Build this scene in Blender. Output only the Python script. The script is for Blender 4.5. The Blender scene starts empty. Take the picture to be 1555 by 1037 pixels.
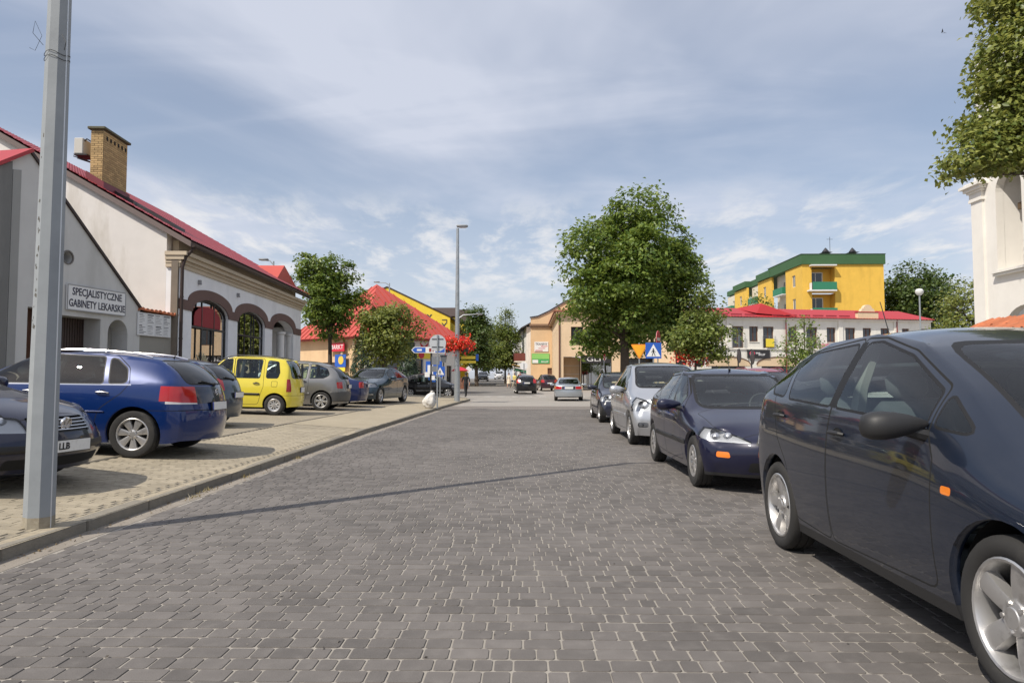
import bpy, bmesh, math, random
import numpy as np
from mathutils import Vector, Matrix, geometry, noise
R = math.radians
PI = math.pi
SC = bpy.context.scene
COL = SC.collection

# ---------------------------------------------------------------- camera, sky, sun, exposure
cam_data = bpy.data.cameras.new('camera')
cam = bpy.data.objects.new('camera', cam_data); COL.objects.link(cam)
cam_data.sensor_width = 36.0; cam_data.lens = 25.0
cam_data.clip_start = 0.05; cam_data.clip_end = 3000
cam.location = (0, 0, 1.28)
cam.rotation_euler = (R(93.0), 0, R(1.03))
SC.camera = cam

SUN_EL, SUN_AZ_FROM = R(50), Vector((-0.72, -0.69))       # the sun stands behind the left shoulder
sun_data = bpy.data.lights.new('sun', 'SUN'); sun_data.energy = 4.7; sun_data.angle = R(0.5); sun_data.color = (1.0, 0.93, 0.82)
sun = bpy.data.objects.new('sun', sun_data); COL.objects.link(sun)
_d = SUN_AZ_FROM.normalized()
_sv = Vector((_d.x*math.cos(SUN_EL), _d.y*math.cos(SUN_EL), math.sin(SUN_EL)))
sun.rotation_euler = (-_sv).to_track_quat('-Z', 'Y').to_euler()
sun.location = _sv*60

world = bpy.data.worlds.new('World'); SC.world = world; world.use_nodes = True
def build_world():
    nt = world.node_tree; nt.nodes.clear(); N = nt.nodes.new; L = nt.links.new
    out = N('ShaderNodeOutputWorld'); bg = N('ShaderNodeBackground'); bg.inputs[1].default_value = 0.12
    sky = N('ShaderNodeTexSky'); sky.sky_type = 'NISHITA'; sky.sun_disc = False
    sky.sun_elevation = SUN_EL; sky.sun_rotation = math.atan2(_d.x, _d.y)
    sky.air_density = 1.0; sky.dust_density = 1.3; sky.ozone_density = 1.2
    tc = N('ShaderNodeTexCoord'); sep = N('ShaderNodeSeparateXYZ'); L(tc.outputs['Generated'], sep.inputs[0])
    # clouds lie on a flat layer high above: project the view direction onto it
    zz = N('ShaderNodeMath'); zz.operation = 'MAXIMUM'; L(sep.outputs[2], zz.inputs[0]); zz.inputs[1].default_value = 0.0
    za = N('ShaderNodeMath'); za.operation = 'ADD'; L(zz.outputs[0], za.inputs[0]); za.inputs[1].default_value = 0.10
    dx = N('ShaderNodeMath'); dx.operation = 'DIVIDE'; L(sep.outputs[0], dx.inputs[0]); L(za.outputs[0], dx.inputs[1])
    dy = N('ShaderNodeMath'); dy.operation = 'DIVIDE'; L(sep.outputs[1], dy.inputs[0]); L(za.outputs[0], dy.inputs[1])
    cb = N('ShaderNodeCombineXYZ'); L(dx.outputs[0], cb.inputs[0]); L(dy.outputs[0], cb.inputs[1])
    def layer(scale, sx, sy, rot, detail, lo, hi, seed, dist=0.6, rough=0.55):
        mp = N('ShaderNodeMapping'); L(cb.outputs[0], mp.inputs[0]); mp.inputs['Scale'].default_value = (sx, sy, 1)
        mp.inputs['Rotation'].default_value = (0, 0, R(rot)); mp.inputs['Location'].default_value = (seed, seed*0.7, 0)
        n = N('ShaderNodeTexNoise'); L(mp.outputs[0], n.inputs['Vector']); n.inputs['Scale'].default_value = scale
        n.inputs['Detail'].default_value = detail; n.inputs['Distortion'].default_value = dist; n.inputs['Roughness'].default_value = rough
        mr = N('ShaderNodeMapRange'); mr.interpolation_type = 'SMOOTHSTEP'; L(n.outputs[0], mr.inputs[0])
        mr.inputs[1].default_value = lo; mr.inputs[2].default_value = hi
        return mr.outputs[0]
    def math2(op, a, b):
        m = N('ShaderNodeMath'); m.operation = op
        for i, v in enumerate((a, b)):
            if isinstance(v, (int, float)): m.inputs[i].default_value = v
            else: L(v, m.inputs[i])
        m.use_clamp = True
        return m.outputs[0]
    VSEED = 7.37
    veil = layer(0.42, 1, 0.8, 20, 6, 0.38, 0.66, VSEED)             # broad thin veil
    streak = layer(1.1, 0.5, 1.5, 62, 6, 0.46, 0.76, 11.7, 0.9)     # brushed cirrus
    puff = layer(2.6, 1.5, 0.8, 0, 9, 0.44, 0.66, 4.3, 0.2, 0.62)  # small low heaps near the horizon
    lowmask = N('ShaderNodeMapRange'); lowmask.interpolation_type = 'SMOOTHSTEP'; L(sep.outputs[2], lowmask.inputs[0])
    lowmask.inputs[1].default_value = 0.27; lowmask.inputs[2].default_value = 0.19
    lowm2 = N('ShaderNodeMapRange'); lowm2.interpolation_type = 'SMOOTHSTEP'; L(sep.outputs[2], lowm2.inputs[0])
    lowm2.inputs[1].default_value = 0.08; lowm2.inputs[2].default_value = 0.15
    pf = math2('MULTIPLY', math2('MULTIPLY', puff, lowmask.outputs[0]), lowm2.outputs[0])
    hz = N('ShaderNodeMapRange'); hz.interpolation_type = 'SMOOTHSTEP'; L(sep.outputs[2], hz.inputs[0])
    hz.inputs[1].default_value = 0.48; hz.inputs[2].default_value = 0.03; hz.inputs[3].default_value = 0.0; hz.inputs[4].default_value = 0.62
    a = math2('ADD', math2('MULTIPLY', veil, 0.66), math2('MULTIPLY', streak, 0.22))
    a = math2('MAXIMUM', math2('ADD', a, 0.27), hz.outputs[0])
    mix1 = N('ShaderNodeMixRGB'); L(math2('MINIMUM', a, 0.86), mix1.inputs[0]); L(sky.outputs[0], mix1.inputs[1]); mix1.inputs[2].default_value = (5.9, 6.2, 7.1, 1)
    mix2 = N('ShaderNodeMixRGB'); L(math2('MULTIPLY', pf, 0.8), mix2.inputs[0]); L(mix1.outputs[0], mix2.inputs[1]); mix2.inputs[2].default_value = (7.3, 7.25, 7.3, 1)
    L(mix2.outputs[0], bg.inputs[0]); L(bg.outputs[0], out.inputs[0])
build_world()
SC.view_settings.view_transform = 'Standard'
try: SC.view_settings.look = 'None'
except Exception: pass
SC.view_settings.exposure = 0.0; SC.view_settings.gamma = 1.0; SC.view_settings.use_curve_mapping = False
SC.cycles.max_bounces = 8; SC.cycles.transparent_max_bounces = 12; SC.cycles.sample_clamp_indirect = 6.0
SC.cycles.diffuse_bounces = 3; SC.cycles.glossy_bounces = 4
SC.cycles.use_denoising = True

# ---------------------------------------------------------------- helpers
def tag(o, label=None, cat=None, group=None, kind=None):
    if label: o['label'] = label
    if cat: o['category'] = cat
    if group: o['group'] = group
    if kind: o['kind'] = kind
    return o
def thing(name, label, cat, loc=(0, 0, 0), rz=0.0, group=None):
    o = bpy.data.objects.new(name, None); COL.objects.link(o)
    o.location = loc; o.rotation_euler = (0, 0, rz); o.empty_display_size = 0.2
    return tag(o, label, cat, group)
def link(name, me, parent=None, loc=None):
    o = bpy.data.objects.new(name, me); COL.objects.link(o)
    if parent is not None: o.parent = parent
    if loc is not None: o.location = loc
    return o
def copy_tree(o, parent=None):
    c = o.copy(); COL.objects.link(c)
    if parent is not None: c.parent = parent
    for ch in list(o.children): copy_tree(ch, c)
    return c
def smooth(me, ang=None):
    me.polygons.foreach_set('use_smooth', [True]*len(me.polygons))
    if ang is not None: me.set_sharp_from_angle(angle=R(ang))
class MB:
    """collects shapes and links them as ONE mesh object"""
    def __init__(self): self.v = []; self.f = []; self.m = []; self.mi = 0
    def mat(self, i): self.mi = i; return self
    def add(self, vs, fs):
        o = len(self.v); self.v += [tuple(p) for p in vs]
        for f in fs: self.f.append(tuple(i+o for i in f)); self.m.append(self.mi)
        return self
    def box(self, c, s, M=None, taper=None):
        x, y, z = s[0]/2, s[1]/2, s[2]/2; t = taper or 1
        vs = [(-x,-y,-z),(x,-y,-z),(x,y,-z),(-x,y,-z),(-x*t,-y*t,z),(x*t,-y*t,z),(x*t,y*t,z),(-x*t,y*t,z)]
        if M is not None: vs = [M @ Vector(p) for p in vs]
        vs = [(p[0]+c[0], p[1]+c[1], p[2]+c[2]) for p in vs]
        return self.add(vs, [(3,2,1,0),(4,5,6,7),(0,1,5,4),(1,2,6,5),(2,3,7,6),(3,0,4,7)])
    def cbox(self, c, s, b, M=None):
        """box with chamfered edges all round"""
        x, y, z = s[0]/2, s[1]/2, s[2]/2; b = min(b, x*.95, y*.95, z*.95)
        bm = bmesh.new(); bmesh.ops.create_cube(bm, size=2)
        for v in bm.verts: v.co = Vector((v.co.x*x, v.co.y*y, v.co.z*z))
        bmesh.ops.bevel(bm, geom=bm.edges[:], offset=b, segments=1, affect='EDGES', profile=.5)
        bm.verts.index_update()
        vs = [v.co.copy() for v in bm.verts]
        if M is not None: vs = [M @ p for p in vs]
        fs = [tuple(v.index for v in f.verts) for f in bm.faces]; bm.free()
        return self.add([(p[0]+c[0], p[1]+c[1], p[2]+c[2]) for p in vs], fs)
    def tube(self, pts, r, n=8, cap=True):
        pts = [Vector(p) for p in pts]; rs = r if isinstance(r, (list, tuple)) else [r]*len(pts)
        vs = []; fs = []; up = None
        for i, p in enumerate(pts):
            d = (pts[min(i+1, len(pts)-1)]-pts[max(i-1, 0)]).normalized()
            if up is None:
                up = Vector((0,0,1)) if abs(d.z) < .9 else Vector((1,0,0))
            a = d.cross(up)
            if a.length < 1e-5: a = d.cross(Vector((0,1,0)))
            a.normalize(); b = a.cross(d).normalized(); up = b
            for k in range(n):
                t = 2*PI*k/n; vs.append(p+(a*math.cos(t)+b*math.sin(t))*rs[i])
        for i in range(len(pts)-1):
            for k in range(n):
                fs.append((i*n+k, i*n+(k+1)%n, (i+1)*n+(k+1)%n, (i+1)*n+k))
        if cap: fs.append(tuple(range(n-1, -1, -1))); fs.append(tuple((len(pts)-1)*n+k for k in range(n)))
        return self.add(vs, fs)
    def lathe(self, prof, n=24, c=(0,0,0), axis='Z', closed=False):
        vs = []; fs = []; m = len(prof)
        for (r, h) in prof:
            for k in range(n):
                t = 2*PI*k/n; x, y = r*math.cos(t), r*math.sin(t)
                if axis == 'Z': p = (x, y, h)
                elif axis == 'Y': p = (x, h, y)
                else: p = (h, x, y)
                vs.append((p[0]+c[0], p[1]+c[1], p[2]+c[2]))
        for i in range(m if closed else m-1):
            j = (i+1) % m
            for k in range(n): fs.append((i*n+k, i*n+(k+1)%n, j*n+(k+1)%n, j*n+k))
        return self.add(vs, fs)
    def prism(self, poly, fr, d, n0=0.0):
        """poly: 2D points; fr(u,v,w) -> 3D; extruded from w=n0 to n0+d"""
        k = len(poly)
        vs = [fr(u, v, n0) for u, v in poly]+[fr(u, v, n0+d) for u, v in poly]
        fs = [tuple(range(k-1, -1, -1)), tuple(range(k, 2*k))]+[(i, (i+1)%k, (i+1)%k+k, i+k) for i in range(k)]
        return self.add(vs, fs)
    def quad(self, *p): return self.add(p, [tuple(range(len(p)))])
    def mesh(self, name, mats, sm=False, ang=40):
        me = bpy.data.meshes.new(name); me.from_pydata(self.v, [], self.f)
        for m in (mats if isinstance(mats, (list, tuple)) else [mats]): me.materials.append(m)
        me.polygons.foreach_set('material_index', self.m)
        me.update()
        if sm: smooth(me, ang)
        return me
    def build(self, name, mats, parent=None, sm=False, ang=40, loc=None):
        return link(name, self.mesh(name, mats, sm, ang), parent, loc)

# ---------------------------------------------------------------- materials
MATS = {}
def pbr(name, col, rough=0.6, metal=0.0, coat=0.0, var=0.0, vscale=3.0, bump=0.0, bscale=40.0, spec=0.5, dirt=None, dscale=1.2, island=0.0, objrand=0.0, detail=4, coords='Object', dlo=.52, dhi=.78, streak=0):
    if name in MATS: return MATS[name]
    m = bpy.data.materials.new(name); m.use_nodes = True; nt = m.node_tree; N = nt.nodes.new; L = nt.links.new
    b = nt.nodes['Principled BSDF']
    b.inputs['Base Color'].default_value = (*col, 1); b.inputs['Roughness'].default_value = rough; b.inputs['Metallic'].default_value = metal
    b.inputs['Coat Weight'].default_value = coat; b.inputs['Coat Roughness'].default_value = 0.04; b.inputs['Specular IOR Level'].default_value = spec
    tc = None; cur = None
    if var or bump or dirt or island or objrand:
        tc = N('ShaderNodeTexCoord')
    if var or island or objrand:
        hsv = N('ShaderNodeHueSaturation'); hsv.inputs['Color'].default_value = (*col, 1)
        terms = []
        if var:
            n = N('ShaderNodeTexNoise'); n.inputs['Scale'].default_value = vscale; n.inputs['Detail'].default_value = detail; n.inputs['Roughness'].default_value = .6
            L(tc.outputs[coords], n.inputs['Vector']); terms.append((n.outputs[0], var*2.4))
        if island:
            g = N('ShaderNodeNewGeometry'); terms.append((g.outputs['Random Per Island'], island))
        if objrand:
            oi = N('ShaderNodeObjectInfo'); terms.append((oi.outputs['Random'], objrand))
        val = None
        for s, k in terms:
            mm = N('ShaderNodeMath'); mm.operation = 'MULTIPLY_ADD'; L(s, mm.inputs[0]); mm.inputs[1].default_value = k
            if val is None: mm.inputs[2].default_value = 1-sum(t[1] for t in terms)/2
            else: L(val, mm.inputs[2])
            val = mm.outputs[0]
        L(val, hsv.inputs['Value']); cur = hsv.outputs[0]
    if dirt:
        n2 = N('ShaderNodeTexNoise'); n2.inputs['Scale'].default_value = dscale; n2.inputs['Detail'].default_value = 7; n2.inputs['Roughness'].default_value = .65
        if streak:
            mp = N('ShaderNodeMapping'); mp.inputs['Scale'].default_value = (1, 1, streak); L(tc.outputs[coords], mp.inputs[0]); L(mp.outputs[0], n2.inputs['Vector'])
        else: L(tc.outputs[coords], n2.inputs['Vector'])
        mr = N('ShaderNodeMapRange'); L(n2.outputs[0], mr.inputs[0]); mr.inputs[1].default_value = dlo; mr.inputs[2].default_value = dhi; mr.inputs[4].default_value = dirt[3] if len(dirt) > 3 else .7
        mx = N('ShaderNodeMixRGB'); L(mr.outputs[0], mx.inputs[0])
        if cur: L(cur, mx.inputs[1])
        else: mx.inputs[1].default_value = (*col, 1)
        mx.inputs[2].default_value = (*dirt[:3], 1); cur = mx.outputs[0]
    if cur: L(cur, b.inputs['Base Color'])
    if bump:
        n3 = N('ShaderNodeTexNoise'); n3.inputs['Scale'].default_value = bscale; n3.inputs['Detail'].default_value = 5
        L(tc.outputs[coords], n3.inputs['Vector'])
        bp = N('ShaderNodeBump'); bp.inputs['Strength'].default_value = bump; bp.inputs['Distance'].default_value = 0.01
        L(n3.outputs[0], bp.inputs['Height']); L(bp.outputs[0], b.inputs['Normal'])
    MATS[name] = m
    return m
def glass(name, tint=(.62,.70,.68), refl=1.0, rough=0.0, boost=.0):
    """thin pane: tinted see-through with fresnel reflection"""
    if name in MATS: return MATS[name]
    m = bpy.data.materials.new(name); m.use_nodes = True; nt = m.node_tree; nt.nodes.clear(); N = nt.nodes.new; L = nt.links.new
    o = N('ShaderNodeOutputMaterial'); t = N('ShaderNodeBsdfTransparent'); t.inputs[0].default_value = (*tint, 1)
    g = N('ShaderNodeBsdfGlossy'); g.inputs['Roughness'].default_value = rough; g.inputs[0].default_value = (refl, refl, refl, 1)
    lw = N('ShaderNodeFresnel'); lw.inputs[0].default_value = 1.55
    mm = N('ShaderNodeMath'); mm.operation = 'MULTIPLY_ADD'; L(lw.outputs[0], mm.inputs[0]); mm.inputs[1].default_value = 1.0; mm.inputs[2].default_value = boost; mm.use_clamp = True
    mx = N('ShaderNodeMixShader'); L(mm.outputs[0], mx.inputs[0]); L(t.outputs[0], mx.inputs[1]); L(g.outputs[0], mx.inputs[2])
    L(mx.outputs[0], o.inputs[0]); MATS[name] = m
    return m
def paint(name, col, metal=0.0, flake=0.0, rough=0.35):
    if name in MATS: return MATS[name]
    m = pbr(name, col, rough=rough, metal=metal, coat=.9, var=0.06, vscale=2.0, dirt=(.16,.145,.12,.07), dscale=2.2, dlo=.50, dhi=.85, spec=.25)
    return m
M_rubber = pbr('tyre_rubber', (.022,.021,.020), .85, var=.2, vscale=8, dirt=(.10,.09,.08,.5), dscale=5)
M_black = pbr('black_plastic', (.018,.018,.019), .55, var=.1)
M_gap = pbr('dark_gap', (.006,.006,.006), .9)
M_trim = pbr('window_rubber', (.012,.012,.013), .55, spec=.3)
M_chrome = pbr('chrome', (.75,.75,.76), .12, metal=1.0)
M_alloy = pbr('alloy_silver', (.58,.57,.56), .36, metal=.8, var=.05, dirt=(.10,.085,.07,.6), dscale=9)
M_alloy_d = pbr('alloy_dull', (.33,.33,.34), .45, metal=.7, dirt=(.10,.09,.08,.6), dscale=9)
M_steelrim = pbr('steel_rim_dark', (.10,.085,.075), .6, metal=.4, dirt=(.14,.10,.07,.6), dscale=9)
M_disc = pbr('disc_and_shade_backing', (.035,.033,.031), .6, metal=.3)
M_inter = pbr('seat_fabric', (.085,.088,.095), .9, var=.2, vscale=20)
M_inter2 = pbr('dash_plastic', (.06,.062,.065), .7)
M_inter3 = pbr('trim_light_fabric', (.30,.29,.27), .9)
M_lampcov = glass('lamp_cover', (.94,.95,.96), .9)
M_refl = pbr('lamp_reflector', (.58,.59,.61), .38, metal=.55)
M_bowl = pbr('lamp_bowl', (.50,.51,.53), .3, metal=.8)
M_red = pbr('red_lens', (.42,.012,.014), .14, coat=.6)
M_orange = pbr('orange_lens', (.75,.20,.02), .16, coat=.6)
M_clearlens = pbr('clear_lens', (.62,.60,.60), .15, coat=.6)
M_plate = pbr('plate_white', (.72,.72,.70), .4, dirt=(.35,.33,.3,.4), dscale=20)
M_plateblue = pbr('plate_blue', (.02,.06,.38), .4)
M_ink = pbr('ink_black', (.012,.012,.014), .6)
M_glass = glass('car_glass', (.76,.87,.85))
M_glass_cl = glass('car_glass_clear', (.82,.91,.89))
M_glass_dk = glass('car_glass_dark', (.10,.11,.12))
M_under = pbr('underbody', (.012,.012,.012), .9)

FONT = None
def text_mesh(s, size, depth=0.004, align='CENTER', bold=0.0, sx=1.0):
    cu = bpy.data.curves.new('txt', 'FONT'); cu.body = s; cu.size = size; cu.extrude = depth/2; cu.align_x = align; cu.align_y = 'CENTER'
    cu.offset = bold; cu.resolution_u = 3
    o = bpy.data.objects.new('txt', cu); COL.objects.link(o)
    dg = bpy.context.evaluated_depsgraph_get(); dg.update()
    me = bpy.data.meshes.new_from_object(o.evaluated_get(dg))
    bpy.data.objects.remove(o); bpy.data.curves.remove(cu)
    if sx != 1.0:
        for v in me.vertices: v.co.x *= sx
    return me
def put_text(s, size, mat, parent, M, name='lettering', depth=0.006, bold=0.0, width=None, align='CENTER', max_sx=1.6):
    """lettering lying in the local XY plane of M, facing +Z of M"""
    me = text_mesh(s, size, depth, align, bold)
    if width and len(me.vertices):
        xs = [v.co.x for v in me.vertices]; w = max(xs)-min(xs)
        if w > 1e-6:
            k = min(width/w, max_sx)
            for v in me.vertices: v.co.x *= k
    me.materials.clear(); me.materials.append(mat); me.name = name
    o = link(name, me, parent); o.matrix_local = M
    return o
def frame(origin, u, v):
    """matrix whose X = u, Y = v, Z = u x v"""
    u = Vector(u).normalized(); v = Vector(v).normalized(); w = u.cross(v)
    m = Matrix.Identity(4)
    for i in range(3): m[i][0] = u[i]; m[i][1] = v[i]; m[i][2] = w[i]; m[i][3] = origin[i]
    return m
# ---------------------------------------------------------------- cars
def fillet(pts, rad, seg=4):
    """round the corners of a polygon; rad: number or list"""
    n = len(pts); out = []
    for i in range(n):
        r = rad[i] if isinstance(rad, (list, tuple)) else rad
        p = Vector(pts[i]); a = Vector(pts[i-1])-p; b = Vector(pts[(i+1) % n])-p
        if r <= 0 or a.length < 1e-6 or b.length < 1e-6: out.append((p.x, p.y)); continue
        an = a.normalized(); bn = b.normalized()
        ang = an.angle(bn, 0)
        if ang > PI-.08: out.append((p.x, p.y)); continue
        t = min(r/math.tan(ang/2), a.length*.48, b.length*.48)
        p1 = p+an*t; p2 = p+bn*t
        for k in range(seg+1):
            f = k/seg; q = p1.lerp(p, f).lerp(p.lerp(p2, f), f); out.append((q.x, q.y))
    return out
def inset_poly(pts, d):
    n = len(pts); A = sum(pts[i][0]*pts[(i+1)%n][1]-pts[(i+1)%n][0]*pts[i][1] for i in range(n))
    s = 1 if A > 0 else -1; out = []
    for i in range(n):
        p = Vector(pts[i]); e1 = (p-Vector(pts[i-1])); e2 = (Vector(pts[(i+1)%n])-p)
        if e1.length < 1e-7 or e2.length < 1e-7: out.append((p.x, p.y)); continue
        e1.normalize(); e2.normalize()
        n1 = Vector((-e1.y, e1.x))*s; n2 = Vector((-e2.y, e2.x))*s
        b = n1+n2; L2 = b.length_squared
        if L2 < .2: b = n1; k = 1
        else: k = 2/L2
        out.append((p.x+b.x*d*k, p.y+b.y*d*k))
    return out
def circle_poly(cx, cy, r, n=28): return [(cx+r*math.cos(2*PI*k/n), cy+r*math.sin(2*PI*k/n)) for k in range(n)]
def in_poly(x, y, poly):
    c = False; j = len(poly)-1
    for i in range(len(poly)):
        xi, yi = poly[i]; xj, yj = poly[j]
        if (yi > y) != (yj > y) and x < (xj-xi)*(y-yi)/(yj-yi)+xi: c = not c
        j = i
    return c

T7 = [-1, -.68, -.34, 0, .34, .68, 1]
def car_cage(P):
    """subdivision cage from the profile numbers; s runs from the nose (0) to the tail"""
    W = P['W']; hw = W/2; L = P['L']
    X = lambda s: L/2-s
    strip = []                                     # (s, z, ye, ds, dz)
    for (s, z, ye, ds) in P['nose']: strip.append((s, z, ye*hw, ds, 0.0))
    nF = len(strip)
    for (s, z, ye, dz) in P['hood']: strip.append((s, z, ye*hw, 0.0, dz))
    i0 = len(strip)
    for (s, z, ye, dz, ds) in P['cabin']: strip.append((s, z, ye*hw, ds, dz))
    i1 = len(strip)-1
    for (s, z, ye, dz) in P.get('deck', []): strip.append((s, z, ye*hw, -.02, dz))
    iR = len(strip)-1
    for (s, z, ye, ds) in P['tail']: strip.append((s, z, ye*hw, -ds, 0.0))
    nS = len(strip); assert nS-1-iR == nF-1, (nS, iR, nF)
    V = []; F = []; CR = {}
    def av(p): V.append(p); return len(V)-1
    SI = []
    for (s, z, ye, ds, dz) in strip:
        row = []
        for t in T7:
            a = abs(t)**2.3
            row.append(av((X(s+ds*a), t*ye, z-dz*a)))
        SI.append(row)
    for p in range(nS-1):
        for k in range(6): F.append((SI[p][k], SI[p][k+1], SI[p+1][k+1], SI[p+1][k]))
    rows = P.get('rows', [0, .26, .54, .80]); prof = P.get('prof', [.93, .985, 1.0, .992])
    plan = P['plan']                               # [(s, factor)]
    def pl(s):
        for (a, fa), (b, fb) in zip(plan, plan[1:]):
            if a <= s <= b:
                u = (s-a)/(b-a); u = u*u*(3-2*u); return fa+(fb-fa)*u
        return plan[0][1] if s < plan[0][0] else plan[-1][1]
    zb = P.get('zb', .21)
    nc = iR-(nF-1)
    for sg in (-1, 1):
        ke = 0 if sg < 0 else 6
        low = []; belt = []; mid = {}; 
        for c in range(nc+1):
            p = nF-1+c; s, z, ye, ds, dz = strip[p]
            if i0 < p < i1:
                bs, bz = P['belt'][p-i0-1]
                by = P.get('belt_y', .945)*hw*pl(bs)
                b = av((X(bs), sg*by, bz))
            else: b = SI[p][ke]
            belt.append(b)
            if c == 0: low.append([SI[r][ke] for r in range(nF-1)]); continue
            if c == nc: low.append([SI[nS-1-r][ke] for r in range(nF-1)]); continue
            bx, by, bz = V[b]; sb = L/2-bx; col = []
            for r in range(nF-1):
                zz = zb+rows[r]*(bz-zb)
                col.append(av((bx, sg*hw*prof[r]*pl(sb), zz)))
            low.append(col)
        for c in range(nc):
            A = low[c]+[belt[c]]; B = low[c+1]+[belt[c+1]]
            for r in range(nF-1):
                q = (A[r], B[r], B[r+1], A[r+1])
                F.append(q if sg < 0 else q[::-1])
        # greenhouse side
        c0 = i0-(nF-1); n = i1-i0
        bt = [belt[c0+i] for i in range(n+1)]; tp = [SI[i0+i][ke] for i in range(n+1)]
        md = [None]*(n+1)
        for i in range(1, n):
            b = Vector(V[bt[i]]); t = Vector(V[tp[i]]); q = b.lerp(t, .5); q.y += sg*P.get('bulge', .022)
            md[i] = av(tuple(q))
        for i in range(n):
            if i == 0: qs = [(bt[0], bt[1], md[1]), (tp[0], md[1], tp[1])]
            elif i == n-1: qs = [(bt[i], bt[n], md[i]), (md[i], bt[n], tp[i])]
            else: qs = [(bt[i], bt[i+1], md[i+1], md[i]), (md[i], md[i+1], tp[i+1], tp[i])]
            for q in qs: F.append(q if sg < 0 else q[::-1])
        def cr(a, b, w): CR[(min(a, b), max(a, b))] = w
        cb = P.get('cr_belt', .35)
        for c in range(nc): cr(belt[c], belt[c+1], cb)
        for i in range(n): cr(tp[i], tp[i+1], P.get('cr_rail', .55))
        for r in range(nF-1): cr(low[0][r] , (low[0]+[belt[0]])[r+1], P.get('cr_nose', .15)); cr(low[nc][r], (low[nc]+[belt[nc]])[r+1], P.get('cr_tail', .3))
    for p, w in P.get('cr_strip', []):
        for k in range(6):
            a, b = SI[p][k], SI[p][k+1]; CR[(min(a, b), max(a, b))] = w
    return V, F, CR

def car_shell(P, levels=2):
    V, F, CR = car_cage(P)
    me = bpy.data.meshes.new('cage'); me.from_pydata(V, [], F); me.update()
    at = me.attributes.new('crease_edge', 'FLOAT', 'EDGE')
    for e in me.edges:
        k = (min(e.vertices), max(e.vertices))
        if k in CR: at.data[e.index].value = CR[k]
    o = bpy.data.objects.new('cage', me); COL.objects.link(o)
    md = o.modifiers.new('s', 'SUBSURF'); md.levels = levels; md.render_levels = levels
    dg = bpy.context.evaluated_depsgraph_get(); dg.update()
    m2 = bpy.data.meshes.new_from_object(o.evaluated_get(dg))
    bpy.data.objects.remove(o); bpy.data.meshes.remove(me)
    bm = bmesh.new(); bm.from_mesh(m2); bpy.data.meshes.remove(m2)
    bmesh.ops.recalc_face_normals(bm, faces=bm.faces[:])
    # rescale to the true size (subdivision pulls the surface in)
    xs = [v.co.x for v in bm.verts]; ys = [v.co.y for v in bm.verts]; zs = [v.co.z for v in bm.verts]
    kx = P['L']/(max(xs)-min(xs)); cx = (max(xs)+min(xs))/2; ky = P['W']/(max(ys)-min(ys)); z0 = min(zs); kz = (P['H']-z0)/(max(zs)-z0)
    for v in bm.verts: v.co = Vector(((v.co.x-cx)*kx, v.co.y*ky, z0+(v.co.z-z0)*kz))
    if sum(f.normal.z for f in bm.faces if f.calc_center_median().z > P['H']*.9) < 0: bmesh.ops.reverse_faces(bm, faces=bm.faces[:])
    return bm

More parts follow.
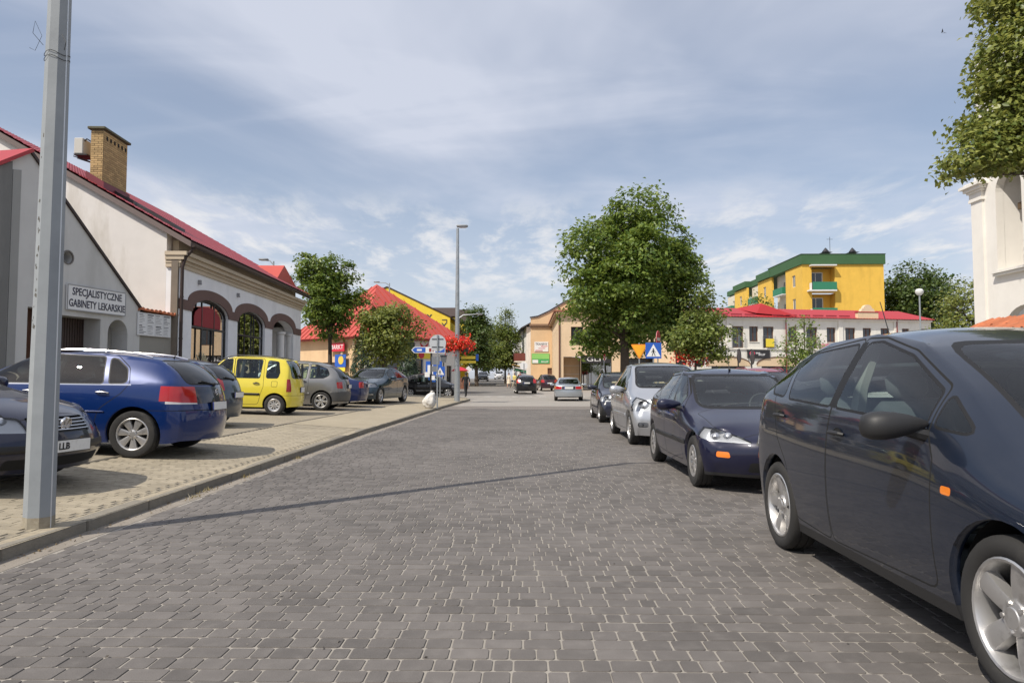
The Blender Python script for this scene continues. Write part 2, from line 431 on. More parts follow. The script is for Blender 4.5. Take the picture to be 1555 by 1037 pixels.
class Cutter:
    def __init__(self, bm):
        self.pad = max(e.calc_length() for e in bm.edges)*1.5; self.bm = bm; self.lay = bm.faces.layers.int.new('region'); self.names = ['body']
    def rid(self, name):
        if name not in self.names: self.names.append(name)
        return self.names.index(name)
    def cut(self, poly, axis, region, side=0, over=('body',), lim=None, nmin=.12):
        """poly in (x,z) for axis 'side', (y,z) for 'front'/'rear', (x,y) for 'top'. Cuts exact edges and labels the faces inside."""
        bm = self.bm; lay = self.lay
        if axis == 'side': P2 = lambda c: (c.x, c.z); D = Vector((0, 1, 0)); lift = lambda u, v: Vector((u, 0, v))
        elif axis == 'top': P2 = lambda c: (c.x, c.y); D = Vector((0, 0, 1)); lift = lambda u, v: Vector((u, v, 0))
        else: P2 = lambda c: (c.y, c.z); D = Vector((1, 0, 0)); lift = lambda u, v: Vector((0, u, v))
        def ok(f):
            n = f.normal; c = f.calc_center_median()
            if axis == 'side': r = n.y*side > nmin and c.y*side > 0
            elif axis == 'front': r = n.x > nmin
            elif axis == 'rear': r = n.x < -nmin
            else: r = n.z > nmin
            return r and (lim is None or lim(c))
        us = [p[0] for p in poly]; vs = [p[1] for p in poly]; b = (min(us), max(us), min(vs), max(vs))
        def bb(f):
            q = [P2(v.co) for v in f.verts]
            return min(p[0] for p in q), max(p[0] for p in q), min(p[1] for p in q), max(p[1] for p in q)
        cand = {}
        pad = self.pad; e0, e1, e2, e3 = b[0]-pad, b[1]+pad, b[2]-pad, b[3]+pad
        for f in bm.faces:
            n = f.normal
            if axis == 'side':
                if n.y*side <= nmin: continue
                c = f.verts[0].co; u, v = c.x, c.z
            elif axis == 'front':
                if n.x <= nmin: continue
                c = f.verts[0].co; u, v = c.y, c.z
            elif axis == 'rear':
                if -n.x <= nmin: continue
                c = f.verts[0].co; u, v = c.y, c.z
            else:
                if n.z <= nmin: continue
                c = f.verts[0].co; u, v = c.x, c.y
            if u < e0 or u > e1 or v < e2 or v > e3: continue
            x = bb(f)
            if x[1] < b[0] or x[0] > b[1] or x[3] < b[2] or x[2] > b[3]: continue
            if ok(f): cand[f] = x
        n = len(poly)
        for i in range(n):
            p = poly[i]; q = poly[(i+1) % n]
            if abs(p[0]-q[0])+abs(p[1]-q[1]) < 1e-6: continue
            x0, x1 = min(p[0], q[0])-1e-5, max(p[0], q[0])+1e-5; y0, y1 = min(p[1], q[1])-1e-5, max(p[1], q[1])+1e-5
            du, dv = q[0]-p[0], q[1]-p[1]; ln = math.hypot(du, dv); du /= ln; dv /= ln
            fs = []
            for f, x in cand.items():
                if x[1] < x0 or x[0] > x1 or x[3] < y0 or x[2] > y1: continue
                lo = hi = 0.0
                for v in f.verts:
                    w = P2(v.co); d = (w[0]-p[0])*dv-(w[1]-p[1])*du
                    if d < lo: lo = d
                    elif d > hi: hi = d
                if lo < -1e-6 and hi > 1e-6: fs.append(f)
            if not fs: continue
            sd = lambda v: (lambda w: (w[0]-p[0])*dv-(w[1]-p[1])*du)(P2(v.co))
            es = {e for f in fs for e in f.edges}
            for e in es:
                v1, v2 = e.verts; d1, d2 = sd(v1), sd(v2)
                if (d1 > 1e-6 and d2 < -1e-6) or (d1 < -1e-6 and d2 > 1e-6): bmesh.utils.edge_split(e, v1, d1/(d1-d2))
            for f in fs:
                on = [v for v in f.verts if abs(sd(v)) < 2e-6]
                g = None
                if len(on) >= 2:
                    a_, b_ = on[0], on[-1]
                    if a_ is not b_ and not any(b_ in e.verts for e in a_.link_edges if f in e.link_faces):
                        try: g, _l = bmesh.utils.face_split(f, a_, b_)
                        except ValueError: g = None
                if g is not None:
                    f.normal_update(); g.normal_update(); g[lay] = f[lay]; g.smooth = True
                    if ok(g): cand[g] = bb(g)
                    if ok(f): cand[f] = bb(f)
                    elif f in cand: del cand[f]
        ids = [self.rid(x) for x in over]; rid = self.rid(region); out = []
        for f in cand:
            if not f.is_valid or f[lay] not in ids: continue
            c = P2(f.calc_center_median())
            if in_poly(c[0], c[1], poly): f[lay] = rid; out.append(f)
        return out
    def faces(self, region):
        if region not in self.names: return []
        i = self.names.index(region); return [f for f in self.bm.faces if f[self.lay] == i]

def wheel_meshes(style, R_, w, far=False):
    key = (style, round(R_, 3), round(w, 3))
    if key in WHEELS: return WHEELS[key]
    rr = R_*{'seat5': .72, 'steel': .63, 'cover': .62}.get(style, .68); hw = w/2
    t = MB(); n = 36 if not far else 22
    prof = [(rr, -hw*.80), (rr+.012, -hw*.92), (rr+(R_-rr)*.5, -hw), (R_-.018, -hw*.93), (R_-.004, -hw*.78), (R_, -hw*.55)]
    if not far:
        for y in (-.28, .28):
            prof += [(R_, hw*(y-.07)), (R_-.008, hw*(y-.05)), (R_-.008, hw*(y+.05)), (R_, hw*(y+.07))]
    prof += [(R_, hw*.55), (R_-.004, hw*.78), (R_-.018, hw*.93), (rr+(R_-rr)*.5, hw), (rr+.012, hw*.92), (rr, hw*.80), (rr-.01, hw*.4), (rr-.01, -hw*.8)]
    t.lathe(prof, n, axis='Y', closed=True)
    tm = t.mesh('tyre', M_rubber, True, 35)
    r = MB(); o = hw*.88                            # outer face towards +Y
    r.lathe([(rr+.004, o-.002), (rr-.004, o+.004), (rr-.014, o), (rr-.022, o-.02), (rr-.034, o-.11), (rr-.03, -o)], n, axis='Y')
    def spokes(k, r0, r1, w0, w1, y0, y1, th=.03, ph=0.0, bulge=.0, split=0.0):
        for i in range(k):
            a = 2*PI*i/k+ph; ca, sa = math.cos(a), math.sin(a); m = 6; vs = []; fs = []
            for j in range(m+1):
                u = j/m; rad = r0+(r1-r0)*u; ww = w0+(w1-w0)*u; yy = y0+(y1-y0)*u+bulge*math.sin(u*PI)
                for (dx, dy) in ((-ww, -th), (-ww*.92, -.004), (-ww*.55, 0), (ww*.55, 0), (ww*.92, -.004), (ww, -th)):
                    off = split*u
                    vs.append((rad*ca-(dx+off)*sa, yy+dy, rad*sa+(dx+off)*ca))
            for j in range(m):
                for q in range(5): fs.append((j*6+q, j*6+q+1, (j+1)*6+q+1, (j+1)*6+q))
            r.add(vs, fs)
    if style == 'seat5':
        spokes(5, .05, rr-.012, .040, .050, o-.032, o-.012, .05, PI/2, .006)
        hub = .075
    elif style == 'multi7':                         # seven broad blades
        spokes(7, .05, rr-.012, .026, .060, o-.020, o-.012, .03, PI/2); hub = .07
    elif style == 'five':
        spokes(5, .05, rr-.012, .036, .052, o-.030, o-.014, .04, PI/2, .006); hub = .065
    elif style == 'six':
        spokes(6, .05, rr-.012, .030, .050, o-.026, o-.014, .04, PI/6, .004); hub = .065
    elif style == 'ten':
        spokes(5, .05, rr-.012, .018, .018, o-.03, o-.012, .03, PI/2, .004, .035); spokes(5, .05, rr-.012, .018, .018, o-.03, o-.012, .03, PI/2, .004, -.035); hub = .065
    elif style == 'cover':                          # plastic wheel trim with slots
        spokes(9, .045, rr-.03, .013, .030, o-.008, o-.006, .02, PI/2)
        r.lathe([(rr-.05, o-.008), (rr-.03, o-.002), (rr-.004, o+.002)], n, axis='Y'); hub = rr*.42
    elif style == 'steel':
        spokes(8, .06, rr-.02, .030, .035, o-.030, o-.05, .02, 0); hub = .10
        r.lathe([(.10, o-.03), (.13, o-.03), (.15, o-.045)], n, axis='Y')
        r.lathe([(rr*.80, o-.05), (rr*.9, o-.052), (rr-.012, o-.03)], n, axis='Y')
    r.lathe([(hub, o-.034), (hub-.006, o-.020), (hub*.6, o-.014), (hub*.55, o-.010), (0.001, o-.009)], 20, axis='Y')
    if not far:
        for i in range(5):
            a = 2*PI*i/5+PI/2+PI/5; cx, cz = math.cos(a)*hub*.8, math.sin(a)*hub*.8
            r.lathe([(.012, o-.03), (.012, o-.010), (.001, o-.008)], 6, c=(cx, 0, cz), axis='Y')
    rm = r.mesh('rim', {'steel': M_steelrim, 'seat5': M_alloy}.get(style, M_alloy), True, 32)
    d = MB(); d.lathe([(rr*.78, o-.10), (rr*.78, o-.09), (.05, o-.088)], 24, axis='Y'); d.lathe([(rr-.02, o-.125), (.001, o-.125)], 20, axis='Y')  # brake disc, plus an added dark backing sheet as shade between the spokes
    dm = d.mesh('disc_and_shade_backing', M_disc, True, 30)
    WHEELS[key] = (tm, rm, dm)
    return WHEELS[key]
WHEELS = {}

def make_car(P, name, label, cat, loc, rz, pitch=0.0, roll=0.0, group=None, steer=0.0):
    root = thing(name, label, cat, (0, 0, 0), 0, group)
    bm = car_shell(P, P.get('levels', 2)); K = Cutter(bm)
    L, W, H = P['L'], P['W'], P['H']; hw = W/2; X = lambda s: L/2-s
    wr = P['wr']; wf, wb = P['wheels']; far = P.get('far', False)
    sides = (-1, 1)
    sx = lambda pts: [(X(s), z) for s, z in pts]
    # wheel arches
    ar = wr+P.get('arch', .05); zc = wr
    for sg in sides:
        for s in (wf, wb):
            c = circle_poly(X(s), zc+.01, ar, 32 if not far else 20)
            if P.get('arch_trim'): K.cut(circle_poly(X(s), zc+.01, ar+.05, 32), 'side', 'arch_trim', sg, nmin=-.2)
            K.cut(c, 'side', 'hole', sg, over=('body', 'arch_trim'), nmin=-.2)
    hole = K.faces('hole')
    bmesh.ops.delete(bm, geom=hole, context='FACES')
    # features: (region, axis, polygon, radius, options)
    for ft in P['cuts']:
        region, axis, poly, rad = ft[:4]; op = ft[4] if len(ft) > 4 else {}
        frame_w = op.get('frame', 0); over = op.get('over', ('body',))
        if op.get('smin') is not None or op.get('smax') is not None or op.get('ymin'):
            lo, hi, ym = op.get('smin', -9), op.get('smax', 99), op.get('ymin', 0); lim = lambda c, lo=lo, hi=hi, ym=ym: lo <= L/2-c.x <= hi and abs(c.y) >= ym
        elif axis == 'front': lim = lambda c: L/2-c.x < .62
        elif axis == 'rear': lim = lambda c: L/2-c.x > L-.62
        else: lim = None
        nm = op.get('nmin', .12)
        if axis == 'wrap':      # a lamp that runs round a corner: poly on the side (s, z) plus the same heights on the end
            pp = fillet(sx(poly), rad)
            for sg in sides: K.cut(pp, 'side', region, sg, over, lim, nm)
        elif axis == 'side':
            pp = fillet(sx(poly), rad)
            for sg in op.get('sides', sides):
                if frame_w: K.cut(inset_poly(pp, -frame_w), 'side', op.get('fname', 'window_frame'), sg, over, lim, nm); K.cut(pp, 'side', region, sg, over+(op.get('fname', 'window_frame'),), lim, nm)
                else: K.cut(pp, 'side', region, sg, over, lim, nm)
        elif axis == 'seam':
            pp = fillet(sx(poly), rad); g = op.get('gap', .005)
            for sg in sides:
                K.cut(inset_poly(pp, -g), 'side', 'gap', sg, ('body',), None, -.1)
                K.cut(inset_poly(pp, g), 'side', region, sg, ('gap',), None, -.1)
        elif axis in ('front', 'rear'):
            polys = [poly]
            if op.get('mirror'): polys.append([(-a, b) for a, b in poly][::-1])
            for q in polys:
                pp = fillet(q, rad)
                if frame_w: K.cut(inset_poly(pp, -frame_w), axis, op.get('fname', 'window_frame'), 0, over, lim, nm); K.cut(pp, axis, region, 0, over+(op.get('fname', 'window_frame'),), lim, nm)
                else: K.cut(pp, axis, region, 0, over, lim, nm)
        elif axis == 'top':
            polys = [[(X(a), b) for a, b in poly]]
            if op.get('mirror'): polys.append([(X(a), -b) for a, b in poly][::-1])
            for q in polys:
                pp = fillet(q, rad)
                if op.get('seam'):
                    K.cut(inset_poly(pp, -.004), axis, 'gap', 0, ('body',), lim, nm); K.cut(inset_poly(pp, .004), axis, region, 0, ('gap',), lim, nm)
                else: K.cut(pp, axis, region, 0, over, lim, nm)
    # offsets of some regions along their normals
    offs = dict(P.get('offset', {})); offs.setdefault('gap', -.006)
    bm.normal_update()
    # fender lips: pull the edge of the wheel openings inwards
    es = [e for e in bm.edges if e.is_boundary and e.verts[0].co.z > .12 and all(any(abs(math.hypot(v.co.x-X(s), v.co.z-zc-.01)-ar) < .012 for s in (wf, wb)) for v in e.verts)]
    pre = {v: v.normal.copy() for v in bm.verts}
    r = bmesh.ops.extrude_edge_only(bm, edges=es)
    for v in [g for g in r['geom'] if isinstance(g, bmesh.types.BMVert)]: v.co.y -= math.copysign(.05, v.co.y)
    for g in r['geom']:
        if isinstance(g, bmesh.types.BMFace): g.smooth = True
    mats = {'body': P['paint'], 'gap': M_gap, 'window': P.get('glass', M_glass), 'rear_window': P.get('glass_rear', P.get('glass', M_glass)), 'windshield': P.get('glass_f', M_glass_cl),
            'window_frame': M_trim, 'door': P['paint'], 'rear_door': P['paint'], 'tailgate': P['paint'], 'bonnet': P['paint'], 'grille': M_black, 'bumper_trim': M_black,
            'headlight': M_lampcov, 'tail_light': M_red, 'indicator': M_orange, 'reverse_light': M_clearlens, 'moulding': P.get('trim', M_black), 'arch_trim': P.get('trim', M_black),
            'lower_bumper': P.get('trim', M_black), 'rear_window_dark': M_glass_dk, 'fog_light': M_lampcov, 'chrome_strip': M_chrome, 'fuel_flap': P['paint'], 'bumper': P['paint'], 'light_band': M_clearlens,
            'rear_quarter_window': M_glass_dk, 'black_pillar': M_trim, 'roof_panel': P['paint'], 'cowl_panel': M_black, 'intake': M_gap}
    mats.update(P.get('mats', {}))
    single = {'gap', 'body'}
    for f in bm.faces: f.smooth = True
    lay = K.lay; groups = {}
    bm.normal_update()
    symm = {'window', 'headlight', 'tail_light', 'indicator', 'reverse_light', 'door', 'rear_door', 'fog_light', 'window_frame', 'moulding', 'arch_trim', 'fuel_flap', 'rear_quarter_window', 'light_band', 'black_pillar', 'chrome_strip'}
    for f in bm.faces:
        nm = K.names[f[lay]]
        if nm in single: key = ('body', 0)
        elif nm in symm:
            c = f.calc_center_median(); key = (nm, 1 if c.y > 0 else -1)
            if nm in ('window', 'window_frame'): key = (nm, key[1], 0)
        else: key = (nm, 0)
        groups.setdefault(key, []).append(f)
    vn = {v: pre.get(v, v.normal).copy() for v in bm.verts}
    created = {}
    for key, fs in groups.items():
        nm = key[0]
        # separate loose pieces of windows into objects of their own
        sets = [fs]
        if nm in ('window', 'door', 'rear_door', 'tail_light', 'headlight', 'fog_light', 'intake', 'indicator'):
            left = set(fs); sets = []
            while left:
                st = [left.pop()]; cur = []
                while st:
                    f = st.pop(); cur.append(f)
                    for e in f.edges:
                        for g in e.link_faces:
                            if g in left: left.discard(g); st.append(g)
                sets.append(cur)
            sets = [q for q in sets if len(q) > 1 or nm not in ('window',)]
        for fs2 in sets:
            idx = {}; vs = []; fl = []; mi = []; nl = []
            od = offs.get(nm, 0.0)
            for f in fs2:
                t = []
                for v in f.verts:
                    if v not in idx:
                        idx[v] = len(vs); d = od
                        p = v.co+vn[v]*d; vs.append(tuple(p)); nl.append(vn[v])
                    t.append(idx[v])
                fl.append(tuple(t)); mi.append(1 if (nm == 'body' or key[0] == 'body') and K.names[f[lay]] == 'gap' else 0)
            me = bpy.data.meshes.new(nm); me.from_pydata(vs, [], fl); me.materials.append(mats[nm])
            if key[0] == 'body': me.materials.append(M_gap)
            me.polygons.foreach_set('material_index', mi); me.polygons.foreach_set('use_smooth', [True]*len(fl)); me.update()
            me.normals_split_custom_set_from_vertices([tuple(x) for x in nl])
            o = link(nm, me, root); created.setdefault(nm, []).append(o)
            if od > 0.004:      # give raised trims a thickness
                md = o.modifiers.new('solid', 'SOLIDIFY'); md.thickness = od; md.offset = -1
            if nm in ('headlight', 'fog_light') and not far:
                inner = bpy.data.meshes.new('reflector'); cvec = sum((Vector(p) for p in vs), Vector())/len(vs)
                iv = []
                for p, q in zip(vs, nl):
                    p = Vector(p); pp = cvec+(p-cvec)*.99-q*.026; iv.append(tuple(pp))
                inner.from_pydata(iv, [], fl); inner.materials.append(M_refl); inner.polygons.foreach_set('use_smooth', [True]*len(fl)); inner.update()
                link('reflector', inner, o)
                ys = [p[1] for p in vs]; zs = [p[2] for p in vs]; rad = min(max(ys)-min(ys), max(zs)-min(zs))*.34
                nav = sum(nl, Vector()).normalized()
                lb = MB(); m_ = frame(cvec-nav*.022, nav.cross(Vector((0,0,1))).normalized(), Vector((0,0,1)))
                offs_ = P.get('lamp_spots', [(-.5, 0), (.45, 0)])
                for (a, b) in offs_:
                    span = (max(ys)-min(ys))*.5
                    pr = [(rad, .018), (rad*.85, .006), (rad*.5, -.012), (.012, -.02), (.012, .004), (.001, .006)]
                    st = len(lb.v); lb.lathe(pr, 18, axis='Z')
                    for i in range(st, len(lb.v)): 
                        q = Vector(lb.v[i]); q.x += a*span; q.y += b*rad; lb.v[i] = tuple(m_ @ q)
                lb.build('lamp_bowl', M_bowl, o, True, 50)
    # thin joins so that doors read as panels: nothing more to do
    bm_top = None
    # wheels
    w = P.get('tw', .195); ww = P.get('track', hw-.02)-w/2
    tm, rm, dm = wheel_meshes(P.get('rim', 'five'), wr, w, far)
    for s in (wf, wb):
        for sg in sides:
            we = bpy.data.objects.new('wheel', None); COL.objects.link(we); we.parent = root; we.location = (X(s), sg*ww, wr); we.empty_display_size = .1
            a = random.random()*6.28
            st = steer if s == wf else 0
            we.rotation_euler = (0, a, (0 if sg > 0 else PI)+st)
            link('tyre', tm, we); link('rim', rm, we)
            if not far: link('disc_and_shade_backing', dm, we)
    # dark underbody and wheel houses
    ub = MB()
    xs = [v.co.x for v in bm.verts]
    segs = [(X(.42), X(wf)+ar+.02, .66), (X(wf)-ar-.02, X(wb)+ar+.02, .84), (X(wb)-ar-.02, X(L-.30), .66)]
    for a, b, kw in segs: ub.box(((a+b)/2, 0, .245), (abs(a-b), W*kw, .05))
    ub.box(((X(wf)+X(wb))/2, 0, .27), (abs(X(wf)-X(wb))+2*ar, W*.50, .10))
    for s in (wf, wb):
        n = 14; vs = []; fs = []
        for sg in sides:
            o0 = len(vs)
            for k in range(n+1):
                a = PI*k/n*1.16-.25
                x = X(s)+math.cos(a)*(ar+.012); z = zc+.01+math.sin(a)*(ar+.012)
                vs += [(x, sg*(hw*.93-.03), z), (x, sg*(hw*.50), z)]
            for k in range(n): fs.append((o0+2*k, o0+2*k+1, o0+2*k+3, o0+2*k+2))
            fs.append(tuple(o0+2*k+1 for k in range(n+1)))
        ub.add(vs, fs)
    ub.build('underbody', M_under, root)
    # interior
    if P.get('interior', True):
        fx, bx = P['seats']; zs = P.get('seat_z', .50); so = hw*.43
        it = MB(); it.box(((X(P['cabin'][0][0])+X(L-.35))/2, 0, .33), (abs(X(P['cabin'][0][0])-X(L-.35)), W*.80, .06)); it.build('cabin_floor', M_inter2, root)
        for (sxx, ys) in [(fx, (-so, so)), (bx, None)]:
            for yy in (ys or (0,)):
                ww_ = .50 if ys else W*.70
                q = MB(); x = X(sxx)
                q.cbox((x, yy, zs-.05), (.50, ww_, .16), .05)
                Mr = Matrix.Rotation(R(-17), 3, 'Y')
                q.cbox((x-.30, yy, zs+.27), (.15, ww_*.96, .60), .06, Mr)
                hs = (yy,) if ys else (-.42, .42)
                for hy in hs: q.cbox((x-.42, hy, zs+.66), (.10, .26, .17), .045, Mr); q.tube([(x-.40, hy-.06, zs+.5), (x-.42, hy-.06, zs+.62)], .008, 5); q.tube([(x-.40, hy+.06, zs+.5), (x-.42, hy+.06, zs+.62)], .008, 5)
                q.build('seat' if ys else 'rear_seat', M_inter, root, True, 45)
        cs, cz = P['cabin'][0][0], P['cabin'][0][1]
        cb = P['cabin']; hl = MB(); a, b = cb[2][0]+.12, cb[-3][0]-.05
        hl.box(((X(a)+X(b))/2, 0, min(cb[2][1], cb[-3][1])-.075), (abs(X(a)-X(b)), W*.56, .02)); hl.build('headliner', M_inter3, root)
        for sg in sides:
            pt = MB(); s0 = P.get('bpillar', fx+.42); pt.tube([(X(s0), sg*hw*.80, cz-.05), (X(s0+.02), sg*hw*.74, cz+.22), (X(s0+.03), sg*hw*.63, H-.13)], [.055, .045, .04], 6); pt.build('pillar_trim', M_inter3, root, True)
        d = MB(); d.cbox((X(cs+.42), 0, cz-.17), (.55, W*.80, .26), .08); d.build('dashboard', M_inter2, root, True, 50)
        sw = MB(); ring = []; sy = so*(1)
        swc = Vector((X(cs+.80), sy, cz-.02)); Mr = Matrix.Rotation(R(66), 3, 'Y')
        for k in range(21):
            a = 2*PI*k/20; ring.append(swc+Mr @ Vector((math.cos(a)*.185, math.sin(a)*.185, 0)))
        sw.tube(ring, .016, 6, cap=False); sw.box(swc, (.12, .10, .03), Mr); sw.box(swc, (.03, .34, .015), Mr)
        sw.build('steering_wheel', M_black, root, True, 60)
        mr = MB(); rs, rzz = P['cabin'][2][0], P['cabin'][2][1]
        mr.cbox((X(rs+.06), 0, rzz-.17), (.03, .23, .065), .012); mr.tube([(X(rs+.05), 0, rzz-.15), (X(rs+.07), 0, rzz-.075)], .01, 5)
        mr.build('interior_mirror', M_black, root, True, 50)
    # door mirrors
    if P.get('mirror'):
        s, z, col = P['mirror'][:3]; kx = P['mirror'][3] if len(P['mirror']) > 3 else 1.0
        for sg in sides:
            q = MB(); pts = []
            # rounded shell: rings across the width of the mirror
            n = 14; my = hw*.93
            for j, (u, sc) in enumerate([(-.04, .20), (.0, .45), (.05, .70), (.11, .90), (.165, 1.0), (.215, .96), (.25, .76), (.265, .32)]):
                for k in range(n):
                    a = 2*PI*k/n; ca, sa = math.cos(a), math.sin(a)
                    dx = .085*math.copysign(abs(ca)**.75, ca)*sc*(1 if ca > 0 else .55); dz = .082*math.copysign(abs(sa)**.8, sa)*sc*kx
                    pts.append((X(s)+dx-.03*u/.25, sg*(my+.045+u), z+.045+dz-.012*(u/.25)))
            fs = [(j*n+k, j*n+(k+1)%n, (j+1)*n+(k+1)%n, (j+1)*n+k) for j in range(7) for k in range(n)]
            fs += [tuple(range(n)), tuple(range(7*n, 8*n))]
            if sg < 0: fs = [f[::-1] for f in fs]
            q.add(pts, fs); o = q.build('door_mirror', col, root, True, 60)
            g = MB(); g.lathe([(.001, 0), (.5, 0), (.5, .1)], 20)
            g.v = [(X(s)-.053-.004*abs(b), sg*(my+.045+.128)+a*.19, z+.045+b*.125*kx) for a, b, c in g.v]; g.build('mirror_glass', M_chrome, o)
            st = MB(); st.tube([(X(s)+.01, sg*(my-.03), z-.02), (X(s), sg*(my+.10), z+.015)], [.035, .03], 8); st.build('mirror_arm', M_black, o, True)
    # door handles: (s, z, material, y)
    for (s, z, m) in P.get('handles', []):
        for sg in sides:
            y = surf_y(bm, X(s), z, sg)
            if y is None: continue
            hb = MB(); hb.lathe([(.001, -.001), (.052, -.001), (.06, .001)], 16); hb.v = [(X(s)+a*1.05, y+sg*(.0015+c), z+b*.6) for a, b, c in hb.v]
            if not far:
                oo = hb.build('handle_recess', M_gap, root)
            q = MB(); q.tube([(X(s-.085), y+sg*.004, z), (X(s-.07), y+sg*.024, z+.004), (X(s), y+sg*.032, z+.006), (X(s+.07), y+sg*.024, z+.004), (X(s+.085), y+sg*.004, z)], [.010, .013, .014, .013, .010], 8)
            q.build('door_handle', m, root, True)
    for fn in P.get('extra', []): fn(P, root, bm)
    bm.free()
    root.location = loc
    root.rotation_euler = Matrix.Rotation(rz, 3, 'Z').to_euler() if not (pitch or roll) else (Matrix.Rotation(rz, 3, 'Z') @ Matrix.Rotation(pitch, 3, 'Y') @ Matrix.Rotation(roll, 3, 'X')).to_euler()
    return root
def surf_y(bm, x, z, sg):
    """outermost side surface at (x, z)"""
    best = None
    for f in bm.faces:
        if f.normal.y*sg < .2: continue
        q = [(v.co.x, v.co.z) for v in f.verts]
        if min(p[0] for p in q) > x or max(p[0] for p in q) < x or min(p[1] for p in q) > z or max(p[1] for p in q) < z: continue
        if in_poly(x, z, q):
            y = sum(v.co.y for v in f.verts)/len(f.verts)
            n = f.normal; c = f.calc_center_median(); y = c.y-((x-c.x)*n.x+(z-c.z)*n.z)/n.y
            if best is None or y*sg > best*sg: best = y
    return best
def surf_x(bm, y, z, sg):
    best = None
    for f in bm.faces:
        if f.normal.x*sg < .15: continue
        q = [(v.co.y, v.co.z) for v in f.verts]
        if min(p[0] for p in q) > y or max(p[0] for p in q) < y or min(p[1] for p in q) > z or max(p[1] for p in q) < z: continue
        if in_poly(y, z, q):
            n = f.normal; c = f.calc_center_median(); x = c.x-((y-c.y)*n.y+(z-c.z)*n.z)/n.x
            if best is None or x*sg > best*sg: best = x
    return best
def plate(P, root, bm, z, end, txt='', w=.52, h=.114, tilt=0.0, y=0.0, frame_m=None):
    """registration plate on the nose (end=1) or tail (end=-1)"""
    x = surf_x(bm, y, z, end)
    if x is None: x = end*P['L']/2
    x += end*.012
    fr = frame((x, y, z), (0, end, 0), (0, 0, 1))
    if tilt: fr = fr @ Matrix.Rotation(tilt, 4, 'X')
    q = MB(); q.mat(1).box((0, 0, -.004), (w+.016, h+.016, .014)); q.mat(0).box((0, 0, .004), (w, h, .004)); q.mat(2).box((-w/2+.02, 0, .0045), (.04, h, .004))
    q.v = [tuple(fr @ Vector(p)) for p in q.v]
    o = q.build('number_plate', [M_plate, M_black, M_plateblue], root)
    if txt: put_text(txt, h*.82, M_ink, o, fr @ Matrix.Translation((.02-w/2*.45, -.002, .0075)), bold=.002)
    return o
# ---------------------------------------------------------------- the car shapes
def std_tail(L, zs, xs, ye=.84, ds=.16):
    return [(L-x, z, ye, ds) for z, x in zip(zs, xs)]
PAINT_ANTH = paint('paint_blue_grey', (.011,.017,.033), .25, rough=.30)
PAINT_NAVY = paint('paint_navy', (.006,.007,.028), .12)
PAINT_SILVER = paint('paint_silver', (.50,.51,.53), .75, rough=.33)
PAINT_BLACK = paint('paint_black', (.010,.010,.012), .0)
PAINT_BLUE = paint('paint_cobalt', (.003,.022,.118), .12, rough=.3)
PAINT_NIGHT = paint('paint_night_blue', (.008,.010,.030), .1)
PAINT_STEEL = paint('paint_steel_blue', (.06,.075,.095), .4)
PAINT_YELLOW = paint('paint_yellow', (.70,.58,.055), .0)
PAINT_GREY = paint('paint_warm_grey', (.25,.245,.24), .65)
PAINT_DKBLUE = paint('paint_dark_blue', (.010,.020,.085), .2)
PAINT_TEAL = paint('paint_petrol', (.020,.042,.065), .4)
PAINT_RED = paint('paint_red', (.26,.012,.025), .1)
PAINT_LSILVER = paint('paint_light_silver', (.42,.46,.50), .7)
PAINT_WHITE = paint('paint_white', (.6,.6,.6), .0)

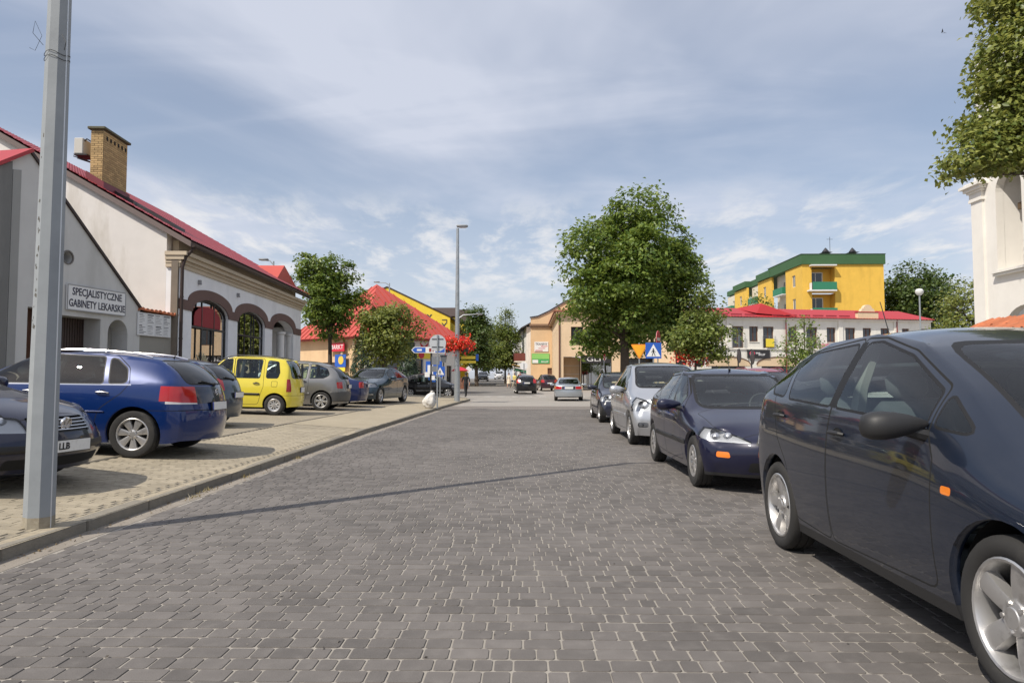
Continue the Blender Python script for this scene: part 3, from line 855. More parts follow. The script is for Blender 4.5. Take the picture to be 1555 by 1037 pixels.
def altea():
    P = dict(L=4.28, W=1.768, H=1.60, wr=.325, tw=.205, wheels=(.87, 3.448), rim='seat5', paint=PAINT_ANTH, zb=.20, levels=3)
    P['nose'] = [(.10,.20,.80,.26), (.02,.40,.80,.26), (.0,.56,.80,.28), (.05,.69,.80,.30), (.16,.76,.78,.30)]
    P['hood'] = [(.34,.86,.82,.08), (.54,.935,.84,.09)]
    P['cabin'] = [(.70,1.00,.86,.09,.20), (1.16,1.27,.77,.07,.19), (1.72,1.49,.70,.06,.12), (2.35,1.56,.68,.055,0), (3.05,1.545,.67,.06,0), (3.72,1.44,.64,.06,-.03), (4.03,1.25,.70,.03,-.10), (4.18,1.03,.78,.02,-.17)]
    P['belt'] = [(1.32,1.00), (1.80,1.03), (2.40,1.055), (3.10,1.085), (3.66,1.12), (3.93,1.12)]
    P['tail'] = [(4.245,.86,.84,.18), (4.28,.66,.85,.18), (4.27,.45,.85,.18), (4.20,.22,.83,.18)]
    P['plan'] = [(0,.92), (.6,.985), (1.3,1.0), (3.1,1.0), (3.9,.975), (4.28,.93)]
    P['prof'] = [.935, .99, 1.0, .988]; P['cr_belt'] = .3; P['cr_rail'] = .45
    P['seats'] = (2.05, 2.95); P['seat_z'] = .58
    win = dict(frame=.016)
    P['cuts'] = [
        ('windshield','front',[(-.62,1.035),(.62,1.035),(.53,1.46),(-.53,1.46)],[.06,.06,.12,.12],dict(frame=.022,smin=.6,smax=2.1)),
        ('rear_window','rear',[(-.56,1.09),(.56,1.09),(.48,1.38),(-.48,1.38)],.08,dict(frame=.03,smin=3.7)),
        ('window','side',[(1.14,1.03),(1.40,1.055),(1.40,1.20)],[.02,.03,.02],dict(frame=.014)),
        ('window','side',[(1.47,1.06),(2.46,1.105),(2.415,1.495),(2.25,1.495),(1.86,1.40),(1.47,1.215)],[.02,.03,.05,.15,.25,.04],win),
        ('window','side',[(2.555,1.11),(3.26,1.14),(3.44,1.40),(3.2,1.46),(2.52,1.495)],[.03,.05,.06,.1,.05],win),
        ('window','side',[(3.36,1.15),(3.62,1.17),(3.77,1.26),(3.53,1.38)],[.03,.05,.05,.04],win),
        ('black_pillar','side',[(2.462,1.095),(2.548,1.10),(2.505,1.508),(2.425,1.51)],.005),
        ('headlight','side',[(.06,.66),(.10,.80),(.52,.885),(.60,.86),(.40,.72)],.03,dict(nmin=.05,ymin=.45)),
        ('headlight','front',[(.50,.65),(.80,.70),(.86,.82),(.70,.80),(.50,.74)],.03,dict(mirror=True,over=('body','headlight'))),
        ('tail_light','side',[(4.02,.98),(4.02,1.08),(4.32,1.06),(4.32,.86)],.03,dict(nmin=-.1,ymin=.5)),
        ('intake','front',[(-.45,.28),(.45,.28),(.48,.46),(-.48,.46)],.04),
        ('seam','seam',[],0)]
    P['cuts'].pop()
    P['cuts'] += [
        ('door','seam',[(1.34,.30),(2.50,.27),(2.51,1.08),(2.47,1.535),(2.22,1.525),(1.84,1.435),(1.435,1.245),(1.43,1.02),(1.36,.90)],[.08,.06,.02,.05,.15,.25,.05,.03,.05]),
        ('rear_door','seam',[(2.515,.27),(3.10,.30),(3.20,.66),(3.40,.84),(3.56,1.15),(3.46,1.47),(2.475,1.535),(2.52,1.08)],[.06,.1,.2,.1,.1,.06,.04,.02]),
        ('indicator','side',[(1.20,.752),(1.275,.755),(1.275,.792),(1.20,.79)],.015),
        ('moulding','side',[(1.15,.20),(3.16,.20),(3.16,.262),(1.15,.262)],.01,dict(nmin=-.6)),
        ('bonnet','top',[(.22,-.66),(.22,.66),(.55,.72),(.78,.74),(.78,-.74),(.55,-.72)],.08,dict(seam=True)),
    ]
    P['mirror'] = (1.46, 1.015, M_black, .86)
    P['handles'] = [(2.36, .945, M_black), (3.36, 1.005, M_black)]
    P['extra'] = [lambda P, r, bm: plate(P, r, bm, .52, 1), lambda P, r, bm: antenna(P, r, 3.35, 1.50, .38)]
    return P
def antenna(P, root, s, z, ln, back=.5, y=0.0):
    q = MB(); x = P['L']/2-s; q.tube([(x, y, z), (x-.02, y, z+.03)], [.018, .012], 8); q.tube([(x-.01, y, z+.02), (x-ln*back, y, z+ln)], [.005, .0035], 6)
    q.build('antenna', M_black, root, True)

WS = lambda y0, z0, y1, z1, **k: ('windshield','front',[(-y0,z0),(y0,z0),(y1,z1),(-y1,z1)],[.06,.06,.10,.10],dict(frame=.035,**k))
RW = lambda y0, z0, y1, z1, reg='rear_window', **k: (reg,'rear',[(-y0,z0),(y0,z0),(y1,z1),(-y1,z1)],.07,dict(frame=.025,**k))
WF = dict(frame=.016)
def focus():
    P = dict(L=4.17, W=1.70, H=1.43, wr=.302, tw=.19, wheels=(.83, 3.445), rim='cover', paint=PAINT_NAVY, zb=.19, levels=3)
    P['nose'] = [(.10,.19,.78,.30), (.01,.34,.78,.30), (.0,.50,.78,.32), (.05,.60,.78,.36), (.17,.66,.75,.36)]
    P['hood'] = [(.45,.785,.80,.07), (.78,.865,.84,.07)]
    P['cabin'] = [(1.02,.93,.85,.06,.22), (1.42,1.14,.76,.06,.20), (1.86,1.345,.69,.05,.12), (2.35,1.435,.67,.05,0), (3.0,1.42,.66,.05,0), (3.50,1.33,.63,.05,-.03), (3.84,1.13,.70,.03,-.08), (4.00,.98,.78,.02,-.14)]
    P['belt'] = [(1.52,.90), (1.92,.915), (2.38,.93), (3.02,.95), (3.48,.985), (3.74,1.0)]
    P['tail'] = [(4.09,.86,.83,.18), (4.15,.68,.84,.20), (4.17,.45,.84,.20), (4.10,.22,.82,.18)]
    P['plan'] = [(0,.93), (.6,.985), (1.3,1.0), (3.0,1.0), (3.7,.975), (4.17,.93)]
    P['seats'] = (2.0, 2.9); P['seat_z'] = .50; P['arch'] = .055
    P['lamp_spots'] = [(.35,.0), (-.25,.1)]
    P['cuts'] = [WS(.62,.945,.53,1.31,smin=.85,smax=2.1), RW(.52,1.02,.47,1.28,smin=3.5),
        ('window','side',[(1.60,.945),(2.36,.965),(2.33,1.335),(2.05,1.315),(1.62,1.04)],[.03,.02,.04,.1,.05],WF),
        ('window','side',[(2.44,.97),(3.02,.985),(3.30,1.20),(3.1,1.305),(2.42,1.335)],[.03,.05,.05,.08,.04],WF),
        ('window','side',[(3.13,1.0),(3.45,1.03),(3.53,1.11),(3.38,1.19)],[.03,.04,.04,.03],WF),
        ('headlight','front',[(.30,.565),(.72,.572),(.90,.64),(.90,.745),(.66,.715),(.44,.64)],[.02,.05,.02,.02,.05,.05],dict(mirror=True,nmin=.16)),
        ('headlight','side',[(-.1,.58),(-.1,.71),(.36,.765),(.47,.765),(.34,.655),(.2,.60)],[.02,.02,.02,.02,.05,.05],dict(nmin=.12,ymin=.5)),
        ('grille','front',[(-.31,.545),(.31,.545),(.26,.625),(-.26,.625)],.02),
        ('indicator','front',[(.545,.40),(.68,.405),(.672,.468),(.56,.465)],.02,dict(mirror=True)),
        ('intake','front',[(-.38,.25),(.38,.25),(.36,.36),(-.36,.36)],.03),
        ('lower_bumper','front',[(-.9,.10),(.9,.10),(.9,.225),(-.9,.225)],.0),
        ('tail_light','side',[(3.70,.93),(3.62,1.17),(3.80,1.20),(4.05,.95)],.03,dict(nmin=-.1,ymin=.5)),
        ('moulding','side',[(1.15,.475),(3.12,.475),(3.12,.53),(1.15,.53)],.01),
        ('door','seam',[(1.33,.26),(2.40,.25),(2.42,.95),(2.385,1.36),(2.05,1.345),(1.62,1.09),(1.42,.88)],[.1,.06,.02,.05,.1,.08,.05]),
        ('rear_door','seam',[(2.41,.25),(3.02,.28),(3.10,.55),(3.22,.75),(3.25,1.0),(3.15,1.32),(2.39,1.36),(2.43,.95)],[.06,.1,.2,.1,.1,.06,.04,.02]),
        ('bonnet','top',[(.21,-.50),(.21,.50),(.5,.66),(1.08,.70),(1.08,-.70),(.5,-.66)],.06,dict(seam=True))]
    P['mirror'] = (1.58, .91, PAINT_NAVY, .95); P['handles'] = [(2.27,.845,PAINT_NAVY),(3.12,.865,PAINT_NAVY)]
    P['offset'] = {'moulding': .010}
    P['extra'] = [lambda P, r, bm: plate(P, r, bm, .40, 1), lambda P, r, bm: antenna(P, r, 2.1, 1.40, .36), wipers]
    return P
def wipers(P, root, bm):
    """two wiper arms lying at the foot of the windscreen"""
    c = P['cabin'][0]; c1 = P['cabin'][1]; x0 = P['L']/2-c[0]; x1 = P['L']/2-c1[0]
    sl = (c1[1]-c[1])/(x0-x1)
    q = MB()
    for y in (.05, -.52):
        def pt(yy, up): 
            yn = abs(yy)/(c[2]*P['W']/2); xx = x0-c[4]*yn**2.3-.02-up; return (xx, yy, c[1]-c[3]*yn**2.3+.012+sl*up)
        q.tube([pt(y, -.02), pt(y+.22, .05), pt(y+.36, .06)], .009, 5); q.tube([pt(y+.02, .085), pt(y+.58, .075)], .007, 5)
    q.build('wiper', M_black, root)
def picasso():
    P = dict(L=4.276, W=1.75, H=1.637, wr=.315, tw=.19, wheels=(.80, 3.56), rim='five', paint=PAINT_SILVER, zb=.20)
    P['nose'] = [(.10,.20,.80,.34), (.01,.38,.80,.34), (.0,.54,.80,.36), (.05,.70,.78,.38), (.16,.81,.72,.36)]
    P['hood'] = [(.40,.95,.78,.10), (.62,1.03,.82,.10)]
    P['cabin'] = [(.80,1.12,.84,.10,.26), (1.20,1.36,.76,.08,.20), (1.66,1.56,.69,.06,.12), (2.25,1.64,.66,.06,0), (3.0,1.62,.65,.06,0), (3.62,1.50,.62,.06,-.03), (3.95,1.28,.67,.03,-.08), (4.12,1.04,.76,.02,-.16)]
    P['belt'] = [(1.38,1.0), (1.80,1.015), (2.30,1.025), (3.02,1.04), (3.60,1.06), (3.88,1.06)]
    P['tail'] = [(4.20,.86,.82,.20), (4.27,.66,.84,.22), (4.276,.45,.84,.22), (4.20,.22,.82,.20)]
    P['plan'] = [(0,.92), (.6,.98), (1.3,1.0), (3.0,1.0), (3.8,.965), (4.276,.91)]
    P['seats'] = (1.95, 2.85); P['seat_z'] = .62; P['lamp_spots'] = [(.1,-.1)]
    P['cuts'] = [WS(.63,1.13,.54,1.52,smin=.6,smax=2.0), RW(.54,1.08,.48,1.45,smin=3.6),
        ('window','side',[(1.36,1.04),(1.62,1.04),(1.62,1.24)],.03,WF),
        ('window','side',[(1.70,1.045),(2.35,1.055),(2.32,1.535),(2.05,1.525),(1.70,1.33)],[.03,.03,.04,.1,.08],WF),
        ('window','side',[(2.44,1.06),(3.12,1.075),(3.16,1.50),(2.42,1.535)],.04,WF),
        ('window','side',[(3.26,1.08),(3.72,1.10),(3.80,1.20),(3.45,1.46),(3.28,1.49)],[.03,.06,.06,.1,.03],WF),
        ('headlight','front',[(.42,.72),(.60,.66),(.90,.66),(.92,.90),(.74,.93),(.54,.86)],.06,dict(mirror=True,nmin=.16)),
        ('headlight','side',[(-.1,.67),(-.1,.89),(.34,.95),(.40,.90),(.28,.69)],.04,dict(nmin=.12,ymin=.45)),
        ('grille','front',[(-.34,.665),(.34,.665),(.32,.745),(-.32,.745)],.03),
        ('intake','front',[(-.40,.28),(.40,.28),(.44,.40),(-.44,.40)],.04),
        ('fog_light','front',[(.56,.36),(.74,.36),(.74,.45),(.56,.45)],.04,dict(mirror=True)),
        ('tail_light','side',[(3.98,.80),(3.92,1.12),(4.10,1.16),(4.35,.85)],.04,dict(nmin=-.1,ymin=.5)),
        ('moulding','side',[(1.16,.52),(3.20,.52),(3.20,.585),(1.16,.585)],.01),
        ('door','seam',[(1.30,.28),(2.39,.27),(2.40,1.05),(2.37,1.565),(2.05,1.555),(1.66,1.33),(1.66,1.0),(1.36,.94)],[.1,.06,.02,.05,.1,.08,.05,.05]),
        ('rear_door','seam',[(2.40,.27),(3.08,.30),(3.16,.62),(3.30,.80),(3.22,1.06),(3.22,1.53),(2.375,1.565),(2.41,1.05)],[.06,.1,.2,.1,.1,.06,.04,.02])]
    P['offset'] = {'moulding': .012}; P['mats'] = {'moulding': PAINT_SILVER}
    P['mirror'] = (1.62, 1.02, PAINT_SILVER, 1.1); P['handles'] = [(2.25,.92,PAINT_SILVER),(3.08,.93,PAINT_SILVER)]
    P['extra'] = [lambda P, r, bm: plate(P, r, bm, .46, 1), wipers]
    return P
def signum():
    P = dict(L=4.636, W=1.798, H=1.466, wr=.325, tw=.215, wheels=(.96, 3.79), rim='multi7', paint=PAINT_BLUE, zb=.20, glass=glass('car_glass_smoke',(.30,.34,.34)), glass_rear=M_glass_dk)
    P['nose'] = [(.10,.20,.80,.30), (.01,.38,.80,.30), (.0,.54,.80,.32), (.04,.66,.80,.34), (.14,.72,.78,.34)]
    P['hood'] = [(.50,.84,.80,.06), (.85,.90,.84,.06)]
    P['cabin'] = [(1.15,.96,.86,.05,.22), (1.58,1.17,.77,.06,.18), (2.05,1.37,.70,.05,.12), (2.60,1.46,.68,.05,0), (3.35,1.455,.67,.05,0), (4.02,1.40,.66,.05,-.04), (4.34,1.20,.73,.03,-.12), (4.50,1.03,.80,.02,-.18)]
    P['belt'] = [(1.68,.945), (2.10,.96), (2.62,.975), (3.36,.99), (4.0,1.01), (4.24,1.02)]
    P['tail'] = [(4.55,.90,.84,.20), (4.60,.72,.86,.22), (4.636,.48,.86,.22), (4.57,.24,.84,.20)]
    P['plan'] = [(0,.92), (.6,.985), (1.3,1.0), (3.4,1.0), (4.1,.98), (4.636,.94)]
    P['seats'] = (2.2, 3.1)
    P['cuts'] = [WS(.64,.975,.55,1.33,smin=1.0,smax=2.3), RW(.60,1.045,.52,1.345,smin=4.0),
        ('window','side',[(1.78,.985),(2.50,1.0),(2.48,1.385),(2.20,1.355),(1.80,1.10)],[.03,.02,.04,.1,.05],WF),
        ('window','side',[(2.58,1.0),(3.33,1.015),(3.24,1.375),(2.56,1.39)],[.03,.03,.04,.04],WF),
        ('rear_quarter_window','side',[(3.42,1.02),(3.66,1.03),(3.60,1.22),(3.42,1.345),(3.33,1.365)],[.03,.06,.12,.06,.03],WF),
        ('chrome_strip','side',[(1.45,.945),(3.72,.995),(3.72,1.012),(1.45,.965)],.004,dict(nmin=0)),
        ('headlight','side',[(.05,.60),(.08,.76),(.60,.86),(.55,.74)],.03,dict(nmin=.0,ymin=.45)),
        ('tail_light','side',[(4.21,.79),(4.19,.985),(4.60,1.005),(4.70,.76)],[.03,.03,.03,.03],dict(nmin=-.1,ymin=.52)),
        ('tail_light','rear',[(.52,.79),(.98,.79),(.98,1.0),(.50,1.0)],.02,dict(mirror=True,nmin=.05)),
        ('light_band','side',[(4.21,.755),(4.21,.789),(4.70,.782),(4.70,.752)],.004,dict(nmin=-.1,ymin=.52)),
        ('tailgate','rear',[(-.66,.76),(.66,.76),(.66,1.0),(-.66,1.0)],.03),
        ('grille','front',[(-.36,.55),(.36,.55),(.4,.70),(-.4,.70)],.03),
        ('moulding','side',[(1.40,.60),(3.40,.615),(3.40,.635),(1.40,.62)],.004),
        ('gap','side',[(3.95,.655),(4.75,.665),(4.75,.673),(3.95,.663)],.0,dict(nmin=-.6)),
        ('gap','rear',[(-.8,.665),(.8,.665),(.8,.673),(-.8,.673)],.0),
        ('door','seam',[(1.42,.28),(2.52,.26),(2.54,.98),(2.52,1.415),(2.20,1.39),(1.74,1.12),(1.62,.93)],[.1,.06,.02,.05,.1,.08,.05]),
        ('rear_door','seam',[(2.53,.26),(3.22,.29),(3.32,.66),(3.60,.88),(3.70,1.02),(3.63,1.24),(3.42,1.395),(2.525,1.415),(2.55,.98)],[.06,.1,.2,.1,.1,.1,.06,.04,.02])]
    P['mats'] = {'moulding': PAINT_BLUE, 'tailgate': PAINT_NIGHT}; P['offset'] = {'moulding': .008}
    P['mirror'] = (1.80, .99, PAINT_BLUE, .95); P['handles'] = [(2.36,.875,M_chrome),(3.35,.885,M_chrome)]
    P['extra'] = [lambda P, r, bm: plate(P, r, bm, .72, -1, tilt=-.1), lambda P, r, bm: antenna(P, r, 3.9, 1.40, .14, .6), roof_rails, rear_wiper, tow_badge]
    return P
def tow_badge(P, root, bm):
    x = surf_x(bm, 0, .92, -1)
    if x is None: return
    q = MB(); q.lathe([(.050,0),(.050,.012),(.040,.014),(.040,0)], 24, axis='X'); q.tube([(0.006,-.055,.012),(0.006,.02,.004),(.006,-.02,-.004),(.006,.055,-.012)], .006, 5)
    q.v = [(x-.004-a, b, .92+c) for a, b, c in q.v]; q.build('maker_emblem', M_chrome, root, True)
def roof_rails(P, root, bm):
    c = P['cabin']; a = P.get('rail', (c[2][0]+.25, c[5][0]-.15)); q = MB()
    for sg in (-1, 1):
        pts = []
        for k in range(9):
            s = a[0]+(a[1]-a[0])*k/8; x = P['L']/2-s
            z = 0
            for (s0, z0, *_), (s1, z1, *_) in zip(c, c[1:]):
                if s0 <= s <= s1: z = z0+(z1-z0)*(s-s0)/(s1-s0)
            pts.append((x, sg*P['W']*.318, z-.018+(.028 if 0 < k < 8 else 0)))
        q = MB(); q.tube(pts, .013, 6); q.build('roof_rail', P.get('rail_mat', M_chrome), root, True)
def rear_wiper(P, root, bm):
    z = P.get('rw_z', 1.03); x = surf_x(bm, 0, z, -1)
    if x is None: return
    x2 = surf_x(bm, .34, z+.05, -1) or x
    q = MB(); q.lathe([(.03,0),(.03,.03),(.001,.04)], 10, axis='X'); q.v = [(x-a, b, z+c) for a, b, c in q.v]
    q.tube([(x-.03,0,z), (x2-.03,.34,z+.05)], .012, 5); q.build('rear_wiper', M_black, root)
def passat():
    P = dict(L=4.675, W=1.74, H=1.46, wr=.315, tw=.2, wheels=(.93, 3.63), rim='ten', paint=PAINT_NIGHT, zb=.20)
    P['nose'] = [(.10,.20,.82,.22), (.0,.36,.82,.22), (.0,.50,.82,.24), (.06,.64,.80,.26), (.17,.745,.76,.24)]
    P['hood'] = [(.50,.86,.79,.06), (.88,.93,.83,.06)]
    P['cabin'] = [(1.20,.98,.86,.05,.22), (1.62,1.18,.77,.06,.18), (2.08,1.37,.70,.05,.12), (2.62,1.455,.68,.05,0), (3.2,1.43,.67,.05,0), (3.62,1.32,.66,.05,-.02), (3.92,1.14,.72,.03,-.06), (4.12,1.03,.78,.02,-.10)]
    P['belt'] = [(1.72,.95), (2.12,.96), (2.64,.97), (3.2,.98), (3.58,.99), (3.85,1.0)]
    P['deck'] = [(4.58,.99,.78,.04)]
    P['tail'] = [(4.65,.80,.82,.18), (4.66,.66,.84,.2), (4.675,.45,.84,.2), (4.6,.24,.82,.18)]
    P['plan'] = [(0,.94), (.6,.99), (1.3,1.0), (3.4,1.0), (4.1,.98), (4.675,.94)]
    P['seats'] = (2.25, 3.15); P['lamp_spots'] = [(-.35,0),(.30,0)]
    P['cuts'] = [WS(.62,.99,.54,1.32,smin=1.0,smax=2.35), RW(.54,1.06,.48,1.28,smin=3.4,smax=4.3),
        ('window','side',[(1.82,.985),(2.52,.995),(2.50,1.375),(2.25,1.35),(1.84,1.10)],[.03,.02,.04,.1,.05],WF),
        ('window','side',[(2.60,.995),(3.30,1.005),(3.34,1.20),(3.2,1.34),(2.58,1.375)],[.03,.03,.06,.08,.04],WF),
        ('headlight','front',[(.40,.585),(.86,.60),(.88,.75),(.76,.775),(.42,.725)],.03,dict(mirror=True,nmin=.03)),
        ('headlight','side',[(.02,.60),(.05,.73),(.34,.78),(.36,.62)],.02,dict(nmin=.05,ymin=.5)),
        ('grille','front',[(-.375,.575),(.375,.575),(.375,.725),(-.375,.725)],.03),
        ('bumper_trim','front',[(-.86,.40),(.86,.40),(.86,.47),(-.86,.47)],.01),
        ('intake','front',[(-.62,.24),(.62,.24),(.60,.34),(-.60,.34)],.03),
        ('bumper_trim','side',[(-.1,.40),(.50,.40),(.50,.47),(-.1,.47)],.005,dict(nmin=-.3,ymin=.4)),
        ('moulding','side',[(1.32,.50),(3.2,.50),(3.2,.56),(1.32,.56)],.01),
        ('door','seam',[(1.45,.28),(2.55,.26),(2.56,.98),(2.54,1.40),(2.20,1.38),(1.78,1.12),(1.62,.93)],[.1,.06,.02,.05,.1,.08,.05]),
        ('bonnet','top',[(.20,-.40),(.20,.40),(.34,.60),(.7,.68),(1.25,.72),(1.25,-.72),(.7,-.68),(.34,-.60)],.05,dict(seam=True))]
    P['offset'] = {'moulding': .010, 'bumper_trim': .010, 'grille': -.02}
    P['mirror'] = (1.82, .97, PAINT_NIGHT, .95); P['handles'] = [(2.4,.88,PAINT_NIGHT)]
    P['extra'] = [lambda P, r, bm: plate(P, r, bm, .44, 1, 'LLB'), vw_front, wipers]
    return P
def vw_front(P, root, bm):
    g = MB()
    for z in (.600, .632, .664, .696):
        pts = []
        for k in range(9):
            y = -.36+.72*k/8; x = surf_x(bm, y, z, 1)
            if x is not None: pts.append((x-.006, y, z))
        if len(pts) > 2: g.tube(pts, .0065, 5)
    g.build('grille_bar', M_chrome, root)
    x = surf_x(bm, 0, .655, 1) or P['L']/2
    fr = frame((x+.006, 0, .655), (0, 1, 0), (.12, 0, 1))
    q = MB(); q.lathe([(.070,0),(.070,.014),(.060,.018),(.060,.004),(.001,.004)], 28)
    def bar(a, b): 
        d = Vector((b[0]-a[0], b[1]-a[1])); n = Vector((-d.y, d.x)).normalized()*.0065
        q.add([(a[0]+n.x,a[1]+n.y,.016),(a[0]-n.x,a[1]-n.y,.016),(b[0]-n.x,b[1]-n.y,.016),(b[0]+n.x,b[1]+n.y,.016)], [(0,1,2,3)])
    for a, b in [((-.028,.052),(0,.004)),((0,.004),(.028,.052)),((-.052,.026),(-.024,-.046)),((-.024,-.046),(0,-.002)),((0,-.002),(.024,-.046)),((.024,-.046),(.052,.026))]: bar(a, b)
    q.v = [tuple(fr @ Vector(p)) for p in q.v]; q.build('maker_emblem', M_chrome, root, False)
def small_hatch(paint_, L=4.0, W=1.70, H=1.47):
    P = dict(L=L, W=W, H=H, wr=.305, tw=.19, wheels=(.80, .80+2.5), rim='five', paint=paint_, zb=.20, glass_rear=M_glass_dk)
    k = L/4.0; S = lambda *a: tuple([a[0]*k]+list(a[1:]))
    P['nose'] = [(.10,.20,.78,.32), (.01,.36,.78,.32), (.0,.52,.78,.34), (.05,.64,.78,.36), (.16,.72,.75,.34)]
    P['hood'] = [S(.42,.86,.80,.08), S(.70,.94,.84,.08)]
    P['cabin'] = [S(.92,1.0,.85,.07,.22), S(1.32,1.20,.76,.06,.20), S(1.78,1.39,.69,.05,.12), S(2.25,H,.67,.05,0), S(2.85,H-.02,.66,.05,0), S(3.42,H-.10,.63,.05,-.03), S(3.70,1.18,.69,.03,-.08), S(3.84,1.0,.76,.02,-.14)]
    P['belt'] = [S(1.42,.95), S(1.84,.97), S(2.28,.985), S(2.86,1.005), S(3.36,1.03), S(3.60,1.04)]
    P['tail'] = [S(3.92,.86,.83,.20), S(3.98,.66,.84,.22), S(4.0,.45,.84,.22), S(3.93,.22,.82,.2)]
    P['plan'] = [(0,.92), (.6,.98), (1.3,1.0), (2.8*k,1.0), (3.5*k,.975), (L,.92)]
    P['seats'] = (1.9*k, 2.75*k)
    SP = lambda pts: [(a*k, b) for a, b in pts]
    P['cuts'] = [WS(.62,1.01,.54,1.34,smin=.8,smax=2.1), RW(.52,1.04,.46,H-.16,smin=3.4),
        ('window','side',SP([(1.50,.99),(2.24,1.01),(2.22,H-.095),(1.95,H-.12),(1.52,1.08)]),[.03,.02,.04,.1,.05],WF),
        ('window','side',SP([(2.32,1.01),(3.06,1.04),(3.22,1.16),(3.0,H-.13),(2.30,H-.095)]),[.03,.06,.06,.08,.04],WF),
        ('headlight','front',[(.42,.62),(.84,.64),(.86,.84),(.66,.80),(.44,.70)],.05,dict(mirror=True,nmin=.03)),
        ('headlight','side',[(.05,.64),(.06,.76),(.50,.87),(.40,.68)],.03,dict(nmin=.05,ymin=.45)),
        ('grille','front',[(-.34,.58),(.34,.58),(.32,.68),(-.32,.68)],.03),
        ('intake','front',[(-.48,.27),(.48,.27),(.46,.42),(-.46,.42)],.03),
        ('tail_light','side',SP([(3.62,.80),(3.56,1.02),(3.80,1.06),(4.1,.80)]),.05,dict(nmin=-.1,ymin=.46)),
        ('tail_light','rear',[(.50,.80),(.9,.78),(.9,1.0),(.52,.96)],.06,dict(mirror=True,nmin=.05)),
        ('gap','rear',[(-.8,.60),(.8,.60),(.8,.608),(-.8,.608)],.0),
        ('moulding','side',SP([(1.15,.48),(3.0,.48),(3.0,.53),(1.15,.53)]),.01),
        ('door','seam',SP([(1.26,.28),(2.27,.26),(2.28,1.0),(2.26,H-.065),(1.95,H-.085),(1.50,1.10),(1.36,.93)]),[.1,.06,.02,.05,.1,.08,.05]),
        ('rear_door','seam',SP([(2.275,.26),(2.86,.29),(2.95,.6),(3.10,.80),(3.14,1.04),(3.02,H-.09),(2.265,H-.065),(2.285,1.0)]),[.06,.1,.2,.1,.1,.06,.04,.02])]
    P['mirror'] = (1.48*k, .98, paint_, .95); P['handles'] = [(2.12*k,.90,paint_),(2.98*k,.92,paint_)]; P['offset'] = {'moulding': .010}
    P['extra'] = [lambda P, r, bm: plate(P, r, bm, .70, -1), lambda P, r, bm: plate(P, r, bm, .46, 1), rear_wiper]; P['rw_z'] = 1.03
    return P
def hatch(): return small_hatch(PAINT_STEEL, 4.05, 1.70, 1.47)
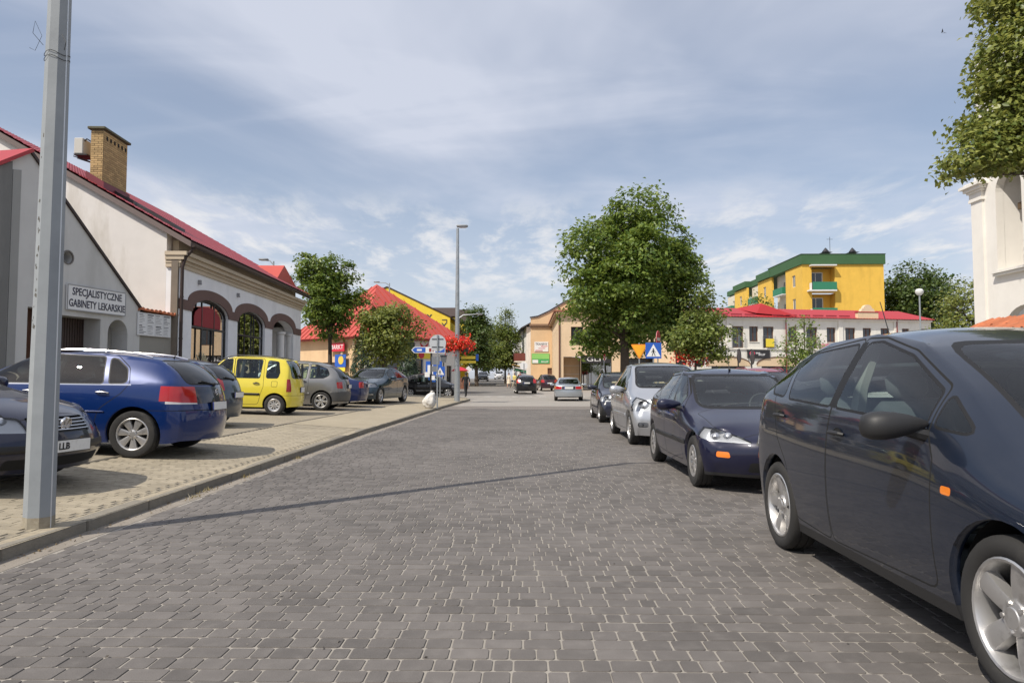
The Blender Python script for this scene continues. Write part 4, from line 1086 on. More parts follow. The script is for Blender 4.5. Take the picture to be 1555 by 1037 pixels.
def agila():
    P = dict(L=3.54, W=1.62, H=1.66, wr=.285, tw=.17, wheels=(.60, 2.96), rim='cover', paint=PAINT_YELLOW, zb=.22)
    P['nose'] = [(.08,.22,.82,.24), (.0,.38,.82,.24), (.0,.54,.82,.26), (.04,.70,.82,.26), (.12,.80,.78,.26)]
    P['hood'] = [(.34,.92,.82,.06), (.52,.97,.86,.06)]
    P['cabin'] = [(.66,1.02,.88,.05,.18), (.98,1.28,.82,.06,.15), (1.32,1.55,.77,.05,.10), (1.75,1.655,.75,.05,0), (2.45,1.66,.75,.05,0), (3.20,1.61,.74,.05,-.03), (3.36,1.36,.78,.03,-.08), (3.45,1.06,.82,.02,-.12)]
    P['belt'] = [(1.10,.99), (1.42,1.0), (1.80,1.0), (2.46,1.0), (3.12,1.0), (3.28,1.0)]
    P['tail'] = [(3.50,.86,.85,.14), (3.52,.66,.86,.16), (3.54,.45,.86,.16), (3.50,.24,.84,.14)]
    P['plan'] = [(0,.94), (.5,.985), (1.0,1.0), (2.5,1.0), (3.1,.985), (3.54,.95)]
    P['seats'] = (1.55, 2.35); P['seat_z'] = .62; P['cr_rail'] = .6
    P['cuts'] = [WS(.60,1.04,.54,1.51,smin=.5,smax=1.6), RW(.56,1.06,.52,1.53,smin=3.1),
        ('window','side',[(1.16,1.02),(1.74,1.03),(1.72,1.55),(1.52,1.53),(1.18,1.20)],[.03,.03,.04,.08,.05],WF),
        ('window','side',[(1.86,1.03),(2.52,1.035),(2.56,1.545),(1.84,1.55)],.05,WF),
        ('window','side',[(2.70,1.04),(3.02,1.045),(3.06,1.20),(3.00,1.50),(2.72,1.53)],.06,WF),
        ('headlight','front',[(.40,.66),(.80,.66),(.80,.88),(.48,.84)],.04,dict(mirror=True,nmin=.03)),
        ('tail_light','rear',[(.66,.66),(.90,.66),(.90,1.02),(.67,1.02)],.03,dict(mirror=True,nmin=.35)),
        ('tail_light','side',[(3.455,.66),(3.44,1.02),(3.6,1.02),(3.6,.66)],.02,dict(nmin=-.1,ymin=.6,over=('body','tail_light'))),
        ('moulding','side',[(.95,.55),(1.78,.55),(1.78,.61),(.95,.61)],.01),('moulding','side',[(1.84,.55),(2.55,.55),(2.55,.61),(1.84,.61)],.01),
        ('fuel_flap','seam',[(2.86,.80),(3.02,.80),(3.02,.95),(2.86,.95)],.03),
        ('gap','side',[(3.10,.555),(3.6,.555),(3.6,.563),(3.10,.563)],.0,dict(nmin=-.6)),('gap','rear',[(-.8,.555),(.8,.555),(.8,.563),(-.8,.563)],.0),
        ('gap','side',[(.5,1.612),(3.3,1.612),(3.3,1.62),(.5,1.62)],0,dict(nmin=-.2)),
        ('door','seam',[(.94,.30),(1.79,.28),(1.80,1.0),(1.78,1.585),(1.50,1.57),(1.12,1.22),(1.05,.97)],[.06,.05,.02,.05,.1,.08,.05]),
        ('rear_door','seam',[(1.80,.28),(2.50,.30),(2.58,.62),(2.64,.80),(2.63,1.0),(2.62,1.575),(1.79,1.585),(1.81,1.0)],[.06,.1,.1,.1,.1,.06,.04,.02])]
    P['offset'] = {'moulding': .012}; P['mats'] = {'tail_light': pbr('dark_red_lens',(.34,.012,.016),.15,coat=.6)}
    P['mirror'] = (1.12, 1.02, PAINT_YELLOW, 1.0); P['handles'] = [(1.66,.88,M_black),(2.44,.88,M_black)]
    P['rail'] = (1.4, 3.1); P['rail_mat'] = M_black; P['rw_z'] = 1.10
    P['extra'] = [lambda P, r, bm: plate(P, r, bm, .72, -1, w=.40, h=.14), roof_rails, rear_wiper]
    return P
def scenic():
    P = dict(L=4.17, W=1.72, H=1.62, wr=.305, tw=.19, wheels=(.80, 3.38), rim='six', paint=PAINT_GREY, zb=.20)
    P['nose'] = [(.10,.20,.80,.34), (.01,.38,.80,.34), (.0,.54,.80,.36), (.05,.68,.78,.38), (.16,.78,.74,.36)]
    P['hood'] = [(.40,.91,.80,.08), (.62,.98,.84,.08)]
    P['cabin'] = [(.82,1.05,.85,.07,.24), (1.22,1.30,.77,.07,.20), (1.66,1.52,.70,.06,.12), (2.2,1.61,.68,.06,0), (2.95,1.61,.67,.06,0), (3.60,1.50,.64,.06,-.04), (3.92,1.27,.70,.03,-.12), (4.08,1.03,.78,.02,-.20)]
    P['belt'] = [(1.34,.97), (1.76,.98), (2.24,.985), (2.96,1.0), (3.52,1.02), (3.78,1.03)]
    P['tail'] = [(4.13,.86,.83,.24), (4.16,.66,.85,.26), (4.17,.45,.85,.26), (4.10,.24,.83,.22)]
    P['plan'] = [(0,.92), (.6,.98), (1.3,1.0), (2.9,1.0), (3.6,.975), (4.17,.91)]
    P['seats'] = (1.95, 2.85); P['seat_z'] = .60
    P['cuts'] = [WS(.62,1.06,.54,1.49,smin=.6,smax=2.0), RW(.56,1.06,.48,1.44,smin=3.55),
        ('window','side',[(1.40,1.01),(2.20,1.02),(2.17,1.51),(1.95,1.49),(1.42,1.14)],[.03,.03,.04,.1,.06],WF),
        ('window','side',[(2.28,1.02),(2.86,1.035),(2.90,1.505),(2.26,1.515)],.05,WF),
        ('window','side',[(2.98,1.04),(3.42,1.06),(3.62,1.16),(3.50,1.36),(3.20,1.48),(2.99,1.50)],[.03,.08,.12,.12,.1,.03],WF),
        ('headlight','front',[(.40,.64),(.84,.64),(.86,.84),(.60,.80)],.05,dict(mirror=True,nmin=.03)),
        ('tail_light','side',[(3.88,.73),(3.84,.94),(4.02,.95),(4.35,.73)],.04,dict(nmin=-.2,ymin=.55)),
        ('moulding','side',[(1.12,.52),(3.0,.52),(3.0,.58),(1.12,.58)],.01),
        ('bumper','side',[(3.66,.30),(3.66,.62),(4.3,.62),(4.3,.30)],.03,dict(nmin=-1.1)),
        ('bumper','rear',[(-.9,.30),(.9,.30),(.9,.62),(-.9,.62)],.0),
        ('gap','rear',[(-.66,.63),(.66,.63),(.66,.64),(-.66,.64)],.0),
        ('door','seam',[(1.24,.28),(2.23,.26),(2.24,1.0),(2.22,1.55),(1.95,1.53),(1.40,1.16),(1.30,.94)],[.1,.06,.02,.05,.1,.08,.05]),
        ('rear_door','seam',[(2.24,.26),(2.85,.29),(2.92,.6),(2.95,.80),(2.94,1.04),(2.95,1.54),(2.225,1.55),(2.25,1.0)],[.06,.1,.1,.1,.1,.06,.04,.02])]
    P['offset'] = {'moulding': .012, 'bumper': .012}; P['mats'] = {'moulding': PAINT_GREY, 'bumper': pbr('bumper_grey',(.075,.075,.075),.5)}
    P['mirror'] = (1.42, 1.0, PAINT_GREY, 1.1); P['handles'] = [(2.08,.91,M_black),(2.80,.93,M_black)]; P['rw_z'] = 1.07
    P['extra'] = [lambda P, r, bm: plate(P, r, bm, .80, -1), rear_wiper]
    return P
def sedan(paint_=None):
    P = passat(); P['paint'] = paint_ or PAINT_DKBLUE; P['rim'] = 'five'
    P['cuts'] = [c for c in P['cuts'] if c[0] not in ('bonnet',)]
    P['cuts'] += [('tail_light','side',[(4.42,.72),(4.40,.93),(4.75,.94),(4.75,.72)],.03,dict(nmin=-.3,ymin=.52)),
                  ('gap','rear',[(-.8,.66),(.8,.66),(.8,.668),(-.8,.668)],.0)]
    P['mirror'] = (1.82, .97, P['paint'], .95)
    P['extra'] = [lambda P, r, bm: plate(P, r, bm, .80, -1), lambda P, r, bm: plate(P, r, bm, .44, 1)]
    return P
def civic():
    P = dict(L=4.40, W=1.70, H=1.375, wr=.29, tw=.185, wheels=(.86, 3.48), rim='five', paint=PAINT_LSILVER, zb=.18, far=True)
    P['nose'] = [(.10,.18,.80,.26), (.01,.34,.80,.26), (.0,.48,.80,.28), (.05,.58,.80,.3), (.15,.63,.78,.28)]
    P['hood'] = [(.50,.76,.80,.05), (.85,.82,.84,.05)]
    P['cabin'] = [(1.20,.88,.86,.05,.2), (1.60,1.08,.77,.06,.18), (2.0,1.28,.70,.05,.10), (2.45,1.375,.67,.05,0), (2.95,1.36,.66,.05,0), (3.35,1.27,.65,.05,-.02), (3.65,1.10,.72,.03,-.06), (3.88,.98,.78,.02,-.10)]
    P['belt'] = [(1.68,.87), (2.05,.88), (2.46,.89), (2.95,.90), (3.32,.91), (3.6,.93)]
    P['deck'] = [(4.28,.95,.80,.03)]
    P['tail'] = [(4.37,.80,.84,.14), (4.38,.64,.85,.16), (4.40,.45,.86,.18), (4.33,.22,.84,.16)]
    P['plan'] = [(0,.94), (.6,.99), (1.3,1.0), (3.4,1.0), (3.9,.985), (4.40,.95)]
    P['seats'] = (2.15, 2.95); P['seat_z'] = .44
    P['cuts'] = [WS(.62,.90,.54,1.24,smin=1.0,smax=2.2), RW(.58,1.0,.49,1.24,smin=3.2,smax=4.1),
        ('window','side',[(1.80,.905),(2.62,.92),(2.62,1.285),(2.2,1.26),(1.82,1.02)],[.03,.02,.04,.1,.05],WF),
        ('window','side',[(2.70,.92),(3.15,.935),(3.34,1.04),(3.1,1.23),(2.70,1.28)],[.03,.04,.06,.08,.03],WF),
        ('tail_light','rear',[(.40,.685),(.90,.685),(.90,.845),(.40,.845)],.03,dict(mirror=True,nmin=.03)),
        ('tail_light','side',[(4.20,.70),(4.18,.84),(4.5,.84),(4.5,.70)],.02,dict(nmin=-.3,ymin=.5)),
        ('grille','rear',[(-.385,.675),(.385,.675),(.385,.86),(-.385,.86)],.02),
        ('gap','rear',[(-.84,.628),(.84,.628),(.84,.645),(-.84,.645)],.0),
        ('moulding','rear',[(-.9,.12),(.9,.12),(.9,.27),(-.9,.27)],.0),
        ('door','seam',[(1.40,.26),(2.68,.25),(2.70,.90),(2.68,1.31),(2.2,1.29),(1.76,1.04),(1.60,.86)],[.1,.06,.02,.05,.1,.08,.05])]
    P['mirror'] = (1.78, .90, PAINT_LSILVER, .9)
    P['extra'] = [lambda P, r, bm: plate(P, r, bm, .76, -1)]
    return P
def modus(paint_=None, far=True):
    pm = paint_ or PAINT_BLACK
    P = dict(L=3.80, W=1.70, H=1.58, wr=.30, tw=.185, wheels=(.70, 3.19), rim='six', paint=pm, zb=.20, far=far)
    P['nose'] = [(.08,.20,.80,.34), (.0,.36,.80,.34), (.0,.52,.80,.36), (.06,.66,.78,.38), (.18,.76,.74,.36)]
    P['hood'] = [(.40,.88,.80,.08), (.62,.95,.84,.08)]
    P['cabin'] = [(.80,1.01,.85,.07,.24), (1.16,1.24,.77,.07,.20), (1.56,1.46,.70,.06,.12), (2.05,1.575,.68,.06,0), (2.7,1.57,.67,.06,0), (3.34,1.48,.64,.06,-.04), (3.60,1.26,.70,.03,-.12), (3.70,1.03,.78,.02,-.18)]
    P['belt'] = [(1.28,.95), (1.66,.96), (2.08,.97), (2.72,.99), (3.26,1.02), (3.48,1.04)]
    P['tail'] = [(3.75,.86,.83,.20), (3.79,.66,.85,.22), (3.80,.45,.85,.22), (3.74,.24,.83,.20)]
    P['plan'] = [(0,.92), (.6,.98), (1.2,1.0), (2.7,1.0), (3.3,.975), (3.80,.92)]
    P['seats'] = (1.8, 2.6); P['seat_z'] = .58
    P['cuts'] = [WS(.62,1.03,.54,1.43,smin=.6,smax=1.9), RW(.56,1.06,.48,1.42,smin=3.3),
        ('window','side',[(1.40,.99),(2.06,1.0),(2.04,1.475),(1.8,1.45),(1.42,1.14)],[.03,.03,.04,.1,.06],WF),
        ('window','side',[(2.14,1.0),(2.70,1.02),(2.74,1.46),(2.12,1.475)],.05,WF),
        ('window','side',[(2.84,1.04),(3.14,1.08),(3.2,1.2),(3.08,1.40),(2.86,1.45)],.06,WF),
        ('headlight','side',[(.06,.62),(.10,.78),(.55,.90),(.50,.76),(.3,.64)],.04,dict(nmin=.0,ymin=.45)),
        ('headlight','front',[(.42,.62),(.86,.62),(.88,.80),(.66,.76)],.05,dict(mirror=True,nmin=.03)),
        ('tail_light','side',[(3.52,.78),(3.46,1.02),(3.62,1.06),(3.9,.78)],.04,dict(nmin=-.2,ymin=.5)),
        ('grille','front',[(-.34,.55),(.34,.55),(.32,.66),(-.32,.66)],.03),
        ('moulding','side',[(1.05,.42),(2.8,.42),(2.8,.46),(1.05,.46)],.01),
        ('door','seam',[(1.16,.28),(2.09,.26),(2.10,.98),(2.08,1.52),(1.8,1.50),(1.38,1.16),(1.26,.93)],[.1,.06,.02,.05,.1,.08,.05]),
        ('rear_door','seam',[(2.10,.26),(2.68,.29),(2.76,.6),(2.80,.80),(2.79,1.02),(2.80,1.50),(2.085,1.52),(2.11,.98)],[.06,.1,.1,.1,.1,.06,.04,.02])]
    P['offset'] = {'moulding': .012}; P['mats'] = {'moulding': M_alloy}
    P['mirror'] = (1.40, .99, pm, 1.0); P['handles'] = [(1.94,.90,M_chrome),(2.64,.92,M_chrome)]
    P['extra'] = [lambda P, r, bm: plate(P, r, bm, .72, -1), lambda P, r, bm: plate(P, r, bm, .44, 1)]
    return P
def parked_small():
    P = modus(pbr('paint_ink', (.012,.014,.028), .3, coat=1.0), False); P['rail'] = (1.75, 3.2); P['rail_mat'] = M_alloy
    P['extra'] = [lambda P, r, bm: plate(P, r, bm, .44, 1), roof_rails]; P['mats'] = {'moulding': M_black}; P['H'] = 1.50
    return P
def cmax():
    P = altea(); P['levels'] = 2; P['L'] = 4.33; P['W'] = 1.80; P['H'] = 1.60; P['paint'] = PAINT_BLACK; P['rim'] = 'five'; P['far'] = True
    P['cuts'] = [c for c in P['cuts'] if c[0] not in ('bonnet', 'tail_light', 'indicator', 'intake', 'headlight')]
    P['cuts'] += [('tail_light','side',[(3.98,.90),(3.92,1.20),(4.06,1.24),(4.40,.90)],.03,dict(nmin=-.2,ymin=.56)),
                  ('gap','rear',[(-.8,.62),(.8,.62),(.8,.63),(-.8,.63)],.0)]
    P['mirror'] = (1.46, 1.02, PAINT_BLACK, 1.0)
    P['extra'] = [lambda P, r, bm: plate(P, r, bm, .90, -1)]
    return P
def bmw():
    P = dict(L=5.0, W=1.90, H=1.56, wr=.35, tw=.24, wheels=(.88, 3.95), rim='ten', paint=PAINT_TEAL, zb=.21)
    P['nose'] = [(.10,.21,.82,.30), (.01,.40,.82,.30), (.0,.56,.82,.32), (.03,.70,.80,.34), (.12,.80,.76,.32)]
    P['hood'] = [(.55,.94,.78,.07), (1.05,1.02,.82,.07)]
    P['cabin'] = [(1.42,1.07,.84,.06,.26), (1.82,1.27,.75,.07,.2), (2.25,1.46,.68,.06,.12), (2.8,1.555,.66,.06,0), (3.5,1.53,.65,.06,0), (4.2,1.41,.62,.05,-.02), (4.6,1.24,.70,.03,-.06), (4.82,1.12,.76,.02,-.14)]
    P['belt'] = [(1.95,1.02), (2.35,1.035), (2.82,1.05), (3.5,1.07), (4.1,1.09), (4.45,1.09)]
    P['tail'] = [(4.93,.95,.82,.2), (4.97,.74,.84,.22), (5.0,.5,.85,.22), (4.92,.26,.83,.2)]
    P['plan'] = [(0,.93), (.7,.985), (1.4,1.0), (3.6,1.0), (4.3,.98), (5.0,.93)]
    P['seats'] = (2.45, 3.4); P['seat_z'] = .58; P['lamp_spots'] = [(-.30,0),(.30,0)]
    P['cuts'] = [WS(.66,1.09,.55,1.42,smin=1.2,smax=2.5), RW(.5,1.16,.46,1.34,smin=4.0),
        ('window','side',[(2.02,1.07),(2.80,1.085),(2.78,1.46),(2.5,1.44),(2.04,1.19)],[.03,.02,.04,.1,.05],WF),
        ('window','side',[(2.88,1.085),(3.72,1.11),(3.76,1.36),(3.55,1.42),(2.86,1.465)],[.03,.03,.06,.08,.04],WF),
        ('window','side',[(3.82,1.12),(4.15,1.14),(4.1,1.26),(3.84,1.35)],.04,WF),
        ('headlight','front',[(.44,.68),(.88,.70),(.92,.85),(.74,.86),(.46,.80)],[.03,.06,.03,.05,.04],dict(mirror=True,nmin=.03)),
        ('headlight','side',[(.04,.69),(.06,.82),(.50,.875),(.46,.78),(.25,.70)],.03,dict(nmin=.05,ymin=.45)),
        ('grille','front',[(.03,.59),(.26,.59),(.34,.70),(.30,.80),(.04,.80)],.05,dict(mirror=True,frame=.018,fname='chrome_strip')),
        ('intake','front',[(-.50,.30),(.50,.30),(.54,.44),(-.54,.44)],.05),
        ('fog_light','front',[(.62,.34),(.82,.36),(.80,.44),(.62,.43)],.03,dict(mirror=True)),
        ('door','seam',[(1.62,.30),(2.83,.28),(2.84,1.07),(2.82,1.49),(2.5,1.475),(1.98,1.21),(1.85,1.0)],[.1,.06,.02,.05,.1,.08,.05]),
        ('rear_door','seam',[(2.84,.28),(3.5,.30),(3.6,.7),(3.75,.9),(3.80,1.12),(3.80,1.40),(3.55,1.45),(2.825,1.49),(2.85,1.07)],[.06,.1,.2,.1,.1,.1,.06,.04,.02]),
        ('bonnet','top',[(.18,-.5),(.18,.5),(.6,.72),(1.55,.78),(1.55,-.78),(.6,-.72)],.06,dict(seam=True))]
    P['offset'] = {'grille': -.015}
    P['mirror'] = (2.0, 1.05, PAINT_TEAL, .95); P['handles'] = [(2.68,.95,PAINT_TEAL),(3.66,.98,PAINT_TEAL)]
    P['extra'] = [lambda P, r, bm: plate(P, r, bm, .50, 1), bmw_front, wipers]
    return P
def bmw_front(P, root, bm):
    g = MB()
    for sg in (-1, 1):
        for k in range(8):
            y = sg*(.055+.03*k); x0 = surf_x(bm, y, .62, 1); x1 = surf_x(bm, y, .78, 1)
            if x0 and x1: g.tube([(x0-.008, y, .615), (x1-.008, y, .785)], .005, 4)
    g.build('grille_bar', M_alloy, root)
    for z, w in ((.415, .49), (.345, .46)):
        pts = []
        for k in range(9):
            y = -w+2*w*k/8; x = surf_x(bm, y, z, 1)
            if x: pts.append((x+.004, y, z))
        q = MB(); q.tube(pts, .011, 5); q.build('intake_bar', M_alloy, root, True)
def red_estate():
    P = small_hatch(PAINT_RED, 4.2, 1.72, 1.50); P['rail'] = (2.05, 3.5); P['rail_mat'] = PAINT_RED
    P['extra'] = [lambda P, r, bm: plate(P, r, bm, .46, 1), roof_rails, wipers]
    return P
def far_hatch(c): P = small_hatch(c, 4.1, 1.72, 1.5); P['far'] = True; P['extra'] = P['extra'][:2]; return P
# ---------------------------------------------------------------- ground, road, pavement
rng = np.random.default_rng(7); random.seed(7)
def terr(y): return 0.018*max(0.0, min(y, 135.0)-62.0)
KERB = [(-3.62,-6), (-3.66,2), (-3.70,8), (-3.76,17), (-3.58,30), (-3.40,37), (-3.22,42), (-3.75,45.6), (-5.6,48.0), (-12,50.0), (-45,54)]
def kerb_x(y):
    for (x0, y0), (x1, y1) in zip(KERB[:7], KERB[1:7]):
        if y0 <= y <= y1: return x0+(x1-x0)*(y-y0)/(y1-y0)
    return KERB[0][0] if y < 0 else KERB[6][0]
def pav_z(x, y=0):
    """height of the left pavement and car park, which climbs away from the road"""
    d = max(0.0, -3.72-x)
    return .085+.062*min(d, 2.2)+.030*max(0.0, min(d, 8.0)-2.2)

def brick_mat(name, c1, c2, mortar, bw, rh, ms, rough=.85, bump=.4, dirt=None, scale=1.0, rot=0.0, off=.5, squash=1.0, var=.10):
    m = bpy.data.materials.new(name); m.use_nodes = True; nt = m.node_tree; N = nt.nodes.new; L = nt.links.new
    b = nt.nodes['Principled BSDF']; b.inputs['Roughness'].default_value = rough
    tc = N('ShaderNodeTexCoord'); mp = N('ShaderNodeMapping'); mp.inputs['Rotation'].default_value = (0, 0, rot); L(tc.outputs['Object'], mp.inputs[0])
    br = N('ShaderNodeTexBrick'); br.inputs['Scale'].default_value = scale; br.inputs['Color1'].default_value = (*c1, 1); br.inputs['Color2'].default_value = (*c2, 1)
    br.inputs['Mortar'].default_value = (*mortar, 1); br.inputs['Mortar Size'].default_value = ms; br.inputs['Brick Width'].default_value = bw; br.inputs['Row Height'].default_value = rh
    br.offset = off; br.squash = squash; br.inputs['Mortar Smooth'].default_value = .3
    L(mp.outputs[0], br.inputs['Vector'])
    n = N('ShaderNodeTexNoise'); n.inputs['Scale'].default_value = .7; n.inputs['Detail'].default_value = 8; n.inputs['Roughness'].default_value = .65; L(tc.outputs['Object'], n.inputs['Vector'])
    n2 = N('ShaderNodeTexNoise'); n2.inputs['Scale'].default_value = 45; n2.inputs['Detail'].default_value = 3; L(tc.outputs['Object'], n2.inputs['Vector'])
    mm = N('ShaderNodeMath'); mm.operation = 'MULTIPLY_ADD'; L(n.outputs[0], mm.inputs[0]); mm.inputs[1].default_value = var*4; mm.inputs[2].default_value = 1-var*2
    m2 = N('ShaderNodeMath'); m2.operation = 'MULTIPLY_ADD'; L(n2.outputs[0], m2.inputs[0]); m2.inputs[1].default_value = .3; L(mm.outputs[0], m2.inputs[2])
    m3 = N('ShaderNodeMath'); m3.operation = 'SUBTRACT'; L(m2.outputs[0], m3.inputs[0]); m3.inputs[1].default_value = .15
    hs = N('ShaderNodeHueSaturation'); L(br.outputs['Color'], hs.inputs['Color']); L(m3.outputs[0], hs.inputs['Value']); L(hs.outputs[0], b.inputs['Base Color'])
    bp = N('ShaderNodeBump'); bp.inputs['Strength'].default_value = bump; bp.inputs['Distance'].default_value = .006
    iv = N('ShaderNodeMath'); iv.operation = 'SUBTRACT'; iv.inputs[0].default_value = 1; L(br.outputs['Fac'], iv.inputs[1]); L(iv.outputs[0], bp.inputs['Height']); L(bp.outputs[0], b.inputs['Normal'])
    return m
def paver_mat(name, col, isl, dirtcol, big=.5):
    """one colour per stone, fine grain, broad worn patches"""
    m = bpy.data.materials.new(name); m.use_nodes = True; nt = m.node_tree; N = nt.nodes.new; L = nt.links.new
    b = nt.nodes['Principled BSDF']; b.inputs['Roughness'].default_value = .78; b.inputs['Specular IOR Level'].default_value = .4
    g = N('ShaderNodeNewGeometry'); oi = N('ShaderNodeObjectInfo'); tc = N('ShaderNodeTexCoord')
    ad = N('ShaderNodeMath'); ad.operation = 'ADD'; L(g.outputs['Random Per Island'], ad.inputs[0]); L(oi.outputs['Random'], ad.inputs[1])
    fr = N('ShaderNodeMath'); fr.operation = 'FRACT'; L(ad.outputs[0], fr.inputs[0])
    n1 = N('ShaderNodeTexNoise'); n1.inputs['Scale'].default_value = 260; n1.inputs['Detail'].default_value = 3; L(g.outputs['Position'], n1.inputs['Vector'])
    n2 = N('ShaderNodeTexNoise'); n2.inputs['Scale'].default_value = big; n2.inputs['Detail'].default_value = 7; n2.inputs['Roughness'].default_value = .62; L(g.outputs['Position'], n2.inputs['Vector'])
    n3 = N('ShaderNodeTexNoise'); n3.inputs['Scale'].default_value = 9; n3.inputs['Detail'].default_value = 5; L(g.outputs['Position'], n3.inputs['Vector'])
    def ma(a, k, c):
        q = N('ShaderNodeMath'); q.operation = 'MULTIPLY_ADD'; L(a, q.inputs[0]); q.inputs[1].default_value = k
        if isinstance(c, float): q.inputs[2].default_value = c
        else: L(c, q.inputs[2])
        return q.outputs[0]
    v = ma(fr.outputs[0], isl, 1-isl/2); v = ma(n1.outputs[0], .7, v); v = ma(n2.outputs[0], 1.05, v); v = ma(n3.outputs[0], .35, v)
    v = ma(v, 1.0, -1.05)
    hs = N('ShaderNodeHueSaturation'); hs.inputs['Color'].default_value = (*col, 1); L(v, hs.inputs['Value'])
    mr = N('ShaderNodeMapRange'); L(n3.outputs[0], mr.inputs[0]); mr.inputs[1].default_value = .55; mr.inputs[2].default_value = .8; mr.inputs[4].default_value = .35
    mx = N('ShaderNodeMixRGB'); L(mr.outputs[0], mx.inputs[0]); L(hs.outputs[0], mx.inputs[1]); mx.inputs[2].default_value = (*dirtcol, 1); L(mx.outputs[0], b.inputs['Base Color'])
    bp = N('ShaderNodeBump'); bp.inputs['Strength'].default_value = .5; bp.inputs['Distance'].default_value = .002; L(n1.outputs[0], bp.inputs['Height']); L(bp.outputs[0], b.inputs['Normal'])
    return m
M_pav_road = paver_mat('road_paver', (.130,.118,.109), .34, (.20,.185,.17))
M_pav_walk = paver_mat('walk_paver', (.315,.272,.20), .22, (.35,.305,.235))
M_sand = pbr('joint_sand', (.30,.275,.24), .95, var=.2, vscale=2.5, bump=.4, bscale=200, dirt=(.15,.13,.11,.7), dscale=.9)
M_sand_w = pbr('walk_joint', (.20,.175,.135), .95, var=.2, vscale=3)
M_road_far = brick_mat('road_far', (.140,.121,.107), (.168,.146,.13), (.27,.245,.215), .15, .13, .007, bump=.15)
M_walk_far = brick_mat('walk_far', (.325,.275,.195), (.36,.31,.225), (.21,.18,.13), .20, .10, .004)
M_bay = brick_mat('bay_paving', (.27,.23,.17), (.32,.275,.205), (.15,.13,.095), .20, .10, .006)
M_junction = brick_mat('junction_paving', (.27,.25,.225), (.31,.285,.255), (.33,.30,.27), .16, .13, .005, bump=.1)
M_kerb = pbr('kerb_concrete', (.205,.185,.15), .9, var=.22, vscale=5, bump=.6, bscale=90, dirt=(.12,.10,.075,.6), dscale=4, objrand=.25)
M_gutter = pbr('gutter_dust', (.25,.22,.185), .95, var=.22, vscale=4, bump=.5, bscale=160, dirt=(.17,.15,.13,.6), dscale=3)

# the wide ground, gently climbing beyond the junction
g = MB(); ys = [-60, -10, 0, 30, 62, 90, 135, 400, 1400]
for y0, y1 in zip(ys, ys[1:]): g.quad((-900, y0, terr(y0)-.07), (900, y0, terr(y0)-.07), (900, y1, terr(y1)-.07), (-900, y1, terr(y1)-.07))
tag(g.build('ground', pbr('ground_soil', (.20,.18,.15), .95, var=.15, vscale=.2)), kind='structure')
# road of small pavers: the sand bed, then each stone
PAVE_END = 30.0; RX1 = 4.62
g = MB(); n = 30
for k in range(n):
    y0 = -6+(PAVE_END+6)*k/n; y1 = -6+(PAVE_END+6)*(k+1)/n
    g.quad((kerb_x(y0)-.06, y0, -.0045), (RX1, y0, -.0045), (RX1, y1, -.0045), (kerb_x(y1)-.06, y1, -.0045))
road = tag(g.build('road', M_sand), kind='structure')
g = MB()
g.quad((-3.64, PAVE_END, .0), (RX1, PAVE_END, .0), (RX1, 33.4, .0), (-3.5, 33.4, .0))
g.build('paved_strip', M_road_far, road)
g = MB(); ys = [33.4, 40, 48, 56, 62, 75, 90, 135, 330]
for y0, y1 in zip(ys, ys[1:]): g.quad((-60, y0, terr(y0)-.004), (60, y0, terr(y0)-.004), (60, y1, terr(y1)-.004), (-60, y1, terr(y1)-.004))
junction = tag(g.build('junction_road', M_junction), kind='structure')
g = MB()        # asphalt street that leads on
for y0, y1 in ((54, 62), (62, 90), (90, 135), (135, 330)):
    f = lambda y, e: (-2.3-.07*(y-54)+e*3.2, y, terr(y)+.002)
    g.quad(f(y0, -1), f(y0, 1), f(y1, 1), f(y1, -1))
tag(g.build('far_street', pbr('far_asphalt', (.17,.16,.15), .9, var=.15, vscale=.8)), kind='structure')
g = MB()        # worn crossing stripes before the junction
for k in range(8):
    x = -2.9+k*.98; g.quad((x, 49.0, .004), (x+.5, 49.0, .004), (x+.5, 52.6, .004), (x, 52.6, .004))
for k in range(7):
    y = 36.8+k*.0; 
mk = g.build('crossing_stripes', pbr('worn_white', (.42,.40,.37), .85, dirt=(.24,.225,.20,.95), dscale=3, dlo=.40, dhi=.62), junction); mk['kind'] = 'structure'

